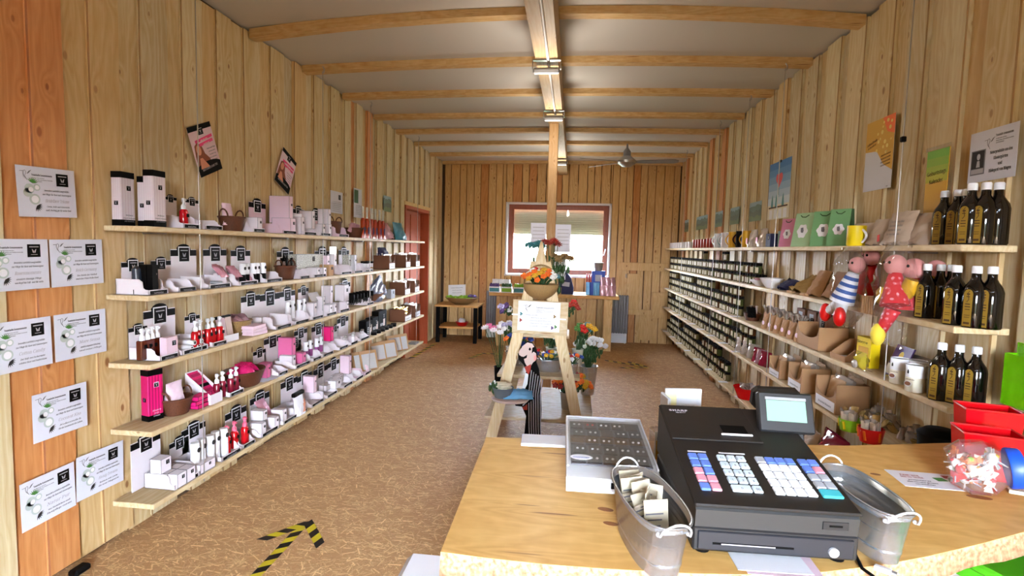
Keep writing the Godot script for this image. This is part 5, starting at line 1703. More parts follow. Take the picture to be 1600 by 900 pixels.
func jar_band() -> SurfaceTool:
	# the paper label covers only the front of the jar
	var s := st()
	s.set_smooth_group(1)
	for i in 5:
		var a := lerpf(0.95, PI - 0.95, i / 5.0)
		var b := lerpf(0.95, PI - 0.95, (i + 1) / 5.0)
		var p := Vector3(cos(a), 0, sin(a)) * 0.0289
		var q := Vector3(cos(b), 0, sin(b)) * 0.0289
		face(s, [p + Vector3(0, 0.010, 0), q + Vector3(0, 0.010, 0), q + Vector3(0, 0.056, 0), p + Vector3(0, 0.056, 0)], p + q)
	return s


func jar_mesh() -> ArrayMesh:
	var s := st()
	lathe(s, [Vector2(0, 0), Vector2(0.027, 0), Vector2(0.0285, 0.004), Vector2(0.0285, 0.064), Vector2(0.022, 0.070), Vector2(0.022, 0.074)], 10)
	s.generate_normals()
	s.set_material(M["jar_glass"])
	var m := s.commit()
	s = st()
	lathe(s, [Vector2(0.0265, 0.066), Vector2(0.0275, 0.068), Vector2(0.0275, 0.090), Vector2(0.025, 0.092), Vector2(0, 0.092)], 10)
	s.generate_normals()
	s.set_material(M["black"])
	s.commit(m)
	s = jar_band()
	s.generate_normals()
	s.set_material(M["jar_label"])
	s.commit(m)
	return m


func jars():
	# stacks of small spice jars in rows; the nearest stand alone, the farthest are one crowd
	var one := st()
	lathe(one, [Vector2(0, 0), Vector2(0.027, 0), Vector2(0.0285, 0.004), Vector2(0.0285, 0.064), Vector2(0.022, 0.070), Vector2(0.022, 0.074)], 10)
	var body := done(one)
	var band := done(jar_band())
	one = st()
	lathe(one, [Vector2(0.0265, 0.066), Vector2(0.0275, 0.068), Vector2(0.0275, 0.090), Vector2(0.025, 0.092), Vector2(0, 0.092)], 10)
	var lid := done(one)
	var far: Array[Transform3D] = []
	var near := 0
	for q in [[1, -4.627, 2, 2], [2, -5.047, 3, 2], [3, -4.677, 3, 2], [4, -5.323, 3, 2]]:
		var z: float = q[1]
		var k := 0
		while z > -8.62:
			var high: int = q[2] if (k / 5 + q[0]) % 3 != 1 else q[3]
			if q[0] == 1 and k in [14, 15, 27]: high = 3
			for i in high:
				var at := on_right(q[0], 0.085 + 0.004 * sin(k * 1.7), z) + Vector3(0, i * 0.0925, 0)
				if z > -6.25 and near < 300:
					near += 1
					var t := thing("spice_jar", "small spice jar with a black lid and cream label on the %s right shelf" % ORD[q[0]], "jar", at, -PI / 2 + sin(k * 3.1 + i) * 0.6, "spice jars on the %s right shelf" % ORD[q[0]])
					put("jar_body", body, ["jar_glass", "jar_green", "jar_brown"][(k / 2 + i) % 3], t)
					put("paper_label", band, "jar_label", t)
					put("lid", lid, "black", t)
				else:
					far.append(Transform3D(Basis(Vector3.UP, -PI / 2 + sin(k * 3.1 + i) * 0.5), at))
			z -= 0.064 + (0.020 if k % 5 == 4 else 0.0)
			k += 1
	var mm := MultiMesh.new()
	mm.transform_format = MultiMesh.TRANSFORM_3D
	mm.mesh = jar_mesh()
	mm.instance_count = far.size()
	for i in far.size(): mm.set_instance_transform(i, far[i])
	var o := MultiMeshInstance3D.new()
	o.name = "far_spice_jars"
	o.multimesh = mm
	add_child(o)
	tag(o, "crowd of black-lidded spice jars on the right shelves towards the back wall", "jars", "", "stuff")
	for lv in [2, 3, 4]:
		for i in 9:
			var z: float = lerpf([-5.0, -4.9, -4.2][lv - 2], -8.5, i / 8.0)
			tag(put("white_strip", box(Vector3(0.06, 0.004, 0.085), 0.001), "white", self, on_right(lv, 0.0, z) + Vector3(0.030, 0.0, 0), Vector3(0, -PI / 2, 0)), "flat white strip lying on the %s right shelf in front of the jars" % ORD[lv], "card", "white strips on the %s right shelf" % ORD[lv])  # flat white strips laid across the shelf at even spacing


func mug(label: String, at: Vector3, r: float, h: float, m: String, group: String, turn := 0.0):
	var t := thing("mug", label, "mug", at, turn, group)
	var key := "mug%.3f,%.3f" % [r, h]
	if not share.has(key):
		var s := st()
		lathe(s, [Vector2(0, 0), Vector2(r * 0.9, 0), Vector2(r, h * 0.06), Vector2(r, h), Vector2(r * 0.92, h), Vector2(r * 0.9, h * 0.1), Vector2(0, h * 0.08)], 18)
		share[key] = done(s)
		s = st()
		var p := []
		for i in 9: p.append(Vector3(r * 0.96 + sin(PI * i / 8) * r * 0.62, h * (0.80 - 0.62 * i / 8), 0))
		tube(s, p, r * 0.13, 8)
		share[key + "h"] = done(s)
	put("mug_body", share[key], m, t)
	put("handle", share[key + "h"], m if m != "yellow" else "white", t)


func gift_bag(label: String, at: Vector3, w: float, h: float, d: float, m: String, side: String, turn: float):
	# paper carrier: front, gusset, cord and a round pale print
	var t := thing("paper_bag", label, "bag", at, turn, "paper gift bags on the top right shelf")
	var s := st()
	var v := [Vector3(-w / 2, 0, d / 2), Vector3(w / 2, 0, d / 2), Vector3(w / 2, h, d * 0.16), Vector3(-w / 2, h, d * 0.16)]
	var b := [Vector3(-w / 2, 0, -d / 2), Vector3(w / 2, 0, -d / 2), Vector3(w / 2, h, -d * 0.16), Vector3(-w / 2, h, -d * 0.16)]
	s.set_smooth_group(-1)
	face(s, v, Vector3.BACK)
	face(s, b, Vector3.FORWARD)
	face(s, [v[0], v[1], b[1], b[0]], Vector3.DOWN)
	ob("bag_front", s, m, t)
	s = st()
	s.set_smooth_group(-1)
	for a in [-1.0, 1.0]:
		var i := 1 if a > 0 else 0
		var j := 2 if a > 0 else 3
		var mid_lo := Vector3(a * w / 2, 0, 0)
		var mid_hi := Vector3(a * (w / 2 - d * 0.14), h, 0)
		face(s, [v[i], mid_lo, mid_hi, v[j]], Vector3(a, 0, 0.3))
		face(s, [b[i], mid_lo, mid_hi, b[j]], Vector3(a, 0, -0.3))
	ob("gusset", s, side, t)
	s = st()
	var lobe := PackedVector2Array()
	for i in 24: lobe.append(Vector2(cos(TAU * i / 24), sin(TAU * i / 24)) * w * 0.27 * (1.0 + 0.10 * cos(TAU * i / 24 * 6)))
	prism(s, lobe, 0.001, Transform3D(Basis(Vector3.RIGHT, -atan(d * 0.34 / h)), Vector3(0, h * 0.46, d * 0.345)))
	ob("round_print", s, "white", t)
	s = st()
	for q in [[-0.04, 0.05], [0.04, -0.02], [0.02, 0.06], [-0.02, -0.06]]: bx(s, Vector3(q[0] * w, h * 0.46 + q[1] * w, d * 0.35), Vector3(w * 0.06, w * 0.16, 0.003), 0.0)
	ob("print_letters", s, "ink_grey", t)
	s = st()
	tube(s, [Vector3(-w * 0.22, h * 0.93, d * 0.20), Vector3(-w * 0.12, h * 0.88, d * 0.22), Vector3(0.06 * w, h * 0.87, d * 0.22), Vector3(w * 0.22, h * 0.93, d * 0.20)], 0.003, 5)
	ob("cord", s, "leaf", t)


func doll(label: String, head: Vector3, hip: Vector3, feet: Array, coat: String, shoe: String, hr: float, bands: String, wrap := true, arm := []):
	# plain cloth doll in clear foil: round head, stuffed coat, two legs with shoes
	var t := thing("cloth_doll", label, "doll", hip)
	var s := st()
	blob(s, head - hip, Vector3(hr * 0.9, hr, hr * 1.12), 16)
	ob("head", s, "skin_pink", t)
	s = st()
	for a in [-0.35, 0.5]: blob(s, head - hip + Vector3(-hr * 0.82, hr * 0.25, a * hr), Vector3(0.006, 0.007, 0.006), 8)
	ob("eyes", s, "black", t)
	s = st()
	blob(s, head - hip + Vector3(0.01, hr * 0.2, -hr * 0.85), Vector3(hr * 0.7, hr * 0.55, hr * 0.4), 10)
	ob("hair", s, "black", t)
	var n := 9
	var neck := (head - hip) * 0.78
	for c in ([coat] if bands == "" else [coat, bands]):
		s = st()
		for i in n:
			if bands != "" and (i % 2 == 0) != (c == coat): continue
			var u := float(i) / n
			var w := float(i + 1) / n
			tube(s, [neck * (1.0 - u), neck * (1.0 - w)], [lerpf(0.026, 0.060, pow(u, 0.8)), lerpf(0.026, 0.060, pow(w, 0.8))], 14, i == n - 1)
		ob("coat", s, c, t)
	for f in feet:
		s = st()
		tube(s, [Vector3(0, 0.0, 0) + (f - hip) * 0.1, (f - hip) * 0.6, f - hip], [0.034, 0.026, 0.022], 10)
		ob("leg", s, coat, t)
		s = st()
		blob(s, f - hip + Vector3(-0.006, 0.0, 0.004), Vector3(0.030, 0.052, 0.032), 12)
		ob("shoe", s, shoe, t)
	if arm.size() == 2:
		s = st()
		tube(s, [arm[0] - hip, (arm[0] + arm[1]) / 2.0 - hip, arm[1] - hip], [0.030, 0.036, 0.022], 12)
		blob(s, arm[1] - hip, Vector3(0.024, 0.022, 0.024), 10)
		ob("arm", s, "mustard", t)
	if wrap:
		s = st()
		var lo := 0.0
		for f in feet: lo = minf(lo, (f - hip).y)
		lo -= 0.05
		pillow(s, 0.20, (head - hip).y + hr * 2.2 - lo, 0.15, Transform3D(Basis(Vector3.UP, -PI / 2), Vector3((head - hip).x * 0.5, lo, (head - hip).z * 0.5)), 0.03, 10, 12, int(head.z * 100))
		ob("foil", s, "cello", t)


func right_goods():
	for i in 5:
		shelf("wall_shelf", "long pale wooden shelf on the right wall, %s of five" % ["topmost", "second from the top", "middle one", "fourth from the top", "lowest"][i], RX, RF, RY[i], -2.19, BZ + 0.005, -6.6, "shelves along the right wall")
	jars()
	right_top()
	right_second()
	right_third()
	right_low()


func right_top():
	var z: float
	for i in 9: mug("small white cup in the row at the far end of the top right shelf", on_right(0, 0.07, lerpf(-8.55, -7.213, i / 8.0)), 0.034, 0.085, "white", "white cups on the top right shelf", PI / 2)
	for i in 8: mug("orange-red mug in the row next to the white cups", on_right(0, 0.07, lerpf(-6.918, -5.949, i / 7.0)), 0.038, 0.105, "rust", "red mugs on the top right shelf", PI / 2)
	var tall := [[1124, "white", "white tall mug, first of the coloured ones"], [1128, "teal", "teal tall mug between white ones"], [1135, "white", "white and red tall mug beside the teal one"], [1139, "white", "white tall mug left of the mustard one"], [1146, "mustard", "mustard yellow tall mug"], [1154, "rust", "dark red tall mug right of the mustard one"], [1158, "black", "black tall mug behind the dark red one"], [1163, "mustard", "mustard tall mug nearest the foil packs"]]
	var tz := [-5.826,-5.705,-5.566,-5.456,-5.308,-5.169,-5.074,-4.983]
	for i in 8: mug("%s on the top right shelf" % tall[i][2], on_right(0, 0.06 + 0.03 * (i % 2), tz[i]), 0.043, 0.15, tall[i][1], "tall mugs on the top right shelf", PI)
	for q in [[-4.777, "left"], [-4.528, "right"]]:
		var b = pouch("foil_pack", "white gift pack in clear foil on the top right shelf, %s of the pair" % q[1], "packet", on_right(0, 0.08, q[0]), Vector3(0.15, 0.15, 0.10), "cello_bag", -PI / 2, 0.0, 0.8, "", int(q[0] * -10))
		put("pink_label", box(Vector3(0.04, 0.05, 0.002), 0.001), "pink_mid", b, Vector3(-0.03, 0.03, 0.05))
	carton("dark_box", "small dark blue box right of the foil gift packs", "box", on_right(0, 0.08, -4.327), Vector3(0.10, 0.105, 0.08), "navy", "", -PI / 2, false)
	carton("green_box", "small dark green box left of the pink paper bag", "box", on_right(0, 0.09, -4.145), Vector3(0.08, 0.12, 0.06), "leaf", "", -PI / 2, false)
	gift_bag("pink paper gift bag with a pale round print, left of the green ones", on_right(0, 0.10, -4.066), 0.13, 0.205, 0.08, "pink_bag", "pink_mid", -PI / 2 + 0.35)
	gift_bag("pale green paper gift bag in front, with its round print in full view", on_right(0, 0.085, -3.753), 0.17, 0.225, 0.10, "mint", "mint_pale", -PI / 2 + 0.30)
	gift_bag("pale green paper gift bag in the middle, half covered by the first", on_right(0, 0.10, -3.512), 0.15, 0.22, 0.09, "green_bag", "mint_pale", -PI / 2 + 0.55)
	gift_bag("darker green paper gift bag, last one beside the yellow mug", on_right(0, 0.105, -3.336), 0.12, 0.22, 0.08, "green_bag", "leaf", -PI / 2 + 0.6)
	mug("bright yellow mug with a white handle in front of the foil packs", on_right(0, 0.045, -3.039), 0.045, 0.108, "yellow", "", -PI / 2 + 0.2)
	for q in [[-3.159, 0.20, 0.13, 0.11, "behind the yellow mug"], [-2.940, 0.15, 0.14, 0.09, "leaning right of the yellow mug"], [-2.741, 0.21, 0.165, 0.07, "widest, with grey lettering and a red figure-free print"], [-2.621, 0.16, 0.15, 0.10, "half hidden by the dark bottles"]]:
		var b = pouch("foil_pack", "natural cloth pack in clear foil, top right shelf, %s" % String(q[4]).replace(" and a red figure-free print", ""), "packet", on_right(0, q[3], q[0]), Vector3(q[1], q[2], 0.06), "linen", -PI / 2, -0.25, 0.5, "", int(q[1] * 100))
		if q[1] > 0.2 and q[3] < 0.1:
			for i in 4: words("Ein Stück vom Glück", 0.009, "ink_grey", b, Vector3(0.02, 0.115 - i * 0.02, 0.028 - 0.025 * (1.0 - i / 4.0)), Vector3(-0.22, 0, 0), "Droid Serif", 0.10, 0.2)
			put("red_print", box(Vector3(0.02, 0.035, 0.002), 0.001), "red", b, Vector3(-0.07, 0.02, 0.036), Vector3(-0.1, 0, 0.2))
	var caps := [[-2.494, 0.12, "left end"], [-2.445, 0.14, "second from the left"], [-2.416, 0.155, "hidden behind the front one"], [-2.233, 0.05, "front one, nearest the edge"], [-2.206, 0.08, "second from the right"], [-2.201, 0.12, "right end"]]
	for q in caps: wine_bottle(0, q[1], q[0], 0.235, "white-capped dark bottle with gold label, top right shelf, %s" % q[2], -PI / 2 + 0.45)


func right_second():
	var caps := [[-2.485, 0.07, "left end"], [-2.479, 0.12, "second from the left"], [-2.467, 0.155, "hindmost"], [-2.261, 0.04, "front one"], [-2.187, 0.06, "second from the right"], [-2.166, 0.10, "right end"]]
	for q in caps: wine_bottle(1, q[1], q[0], 0.235, "white-capped dark bottle with gold label, second right shelf, %s" % q[2], -PI / 2 + 0.45)
	doll("cloth doll in a blue and white striped coat with red shoes", Vector3(1.726, 1.452, -2.921), Vector3(1.686, 1.254, -2.966), [Vector3(1.666, 1.185, -3.083), Vector3(1.666, 1.180, -2.927)], "white", "red", 0.042, "stripe_blue")
	doll("cloth doll with a plain red coat, behind the striped one", Vector3(1.806, 1.493, -2.944), Vector3(1.826, 1.313, -3.007), [], "red", "red", 0.042, "", false)
	doll("cloth doll in a red dotted coat with a yellow shoe, middle of the row", Vector3(1.726, 1.461, -2.593), Vector3(1.706, 1.279, -2.538), [Vector3(1.666, 1.145, -2.570)], "dotted", "yellow_soft", 0.048, "", true, [Vector3(1.696, 1.350, -2.588), Vector3(1.676, 1.302, -2.590)])
	doll("cloth doll with a fat yellow arm over a dotted coat, second from the right", Vector3(1.786, 1.447, -2.561), Vector3(1.786, 1.263, -2.555), [], "dotted", "red", 0.048, "", false, [Vector3(1.756, 1.400, -2.508), Vector3(1.746, 1.328, -2.527)])
	doll("cloth doll peering out behind the dark bottles", Vector3(1.866, 1.447, -2.541), Vector3(1.866, 1.331, -2.539), [], "mustard", "red", 0.042, "", false)
	# little wooden fence box
	var t := thing("fence_box", "small natural wood fence box hanging over the edge of the second right shelf", "box", Vector3(1.696, 1.222, -2.724), -PI / 2)
	for i in 5: put("picket", box(Vector3(0.016, 0.085, 0.006), 0.002), "kraft_light", t, Vector3(-0.042 + i * 0.021, 0, 0.008))
	for y in [0.014, 0.052]: put("rail", box(Vector3(0.115, 0.012, 0.006), 0.001), "kraft_light", t, Vector3(0, y, 0.0))
	# wrapped goods left of the dolls
	pouch("foil_pack", "flat foil pack of pale soap lying at the left of the brown paper packs", "packet", on_right(1, 0.06, -3.789), Vector3(0.24, 0.17, 0.07), "gold_tint", -PI / 2, -0.9, 0.4, "", 51)
	for q in [[-3.564, "left", 52], [-3.338, "right", 53]]:
		pouch("paper_pack", "brown paper pack in clear foil on the second right shelf, %s one of the pair" % q[1], "packet", on_right(1, 0.08, q[0]), Vector3(0.17, 0.17, 0.08), "kraft", -PI / 2, -0.35, 0.6, "", q[2])
	for i in 2: tag(put("foil_packet", box(Vector3(0.085, 0.018, 0.03), 0.006), "kraft_light", self, on_right(1, 0.018, [-3.775, -3.563][i]), Vector3(0, -PI / 2, 0)), "slim foil packet at the edge before the brown paper packs, %s" % ["left one", "right one"][i], "packet")
	pouch("navy_cloth", "folded navy cloth with a wire loop on the second right shelf", "cloth", on_right(1, 0.06, -4.009), Vector3(0.20, 0.10, 0.08), "navy", -PI / 2, -0.7, 0.6, "", 54)
	var s := st()
	var lp := []
	for i in 11: lp.append(Vector3(0, 0.05 + 0.042 * sin(PI * i / 10), 0.02 * cos(PI * i / 10)))
	tube(s, lp, 0.003, 6)
	tag(ob("wire_loop", s, "black", self, on_right(1, 0.10, -4.024)), "black wire loop standing above the folded navy cloth", "loop")
	for q in [[-4.513, 0.085, "pink-rimmed white bowl at the end of the jar row", 0.05], [-4.289, 0.085, "grey-white bowl with foil sweets, left of the navy cloth", 0.075]]:
		var b := thing("white_bowl", q[2], "bowl", on_right(1, 0.075, q[0]))
		s = st()
		lathe(s, [Vector2(0, 0), Vector2(0.04, 0), Vector2(q[1], q[3] * 0.8), Vector2(q[1] + 0.004, q[3]), Vector2(q[1] - 0.006, q[3]), Vector2(0.03, 0.012), Vector2(0, 0.012)], 20)
		ob("bowl_body", s, "white", b)
		for i in 5: tag(pouch("foil_sweet", "foil-wrapped sweet lying in one of the white bowls on the second right shelf", "sweet", b.position + Vector3(cos(i * 1.3) * 0.035, q[3] * 0.72, sin(i * 1.3) * 0.035), Vector3(0.05, 0.03, 0.02), "silver" if q[3] > 0.06 else "pink_foil", i, -0.5, 0.0, "foil sweets in the white bowls", i), "")
	var tp := thing("dark_teapot", "dark teapot with a tall bent handle at the end of the jar row", "teapot", on_right(1, 0.13, -4.701))
	s = st()
	lathe(s, [Vector2(0, 0), Vector2(0.04, 0), Vector2(0.055, 0.04), Vector2(0.045, 0.08), Vector2(0.015, 0.09), Vector2(0, 0.1)], 18)
	ob("pot_body", s, "black", tp)
	s = st()
	lp = []
	for i in 11: lp.append(Vector3(0, 0.07 + 0.08 * sin(PI * i / 10), 0.05 * cos(PI * i / 10)))
	tube(s, lp, 0.004, 6)
	ob("handle", s, "black", tp)


func right_third():
	var caps := [[-2.306, 0.04, "left and nearest the edge"], [-2.269, 0.08, "middle of three"], [-2.236, 0.12, "right and nearest the wall"]]
	for q in caps: wine_bottle(2, q[1], q[0], 0.235, "white-capped dark bottle with gold label, middle right shelf, %s" % q[2], -PI / 2 + 0.45)
	var cans := [[-2.580, 0.045, "left one"], [-2.431, 0.025, "front one"], [-2.545, 0.10, "behind the front one"], [-2.446, 0.09, "beside the dark bottles"]]
	for q in cans:
		var t := thing("white_can", "white and cream can with a coffee bowl print, %s of four" % q[2], "can", on_right(2, q[1], q[0]), -PI / 2 + 0.5, "white cans on the middle right shelf")
		var s := st()
		lathe(s, [Vector2(0, 0), Vector2(0.035, 0), Vector2(0.036, 0.003), Vector2(0.036, 0.062)], 20)
		ob("lower_wrap", s, "wax_pale", t)
		s = st()
		lathe(s, [Vector2(0.036, 0.062), Vector2(0.036, 0.108)], 20)
		ob("upper_wrap", s, "white", t)
		s = st()
		lathe(s, [Vector2(0.037, 0.108), Vector2(0.037, 0.114), Vector2(0.034, 0.115), Vector2(0.033, 0.111), Vector2(0, 0.111)], 20)
		ob("lid", s, "white_gloss", t)
		s = st()
		prism(s, arc(12, 0, TAU * 11 / 12, Vector2(0.015, 0.012), Vector2(-0.008, 0.034)), 0.006, Transform3D(Basis.IDENTITY, Vector3(0, 0, 0.0335)))
		ob("printed_bowl", s, "white", t)
		s = st()
		prism(s, arc(12, 0, TAU * 11 / 12, Vector2(0.012, 0.009), Vector2(-0.008, 0.035)), 0.006, Transform3D(Basis.IDENTITY, Vector3(0, 0, 0.0345)))
		ob("printed_coffee", s, "kraft_dark", t)
		s = st()
		prism(s, PackedVector2Array([Vector2(-0.013, 0.078), Vector2(-0.007, 0.078), Vector2(-0.007, 0.088), Vector2(-0.010, 0.096), Vector2(-0.013, 0.088)]), 0.006, Transform3D(Basis.IDENTITY, Vector3(0, 0, 0.033)))
		ob("printed_drop", s, "ink", t)
		words("Getreidekaffee", 0.005, "ink_brown", t, Vector3(0, 0.054, 0.0364), Vector3.ZERO, "Droid Sans", 0.035)
	var bk := thing("purple_booklet", "purple booklet with a golden moon drawing leaning on the middle right shelf", "booklet", on_right(2, 0.085, -2.702), -PI / 2 - 0.1)
	put("cover", box(Vector3(0.155, 0.155, 0.008), 0.001), "purple", bk, Vector3(0, 0.004, 0), Vector3(-0.35, 0, 0))
	var low := put("pale_field", box(Vector3(0.15, 0.05, 0.0008)), "wax_pale", bk, Vector3(0, 0.01, 0.0035), Vector3(-0.35, 0, 0))
	var s9 := st()
	prism(s9, arc(8, 0, TAU * 7 / 8, Vector2(0.02, 0.024), Vector2(0.0, 0.105)), 0.0008, Transform3D(Basis(Vector3.RIGHT, -0.35), Vector3(0, 0.003, 0.005)))
	ob("golden_moon", s9, "mustard", bk)
	words("Gute Nacht", 0.014, "ink_pale", bk, Vector3(0.025, 0.075, -0.018), Vector3(-0.35, 0, 0), "Droid Sans", 0.06)
	var yb := thing("yellow_box", "upright yellow box with blue print beside the cardboard display", "box", on_right(2, 0.09, -2.931), -PI / 2 + 0.1)
	put("box_body", box(Vector3(0.115, 0.155, 0.05), 0.002), "yellow", yb)
	words("Sonne", 0.014, "ink", yb, Vector3(-0.01, 0.128, 0.0255), Vector3.ZERO, "Droid Sans", 0.08)
	put("printed_field", box(Vector3(0.08, 0.06, 0.0008)), "mustard", yb, Vector3(0, 0.045, 0.0252))
	words("Tee", 0.02, "blue", yb, Vector3(0.01, 0.06, 0.0262), Vector3.ZERO, "Droid Serif", 0.0, 0.2)
	pouch("foil_pack", "blue and white pack in clear foil between the booklet and the cans", "packet", on_right(2, 0.13, -2.640), Vector3(0.17, 0.12, 0.05), "cello_bag", -PI / 2, -0.3, 0.4, "", 60)
	var ba := thing("foil_ornament", "yellowish foil bag with a clear round bow at the edge of the middle right shelf", "packet", on_right(2, 0.02, -2.855), -PI / 2)
	var s := st()
	pillow(s, 0.10, 0.09, 0.05, Transform3D.IDENTITY, 0.02, 8, 8, 61)
	ob("bag", s, "cello_yellow", ba)
	s = st()
	blob(s, Vector3(0.0, 0.0, 0.03), Vector3(0.022, 0.022, 0.012), 12, 0.3)
	ob("bow", s, "cello_bag", ba, Vector3(0, 0.028, 0))
	tag(pouch("clear_packet", "empty clear foil packet lying flat before the white cans", "packet", on_right(2, 0.035, -2.658), Vector3(0.10, 0.06, 0.02), "cello", -PI / 2, -1.4, 0.0, "", 62), "")
	# cardboard display with a slanted cut and the open box behind it
	var cd := thing("card_display", "small brown cardboard display with slanted sides and a white card inside", "display", on_right(2, 0.02, -3.093), -PI / 2 + 0.05)
	s = st()
	for a in [-1.0, 1.0]: prism(s, PackedVector2Array([Vector2(0, 0), Vector2(-0.13, 0), Vector2(-0.13, 0.11), Vector2(-0.10, 0.11), Vector2(0, 0.03)]), 0.003, Transform3D(Basis(Vector3.UP, -PI / 2), Vector3(a * 0.075, 0, 0)))
	bx(s, Vector3(0, 0.002, -0.065), Vector3(0.15, 0.004, 0.13))
	bx(s, Vector3(0, 0.015, 0), Vector3(0.15, 0.03, 0.003))
	bx(s, Vector3(0, 0.055, -0.13), Vector3(0.15, 0.11, 0.003))
	ob("display_body", s, "kraft", cd)
	put("info_card", box(Vector3(0.055, 0.05, 0.002)), "white", cd, Vector3(0.025, 0.045, -0.10), Vector3(-0.2, 0, 0))
	put("paper_pad", box(Vector3(0.09, 0.012, 0.06), 0.001), "white", cd, Vector3(-0.01, 0.004, -0.05))
	shipping_box("brown cardboard box with a deep front notch, larger one left of the slanted display", on_right(2, 0.10, -3.471), Vector3(0.30, 0.145, 0.17), "kraft", -PI / 2, false, 0.45)
	for i in 6:
		var z: float = lerpf(-4.284, -3.664, i / 5.0)
		var b = pouch("biscuit_bag", "brown-filled clear bag with a round white sticker in the row, %s from the jars" % ["first", "second", "third", "fourth", "fifth", "sixth"][i], "packet", on_right(2, 0.055, z), Vector3(0.10, 0.115, 0.07), "kraft", -PI / 2 + 0.15, 0.0, 0.8, "biscuit bags on the middle right shelf", 70 + i)
		s = st()
		for k in 7: tube(s, [Vector3(0, 0.112, 0), Vector3((k - 3) * 0.016, 0.165 + 0.012 * (k % 2), 0.02 * sin(k * 2.0))], [0.004, 0.011], 5)
		ob("gathered_foil", s, "cello_bag", b)
		s = st()
		prism(s, arc(10, 0, TAU * 9 / 10, Vector2(0.016, 0.016), Vector2(0.01, 0.045)), 0.003, Transform3D(Basis.IDENTITY, Vector3(0, 0, 0.035)))
		ob("round_sticker", s, "pink_pale", b)
	for i in 3:
		var t = carton("brown_pack", "tall dark brown pack with pale label, behind the biscuit bags, %s" % ["left one", "middle one", "right one"][i], "box", on_right(2, 0.165, [-3.897, -3.727, -3.573][i]), Vector3(0.13, 0.20, 0.05), "kraft_dark", "", -PI / 2, false)
		put("pale_label", box(Vector3(0.06, 0.08, 0.001)), "grey", t, Vector3(0, 0.10, 0.0255))
	basket("small dark basket of shiny packs at the end of the jar row, middle right shelf", on_right(2, 0.10, -4.759), 0.085, 0.06, "wicker", false, 0.8, PI / 2)
	for i in 5: pouch("shiny_pack", "dark shiny pack in the small dark basket on the middle right shelf", "packet", on_right(2, 0.09 + 0.02 * sin(i), -4.759 + (i - 2) * 0.03) + Vector3(0, 0.035, 0), Vector3(0.08, 0.09, 0.03), ["black", "silver", "kraft_dark", "cello_bag", "black"][i], -PI / 2 + i, -0.3, 0.2, "shiny packs in the dark basket", i)


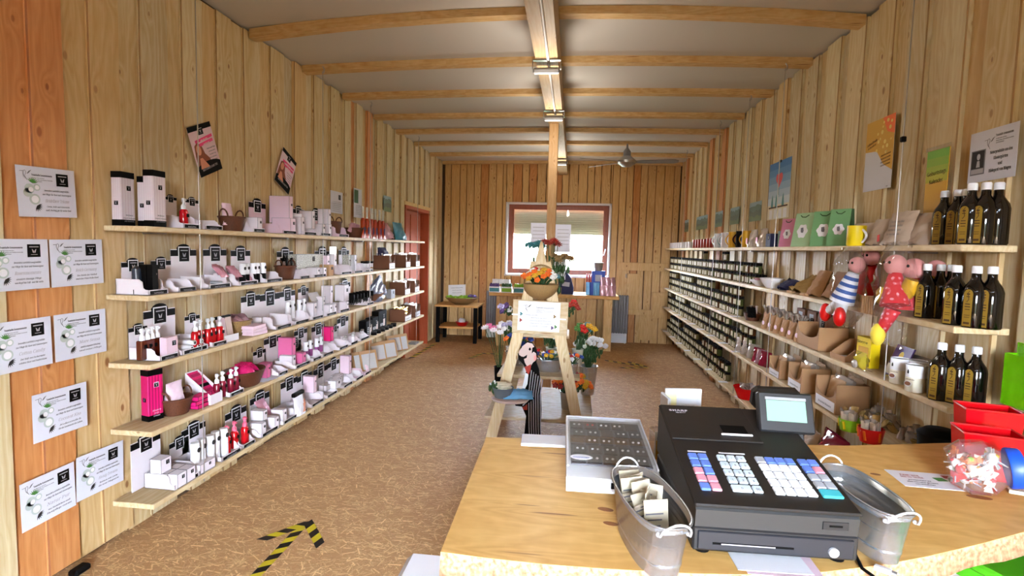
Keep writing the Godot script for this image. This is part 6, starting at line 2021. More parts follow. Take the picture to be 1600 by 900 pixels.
func right_low():
	var s: SurfaceTool
	# open cartons on the fourth shelf
	var boxes := [[-3.969, 0.20, 0.135, "farthest of three on the fourth right shelf"], [-3.613, 0.21, 0.16, "middle of three on the fourth right shelf"], [-3.186, 0.25, 0.17, "nearest of three on the fourth right shelf"]]
	for q in boxes:
		shipping_box("open brown cardboard box with a white label, %s" % q[3], on_right(3, 0.10, q[0]), Vector3(q[1], q[2], 0.175), "kraft", -PI / 2, true, 0.42)
		for i in 4: pouch("paper_packet", "pale paper packet sticking out of an open cardboard box on the fourth right shelf", "packet", on_right(3, 0.05 + 0.03 * i, q[0]) + Vector3(0, 0.035 + 0.015 * (i % 2), 0.02 * sin(i * 3.0)), Vector3(q[1] * 0.7, q[2] * 0.85, 0.022), ["kraft_light", "cello_bag", "linen", "kraft_light"][i], -PI / 2 + 0.1 * sin(i * 2.0), -0.2, 0.0, "paper packets in the cardboard boxes", 80 + i)
	for i in 3: pouch("noodle_bag", "clear bag of pale noodles left of the cardboard boxes", "packet", on_right(3, 0.07, [-4.926, -4.763, -4.611][i]), Vector3(0.13, 0.12, 0.07), "cello_bag", -PI / 2 + 0.4, -0.1, 0.6, "bags of pale noodles", 90 + i)
	for i in 3: pouch("berry_bag", "clear bag of dark red berries next to the cardboard boxes", "packet", on_right(3, 0.06, [-4.469, -4.393, -4.305][i]), Vector3(0.12, 0.115, 0.06), "berry_liquid" if i != 1 else "cello_tint2", -PI / 2 + 0.4, -0.15, 0.6, "bags of berries", 95 + i)
	# painted pots with small wrapped sweets
	var pots := [[Vector3(1.691, 0.617, -2.807), 0.052, 0.060, "green", "small green and red painted tin pot of wrapped tea", "lime"], [Vector3(1.708, 0.617, -2.648), 0.055, 0.068, "red", "small red painted tin pot of wrapped tea nearest the wire", "red"]]
	for q in pots:
		var t := thing("painted_pot", q[4], "pot", q[0])
		s = st()
		lathe(s, [Vector2(0, 0), Vector2(q[1] * 0.82, 0), Vector2(q[1], q[2]), Vector2(q[1] * 0.95, q[2]), Vector2(q[1] * 0.75, 0.01), Vector2(0, 0.01)], 20)
		ob("pot_body", s, q[5], t)
		s = st()
		for i in 5:
			var a := TAU * i / 5
			tube(s, [Vector3(cos(a) * q[1] * 0.87, q[2] * 0.2, sin(a) * q[1] * 0.87), Vector3(cos(a + 0.1) * q[1] * 0.98, q[2] * 0.85, sin(a + 0.1) * q[1] * 0.98)], 0.006, 5)
		ob("painted_petals", s, "yellow" if q[5] == "lime" else "orange", t)
		for i in 11:
			var a: float = i * 2.4
			var rr: float = q[1] * 0.8 * sqrt((i + 0.5) / 11.0)
			pouch("tea_sachet", "pale crumpled sachet heaped in the painted tin pots on the fourth right shelf", "sachet", q[0] + Vector3(cos(a) * rr, q[2] * 0.75 + 0.012 * (i % 3), sin(a) * rr), Vector3(0.034, 0.05, 0.016), ["linen", "cello_bag", "gold_tint"][i % 3], a, 0.5 * sin(i), 0.0, "sachets in the painted pots", i)
	var heaps := [[Vector3(1.928, 0.617, -2.974), 14, 0.085, "left heap by the hanging wire"], [Vector3(1.910, 0.617, -2.849), 9, 0.06, "middle of the near end"], [Vector3(1.933, 0.617, -2.664), 16, 0.095, "right heap just above the counter"]]
	for q in heaps:
		for i in q[1]:
			var a: float = i * 2.4
			var rr: float = q[2] * sqrt((i + 0.5) / float(q[1]))
			pouch("tea_sachet", "pale crumpled tea sachet on the fourth right shelf, %s" % q[3], "sachet", q[0] + Vector3(cos(a) * rr * 0.8, 0.0 + 0.030 * (1.0 - rr / q[2]) * 2.0, sin(a) * rr), Vector3(0.05, 0.055, 0.025), ["linen", "cello_bag", "gold_tint", "cello_bag"][i % 4], a, -0.5 + 0.3 * sin(i * 1.7), 0.2, "tea sachets, %s" % q[3], i)
		
	# lowest shelf
	var rb := thing("red_basket", "shiny red plastic bowl with silver foil sweets on the lowest right shelf", "bowl", on_right(4, 0.08, -4.713))
	s = st()
	lathe(s, [Vector2(0, 0), Vector2(0.075, 0), Vector2(0.115, 0.095), Vector2(0.118, 0.10), Vector2(0.108, 0.10), Vector2(0.07, 0.012), Vector2(0, 0.012)], 22)
	ob("bowl_body", s, "red_gloss", rb)
	for i in 9: pouch("foil_sweet", "silver foil sweet heaped in the shiny red bowl", "sweet", rb.position + Vector3(cos(i * 2.4) * 0.022 * sqrt(i), 0.085, sin(i * 2.4) * 0.022 * sqrt(i)), Vector3(0.05, 0.045, 0.025), "silver" if i % 2 else "cello_bag", i * 1.3, -0.6, 0.2, "foil sweets in the red bowl", i)
	pouch("dark_red_bag", "dark red cloth bag under the nearest cardboard box", "bag", on_right(4, 0.10, -3.240), Vector3(0.30, 0.20, 0.14), "berry_liquid", -PI / 2, -0.1, 0.8, "", 101)
	pouch("berry_pack", "large foil pack of dark dried berries at the near end of the lowest right shelf", "packet", on_right(4, 0.08, -3.015), Vector3(0.34, 0.16, 0.14), "berry_pack", -PI / 2, -0.5, 0.6, "", 102)
	for i in 3: pouch("foil_pack", "clear foil pack of pale tea on the lowest right shelf, %s" % ["beside the red bowl", "second from the red bowl", "third from the red bowl"][i], "packet", on_right(4, 0.08, [-3.70, -3.50, -3.30][i]), Vector3(0.17, 0.14, 0.08), ["cello_bag", "linen", "cello_bag"][i], -PI / 2, -0.2, 0.6, "", 104 + i)


# ---------------------------------------------------------------- flower stand in the middle
func petals(kind: String, size: float) -> ArrayMesh:
	var key := "petals%s%.3f" % [kind, size]
	if share.has(key): return share[key]
	var s := st()
	if kind == "pom":
		for i in 26:
			var y := 1.0 - 1.2 * i / 25.0
			var r := sqrt(maxf(1.0 - y * y, 0.05))
			var d := Vector3(cos(i * 2.4) * r, y * 0.8, sin(i * 2.4) * r)
			tube(s, [d * size * 0.2, d * size * 0.65, d * size], [size * 0.05, size * 0.13, size * 0.03], 5)
	elif kind == "tulip":
		for i in 4:
			var a := TAU * i / 4
			blob(s, Vector3(cos(a) * size * 0.28, size * 0.8, sin(a) * size * 0.28), Vector3(size * 0.42, size * 0.85, size * 0.42), 6)
	elif kind == "daisy":
		for i in 9:
			var b := Basis(Vector3.UP, TAU * i / 9) * Basis(Vector3.BACK, 0.35)
			prism(s, PackedVector2Array([Vector2(0, -size * 0.08), Vector2(size * 0.7, -size * 0.2), Vector2(size, 0), Vector2(size * 0.7, size * 0.2), Vector2(0, size * 0.08)]), size * 0.05, Transform3D(b * Basis(Vector3.RIGHT, PI / 2), Vector3.ZERO))
	else:
		for i in 5:
			var a := TAU * i / 5
			blob(s, Vector3(cos(a) * size * 0.55, 0, sin(a) * size * 0.55), Vector3(size * 0.5, size * 0.26, size * 0.5), 6)
		blob(s, Vector3(0, size * 0.16, 0), Vector3(size * 0.3, size * 0.25, size * 0.3), 6)
	share[key] = done(s)
	return share[key]


func bunch(base: Vector3, head: Vector3, spread: Vector3, n: int, colors: Array, kind: String, size: float, label: String, leafy := 0.0):
	# n flowers out of one vase: every flower a thing with stem and head
	for i in n:
		var a := i * 2.399
		var r := sqrt((i + 0.5) / n)
		var at := head + Vector3(cos(a) * r * spread.x, (1.0 - r * r) * spread.y + 0.012 * sin(i * 5.0), sin(a) * r * spread.z)
		var foot := base + Vector3(cos(a), 0, sin(a)) * 0.012 * r
		var c: String = colors[i % colors.size()]
		var t := thing("flower", "%s flower %s" % [colour_word(c), label], "flower", foot, 0.0, "flowers %s" % label)
		var d := at - foot
		var s := st()
		tube(s, [Vector3.ZERO, d * 0.5 + Vector3(0, 0.02, 0), d], 0.0028, 5)
		if leafy > 0.0:
			for k in 3: blob(s, d * (0.35 + 0.2 * k) + Vector3(0.014 * cos(i + k * 2.0), 0.01, 0.014 * sin(i + k * 2.0)), Vector3(0.010, 0.022, 0.010) * leafy, 5)
		ob("stem", s, "leaf", t)
		var h := put("blossom", petals(kind, size), c, t, d)
		h.quaternion = Quaternion(Vector3.UP, (d.normalized() + Vector3(0, 0.2, 0.5) * (1.0 if kind != "tulip" else 0.0)).normalized())


func colour_word(c: String) -> String:
	return {"red": "red", "white": "white", "blue": "blue", "orange": "orange", "mustard": "golden yellow", "aqua": "light blue", "purple": "purple", "teal": "blue-green", "wax": "pale beige", "rust": "dark red", "pink_mid": "pink", "yellow": "yellow", "lilac": "pale lilac", "wicker_pale": "dried beige"}.get(c, c)


func vase(called: String, label: String, at: Vector3, r0: float, r1: float, h: float, m: String, squash := 1.0) -> Node3D:
	var t := thing(called, label, "vase", at)
	var s := st()
	lathe(s, [Vector2(0, 0), Vector2(r0, 0), Vector2(r1, h), Vector2(r1 * 0.93, h), Vector2(r0 * 0.9, 0.008), Vector2(0, 0.008)], 20, Transform3D.IDENTITY, squash)
	ob("vase_body", s, m, t)
	s = st()
	var ring := []
	for i in 21: ring.append(Vector3(cos(TAU * i / 20) * r1, h, sin(TAU * i / 20) * r1 * squash))
	tube(s, ring, 0.0025, 5, false)
	ob("rim", s, m, t)
	return t


func middle_stand():
	var t := thing("flower_stand", "light wooden A-shaped display stand with three stepped shelves in the middle of the room", "display stand", Vector3(0.05, 0, -3.70))
	var s: SurfaceTool
	# front legs meet under the peak, rear legs lean back
	for a in [-1.0, 1.0]:
		s = st()
		var foot := Vector3(a * 0.352, 0, 0.02)
		var peak := Vector3(a * 0.030, 1.40, 0.0)
		var d := (peak - foot)
		var ang := atan2(d.x, d.y)
		bx(s, Vector3(0, d.length() / 2, 0), Vector3(0.078, d.length(), 0.022), 0.003, Transform3D(Basis(Vector3.BACK, -ang), foot))
		ob("leg", s, "strut_wood", t)
		s = st()
		foot = Vector3(a * 0.33, 0, -0.90)
		peak = Vector3(a * 0.05, 1.40, -0.06)
		d = peak - foot
		var b := Basis(Vector3.RIGHT, -atan2(-d.z, d.y) * 1.0) * Basis(Vector3.BACK, -atan2(d.x, d.y))
		bx(s, Vector3(0, d.length() / 2, 0), Vector3(0.07, d.length(), 0.022), 0.003, Transform3D(b, foot))
		ob("leg", s, "stand_wood", t)
	# the two front boards close to a slim point at the top
	s = st()
	prism(s, PackedVector2Array([Vector2(-0.072, 1.27), Vector2(0.066, 1.27), Vector2(0.006, 1.545), Vector2(-0.006, 1.545)]), 0.024, Transform3D(Basis.IDENTITY, Vector3(0.0, 0, 0.026)))
	ob("peak_board", s, "strut_wood", t)
	for q in [[0.278, 0.78, 0.02, -0.86, 0.012], [0.565, 0.60, -0.075, -0.66, -0.003], [0.855, 0.42, -0.14, -0.46, 0.0]]:
		s = st()
		bx(s, Vector3(q[4], q[0], (q[2] + q[3]) / 2), Vector3(q[1], 0.022, q[2] - q[3]), 0.003)
		ob("shelf_board", s, "stand_wood", t)
	# sign board clipped to the front
	var sg := thing("stand_sign", "white printed sign with a bird drawing, clipped to the front of the flower stand", "sign", Vector3(0.048, 1.026, -3.645))
	sg.rotation.z = -0.02
	put("backing_board", box(Vector3(0.385, 0.235, 0.010), 0.002, Vector3(0.008, -0.125, -0.008)), "stand_wood", sg)
	put("sheet", box(Vector3(0.292, 0.205, 0.0015), 0.0, Vector3(0, -0.1025, 0)), "white", sg)
	s = st()
	hummingbird(s, Vector3(-0.085, 0.055, 0.0015), 0.05)
	ob("bird_drawing", s, "ink", sg)
	words("Traumhafte Genussmomente", 0.011, "ink", sg, Vector3(0.04, 0.062, 0.001), Vector3.ZERO, "Droid Sans", 0.125)
	for i in 3: words(["für Menschen mit Sinn", "Naturprodukte und sinnliche Geschenke", "zum Wohlfühlen"][i], 0.005, "ink", sg, Vector3(-0.02, 0.045 - i * 0.009, 0.001), Vector3.ZERO, "Droid Sans", [0.065, 0.12, 0.05][i], 0.0, true)
	for i in 5: words(["Filz-Blumen und Stecker", "wunderbar für den Garten", "Tauschen Sie bitte die Blumen nicht", "Blumen aus Holz, jedes Stück ein Unikat", "Eine schöne Idee zum Verschenken"][i], 0.006, "ink", sg, Vector3([-0.05, 0.0, 0.01, 0.02, 0.0][i], 0.008 - i * 0.019, 0.001), Vector3.ZERO, "Droid Serif", [0.085, 0.11, 0.15, 0.15, 0.13][i], 0.2)
	for q in [[-0.124, 0.012, "teal"], [-0.126, -0.032, "rust"], [0.108, 0.005, "wicker_pale"], [0.095, -0.074, "purple"], [0.118, -0.066, "green"]]:
		s = st()
		for k in 3: prism(s, arc(8, 0, TAU * 7 / 8, Vector2(0.006, 0.006), Vector2(q[0] + 0.005 * cos(k * 2.1), q[1] + 0.007 * sin(k * 2.1))), 0.0006, Transform3D(Basis.IDENTITY, Vector3(0, 0, 0.0012)))
		ob("printed_flower", s, q[2], sg)
	for x in [-0.165, 0.165]: put("clip", box(Vector3(0.05, 0.010, 0.012), 0.003), "white", sg, Vector3(x, -0.015 if x > 0 else 0.0, 0.0))
	# round basket of felt flowers on the peak
	var bk := thing("flower_basket", "round straw basket with a bow handle hanging at the peak of the flower stand", "basket", Vector3(0.06, 1.155, -3.56))
	s = st()
	var prof := [Vector2(0, 0)]
	for i in 15:
		var v := i / 14.0
		prof.append(Vector2(0.118 * sqrt(sin(PI / 2 * minf(v * 1.05 + 0.03, 1.0))) + (0.003 if i % 2 else 0.0), 0.105 * v))
	prof.append(Vector2(0.108, 0.105))
	prof.append(Vector2(0.06, 0.03))
	prof.append(Vector2(0, 0.03))
	lathe(s, prof, 24, Transform3D.IDENTITY, 0.8, 2.0)
	ob("woven_body", s, "wicker_pale", bk)
	s = st()
	var p := []
	for i in 15: p.append(Vector3(cos(PI * i / 14) * 0.113, 0.10 + sin(PI * i / 14) * 0.13, 0))
	tube(s, p, 0.006, 7)
	ob("handle", s, "wicker_pale", bk)
	bunch(Vector3(0.06, 1.20, -3.555), Vector3(0.06, 1.30, -3.53), Vector3(0.125, 0.055, 0.085), 42, ["orange", "white", "aqua", "mustard", "red", "white", "orange", "purple"], "felt", 0.023, "of felt in the straw basket on the flower stand")
	# tall bunch behind the peak
	vase("dark_vase", "dark slim vase behind the peak of the flower stand", Vector3(0.115, 0.868, -3.98), 0.04, 0.05, 0.22, "black")
	bunch(Vector3(0.115, 1.05, -3.98), Vector3(-0.01, 1.50, -3.97), Vector3(0.06, 0.03, 0.05), 6, ["teal"], "pom", 0.042, "in the left part of the bunch above the peak", 1.0)
	bunch(Vector3(0.115, 1.05, -3.98), Vector3(0.105, 1.525, -3.97), Vector3(0.06, 0.03, 0.05), 6, ["rust"], "pom", 0.036, "at the top of the bunch above the peak", 1.0)
	bunch(Vector3(0.125, 1.05, -3.97), Vector3(0.185, 1.415, -3.93), Vector3(0.075, 0.03, 0.05), 9, ["wicker_pale"], "pom", 0.034, "at the right of the bunch behind the peak", 1.4)
	# upper shelf: small bunches left and right of the sign
	for q in [[Vector3(-0.13, 0.868, -3.98), Vector3(-0.235, 1.02, -3.95), ["purple", "lilac", "white"], 9, "felt", 0.026, "left of the sign on the upper shelf of the stand"], [Vector3(0.21, 0.868, -3.98), Vector3(0.275, 1.06, -3.95), ["red", "rust"], 6, "felt", 0.030, "right of the sign on the upper shelf of the stand"]]:
		vase("glass_vase", "small glass vase %s" % q[6], q[0], 0.025, 0.035, 0.10, "glass_pale")
		bunch(q[0] + Vector3(0, 0.08, 0), q[1], Vector3(0.05, 0.05, 0.05), q[3], q[2], q[4], q[5], q[6], 0.8)
	# middle shelf
	var md := [
		[Vector3(-0.20, 0.576, -4.18), Vector3(-0.235, 0.86, -4.15), ["white", "lilac"], 9, "felt", 0.026, "upper left, white and lilac", 0.07, "glass_pale"],
		[Vector3(-0.12, 0.576, -4.10), Vector3(-0.13, 0.77, -4.08), ["blue", "orange", "mustard", "blue"], 12, "felt", 0.028, "left, blue and orange", 0.12, "zinc"],
		[Vector3(0.12, 0.576, -4.22), Vector3(0.11, 0.80, -4.18), ["white"], 12, "tulip", 0.010, "behind, of catkin twigs", 0.10, "glass_pale"],
		[Vector3(0.33, 0.576, -4.20), Vector3(0.39, 0.86, -4.18), ["aqua", "red", "white", "mustard", "green"], 11, "felt", 0.034, "right, mixed bright colours", 0.075, "glass_pale"]]
	for q in md:
		vase("shelf_vase", "vase on the middle shelf of the stand, %s flowers" % q[6], q[0], 0.035, 0.045, 0.13, q[8])
		bunch(q[0] + Vector3(0, 0.11, 0), q[1], Vector3(q[7], 0.05, 0.06), q[3], q[2], q[4], q[5], "on the middle shelf, %s" % q[6], 0.9)
	var tr := vase("zinc_trough", "oblong zinc trough on the middle shelf of the stand", Vector3(0.10, 0.576, -3.95), 0.10, 0.13, 0.09, "zinc", 0.42)
	bunch(Vector3(0.10, 0.63, -3.95), Vector3(0.10, 0.70, -3.93), Vector3(0.145, 0.03, 0.05), 20, ["red", "white", "blue", "mustard"], "felt", 0.019, "in the oblong zinc trough on the middle shelf")
	vase("zinc_pot", "small zinc pot at the right end of the middle shelf of the stand", Vector3(0.29, 0.576, -3.92), 0.035, 0.045, 0.075, "zinc")
	bunch(Vector3(0.29, 0.62, -3.92), Vector3(0.30, 0.69, -3.91), Vector3(0.07, 0.03, 0.05), 11, ["blue", "red", "white", "orange"], "felt", 0.020, "in the small zinc pot on the middle shelf")
	vase("zinc_vase", "slim zinc vase at the left end of the middle shelf, behind the waiter figure", Vector3(-0.17, 0.576, -3.93), 0.03, 0.045, 0.14, "zinc")
	# lowest shelf and beside it
	vase("tall_zinc_vase", "tall ribbed zinc vase holding white tulips at the right of the flower stand", Vector3(0.425, 0.289, -4.42), 0.055, 0.080, 0.24, "zinc")
	bunch(Vector3(0.425, 0.50, -4.42), Vector3(0.435, 0.69, -4.38), Vector3(0.13, 0.06, 0.08), 30, ["white"], "tulip", 0.026, "of wood in the tall zinc vase", 1.0)
	vase("zinc_bucket", "zinc bucket with orange flowers on the lowest shelf of the stand", Vector3(0.27, 0.289, -3.98), 0.05, 0.065, 0.13, "zinc")
	bunch(Vector3(0.27, 0.38, -3.98), Vector3(0.295, 0.475, -3.93), Vector3(0.145, 0.10, 0.10), 44, ["orange", "mustard", "orange", "rust"], "felt", 0.025, "in the zinc bucket on the lowest shelf", 0.8)
	vase("black_pot", "small black pot with pale lilies at the left of the flower stand", Vector3(-0.325, 0.289, -4.40), 0.03, 0.042, 0.20, "black")
	bunch(Vector3(-0.325, 0.47, -4.40), Vector3(-0.345, 0.80, -4.38), Vector3(0.12, 0.03, 0.07), 12, ["white", "pink_mid", "white"], "daisy", 0.040, "in the black pot at the left of the stand")
	waiter()


func waiter():
	# flat plywood figure painted as a butler who holds out a tray
	var z := -3.50
	var w := thing("waiter_figure", "painted plywood butler in a striped coat, bowing before the flower stand", "figure", Vector3(0.02, 0, z))
	var put_flat := func(called: String, poly: PackedVector2Array, m: String, front: float, d := 0.003):
		var s := st()
		prism(s, poly, d, Transform3D(Basis.IDENTITY, Vector3(0, 0, front)))
		return ob(called, s, m, w)
	put_flat.call("board", PackedVector2Array([Vector2(-0.084, 0.773), Vector2(-0.073, 0.831), Vector2(-0.035, 0.876), Vector2(-0.001, 0.869), Vector2(0.026, 0.827), Vector2(0.036, 0.779), Vector2(0.029, 0.736), Vector2(0.047, 0.693), Vector2(0.058, 0.624), Vector2(0.073, 0.414), Vector2(0.070, 0.193), Vector2(0.078, -0.052), Vector2(-0.062, -0.063), Vector2(-0.043, 0.185), Vector2(-0.030, 0.364), Vector2(-0.076, 0.458), Vector2(-0.053, 0.574), Vector2(-0.038, 0.671), Vector2(-0.057, 0.714), Vector2(-0.092, 0.747), Vector2(-0.098, 0.790)]), "black", -0.006, 0.012)
	put_flat.call("painted_head", PackedVector2Array([Vector2(-0.081, 0.808), Vector2(-0.069, 0.839), Vector2(-0.035, 0.867), Vector2(-0.001, 0.860), Vector2(0.022, 0.822), Vector2(0.028, 0.779), Vector2(0.024, 0.748), Vector2(0.007, 0.734), Vector2(-0.009, 0.707), Vector2(-0.031, 0.702), Vector2(-0.049, 0.732), Vector2(-0.058, 0.766), Vector2(-0.080, 0.782)]), "wax", 0.0015)
	put_flat.call("painted_nose", PackedVector2Array([Vector2(-0.089, 0.804), Vector2(-0.077, 0.826), Vector2(-0.055, 0.823), Vector2(-0.042, 0.802), Vector2(-0.050, 0.775), Vector2(-0.071, 0.770), Vector2(-0.089, 0.782)]), "wax", 0.003)
	put_flat.call("painted_moustache", PackedVector2Array([Vector2(-0.093, 0.786), Vector2(-0.075, 0.765), Vector2(-0.054, 0.771), Vector2(-0.033, 0.785), Vector2(-0.037, 0.763), Vector2(-0.058, 0.753), Vector2(-0.080, 0.756)]), "black", 0.006)
	put_flat.call("painted_hair", PackedVector2Array([Vector2(0.000, 0.834), Vector2(0.021, 0.844), Vector2(0.031, 0.818), Vector2(0.027, 0.796), Vector2(0.010, 0.808), Vector2(-0.003, 0.795)]), "black", 0.006)
	put_flat.call("painted_eye", PackedVector2Array([Vector2(-0.021, 0.833), Vector2(-0.013, 0.833), Vector2(-0.008, 0.821), Vector2(-0.016, 0.812), Vector2(-0.025, 0.820)]), "black", 0.006)
	put_flat.call("painted_ear", PackedVector2Array([Vector2(0.010, 0.782), Vector2(0.027, 0.783), Vector2(0.032, 0.762), Vector2(0.020, 0.744), Vector2(0.011, 0.752)]), "skin_pink", 0.005)
	put_flat.call("bow_tie", PackedVector2Array([Vector2(-0.048, 0.701), Vector2(-0.026, 0.711), Vector2(-0.005, 0.725), Vector2(-0.008, 0.681), Vector2(-0.021, 0.650), Vector2(-0.038, 0.671)]), "rust", 0.007)
	put_flat.call("shirt_front", PackedVector2Array([Vector2(-0.042, 0.658), Vector2(-0.021, 0.655), Vector2(-0.027, 0.584), Vector2(-0.044, 0.548), Vector2(-0.061, 0.556)]), "white", 0.004)
	put_flat.call("waistcoat", PackedVector2Array([Vector2(-0.072, 0.458), Vector2(-0.024, 0.470), Vector2(-0.023, 0.408), Vector2(-0.049, 0.407)]), "rust", 0.004)
	for k in 6:
		var s := st()
		var x0: float = -0.012 + k * 0.0155
		tube(s, [Vector3(x0 + 0.010, 0.68 - k * 0.012, 0.003), Vector3(x0 - 0.004, 0.52, 0.003), Vector3(x0 + 0.004, 0.30, 0.003), Vector3(x0 + 0.022, 0.02, 0.003)], 0.0035, 5)
		ob("coat_stripe", s, "ink_pale", w)
	var s := st()
	tube(s, [Vector3(0.010, 0.505, 0.010), Vector3(-0.055, 0.455, 0.035), Vector3(-0.095, 0.462, 0.06)], [0.022, 0.020, 0.014], 10)
	ob("arm", s, "black", w)
	s = st()
	for k in 2: tube(s, [Vector3(0.000, 0.500 + k * 0.018, 0.034), Vector3(-0.050, 0.452 + k * 0.018, 0.056)], 0.004, 5)
	ob("sleeve_stripe", s, "ink_pale", w)
	s = st()
	blob(s, Vector3(-0.108, 0.472, 0.066), Vector3(0.022, 0.012, 0.016), 10)
	ob("hand", s, "skin_pink", w)
	s = st()
	lathe(s, [Vector2(0, 0.486), Vector2(0.118, 0.486), Vector2(0.122, 0.492), Vector2(0.122, 0.500), Vector2(0, 0.500)], 28, Transform3D(Basis.IDENTITY, Vector3(-0.135, 0, 0.07)), 0.75)
	ob("tray_board", s, "wax", w)
	var pot := vase("felt_pot", "grey felt pot filled with white cards on the waiter figure's tray", Vector3(-0.165, 0.501, -3.45), 0.055, 0.070, 0.065, "felt_grey")
	for i in 6: tag(put("gift_card", box(Vector3(0.07, 0.012, 0.05), 0.002), "wax_pale", self, Vector3(-0.165 + 0.02 * sin(i * 2.0), 0.552 + i * 0.006, -3.45 + 0.012 * cos(i * 2.0)), Vector3(0.15 * sin(i), i * 0.7, 0.12 * cos(i))), "pale card lying in the grey felt pot on the waiter's tray", "card", "cards in the felt pot")
	pouch("blue_pack", "light blue foil pack lying on the waiter figure's tray", "packet", Vector3(-0.055, 0.505, -3.40), Vector3(0.20, 0.11, 0.035), "sky_pack", 0.15, -1.2, 0.0, "", 33)
	bunch(Vector3(-0.225, 0.51, -3.46), Vector3(-0.235, 0.575, -3.46), Vector3(0.03, 0.02, 0.02), 4, ["white"], "tulip", 0.010, "in green leaves beside the felt pot on the tray", 1.2)


func window_goods():
	var y := 0.821
	var s := st()
	# goods on the counter under the window
	for i in 5:
		var g := i % 2 == 0
		var t := thing("seed_box", "%s carton of packets on the window counter, %s from the left" % ["teal" if g else "lime green", ["first", "second", "third", "fourth", "fifth"][i]], "box", Vector3(-0.90 + i * 0.185, y, -7.95))
		put("box_body", box(Vector3(0.165, 0.085, 0.10), 0.003), "white", t)
		put("front_print", box(Vector3(0.145, 0.055, 0.002)), "teal" if g else "lime", t, Vector3(0, 0.012, 0.051))
		for k in 4:
			s = st()
			blob(s, Vector3(-0.055 + k * 0.036, 0.105, 0.0), Vector3(0.026, 0.035, 0.03), 8, 0.5, i * 4 + k)
			ob("packet", s, ["purple", "leaf", "lime", "lime", "leaf"][i], t)
	for k in 3: pouch("white_pack", "white foil pack with dark print on the cartons at the left of the window counter", "packet", Vector3(-0.90 + k * 0.09, y + 0.125, -8.02), Vector3(0.11, 0.07, 0.04), "white_gloss", 0.2 * k, -0.3, 0.3, "white packs on the window counter", k)
	var hat := thing("blue_hood", "dark blue pointed felt hood with a white tag beside the post on the window counter", "hood", Vector3(0.16, y, -8.05))
	s = st()
	prism(s, PackedVector2Array([Vector2(-0.10, 0.0), Vector2(0.13, 0.0), Vector2(0.13, 0.10), Vector2(0.09, 0.24), Vector2(0.0, 0.37), Vector2(-0.06, 0.42), Vector2(-0.09, 0.38)]), 0.14, Transform3D.IDENTITY, true)
	ob("hood_body", s, "navy", hat)
	put("tag", box(Vector3(0.11, 0.065, 0.002)), "ink_pale", hat, Vector3(0.01, 0.12, 0.072), Vector3(0, 0, -0.1))
	var bl := thing("blue_display", "blue upright display of packets at the right of the window counter", "display", Vector3(0.66, y, -8.18))
	put("display_body", box(Vector3(0.20, 0.36, 0.10), 0.004), "blue", bl)
	put("pale_panel", box(Vector3(0.10, 0.10, 0.002)), "ink_pale", bl, Vector3(0, 0.2, 0.051))
	for k in 3: pouch("blue_pack", "blue and white foil pack before the blue display, %s" % ["left", "middle", "right"][k], "packet", Vector3(0.52 + k * 0.055, y, -7.98 + 0.02 * k), Vector3(0.10, 0.19, 0.06), "sky_pack" if k != 1 else "blue", 0.1 * k, -0.1, 0.6, "blue packs on the window counter", 10 + k)
	for k in 3:
		var t := thing("red_candle", "slim dark red candle in the group left of the blue display", "candle", Vector3(0.49 + k * 0.035, y, -8.2), 0.0, "red candles on the window counter")
		s = st()
		lathe(s, [Vector2(0, 0), Vector2(0.014, 0), Vector2(0.014, 0.30), Vector2(0.004, 0.31), Vector2(0, 0.31)], 12)
		ob("wax_body", s, "rust", t)
		s = st()
		tube(s, [Vector3(0, 0.305, 0), Vector3(0.002, 0.325, 0)], 0.0015, 4)
		ob("wick", s, "black", t)
	var pt := vase("metal_pot", "small grey metal pot on top of the blue display", Vector3(0.655, y + 0.362, -8.18), 0.055, 0.075, 0.12, "steel")
	for k in 6: pouch("pink_pack", "pale pink foil bag with dark dots at the right end of the window counter", "packet", Vector3(0.72 + (k % 3) * 0.075, y + (0.12 if k > 2 else 0.0), -7.95 - 0.07 * (k / 3)), Vector3(0.10, 0.15, 0.07), "cello_pink", 0.2 * k, 0.0, 0.6, "pink foil bags on the window counter", 20 + k)
	pouch("straw_heart", "small straw figure at the foot of the blue hood", "figure", Vector3(0.06, y, -7.95), Vector3(0.10, 0.10, 0.06), "kraft_light", 0.0, 0.0, 0.7, "", 44)
	# printed notes pinned to the post, one of them with a photo
	for q in [[-0.075, 1.63, 0.15, 0.23, "plain printed note taped to the left side of the wooden post"], [0.165, 1.60, 0.15, 0.27, "printed note of text taped to the right side of the wooden post"], [0.135, 1.32, 0.13, 0.24, "lower printed note with grey print on the right side of the wooden post"]]:
		var t := thing("post_note", q[4], "notice", Vector3(q[0], q[1], -5.19))
		put("sheet", box(Vector3(q[2], q[3], 0.0015), 0.0, Vector3(0, -q[3] / 2, 0)), "sheet", t)
		for i in 5: put("printed_line", box(Vector3(q[2] * 0.75, 0.006, 0.0005)), "ink_pale", t, Vector3(0, q[3] * 0.3 - i * 0.035, 0.001))


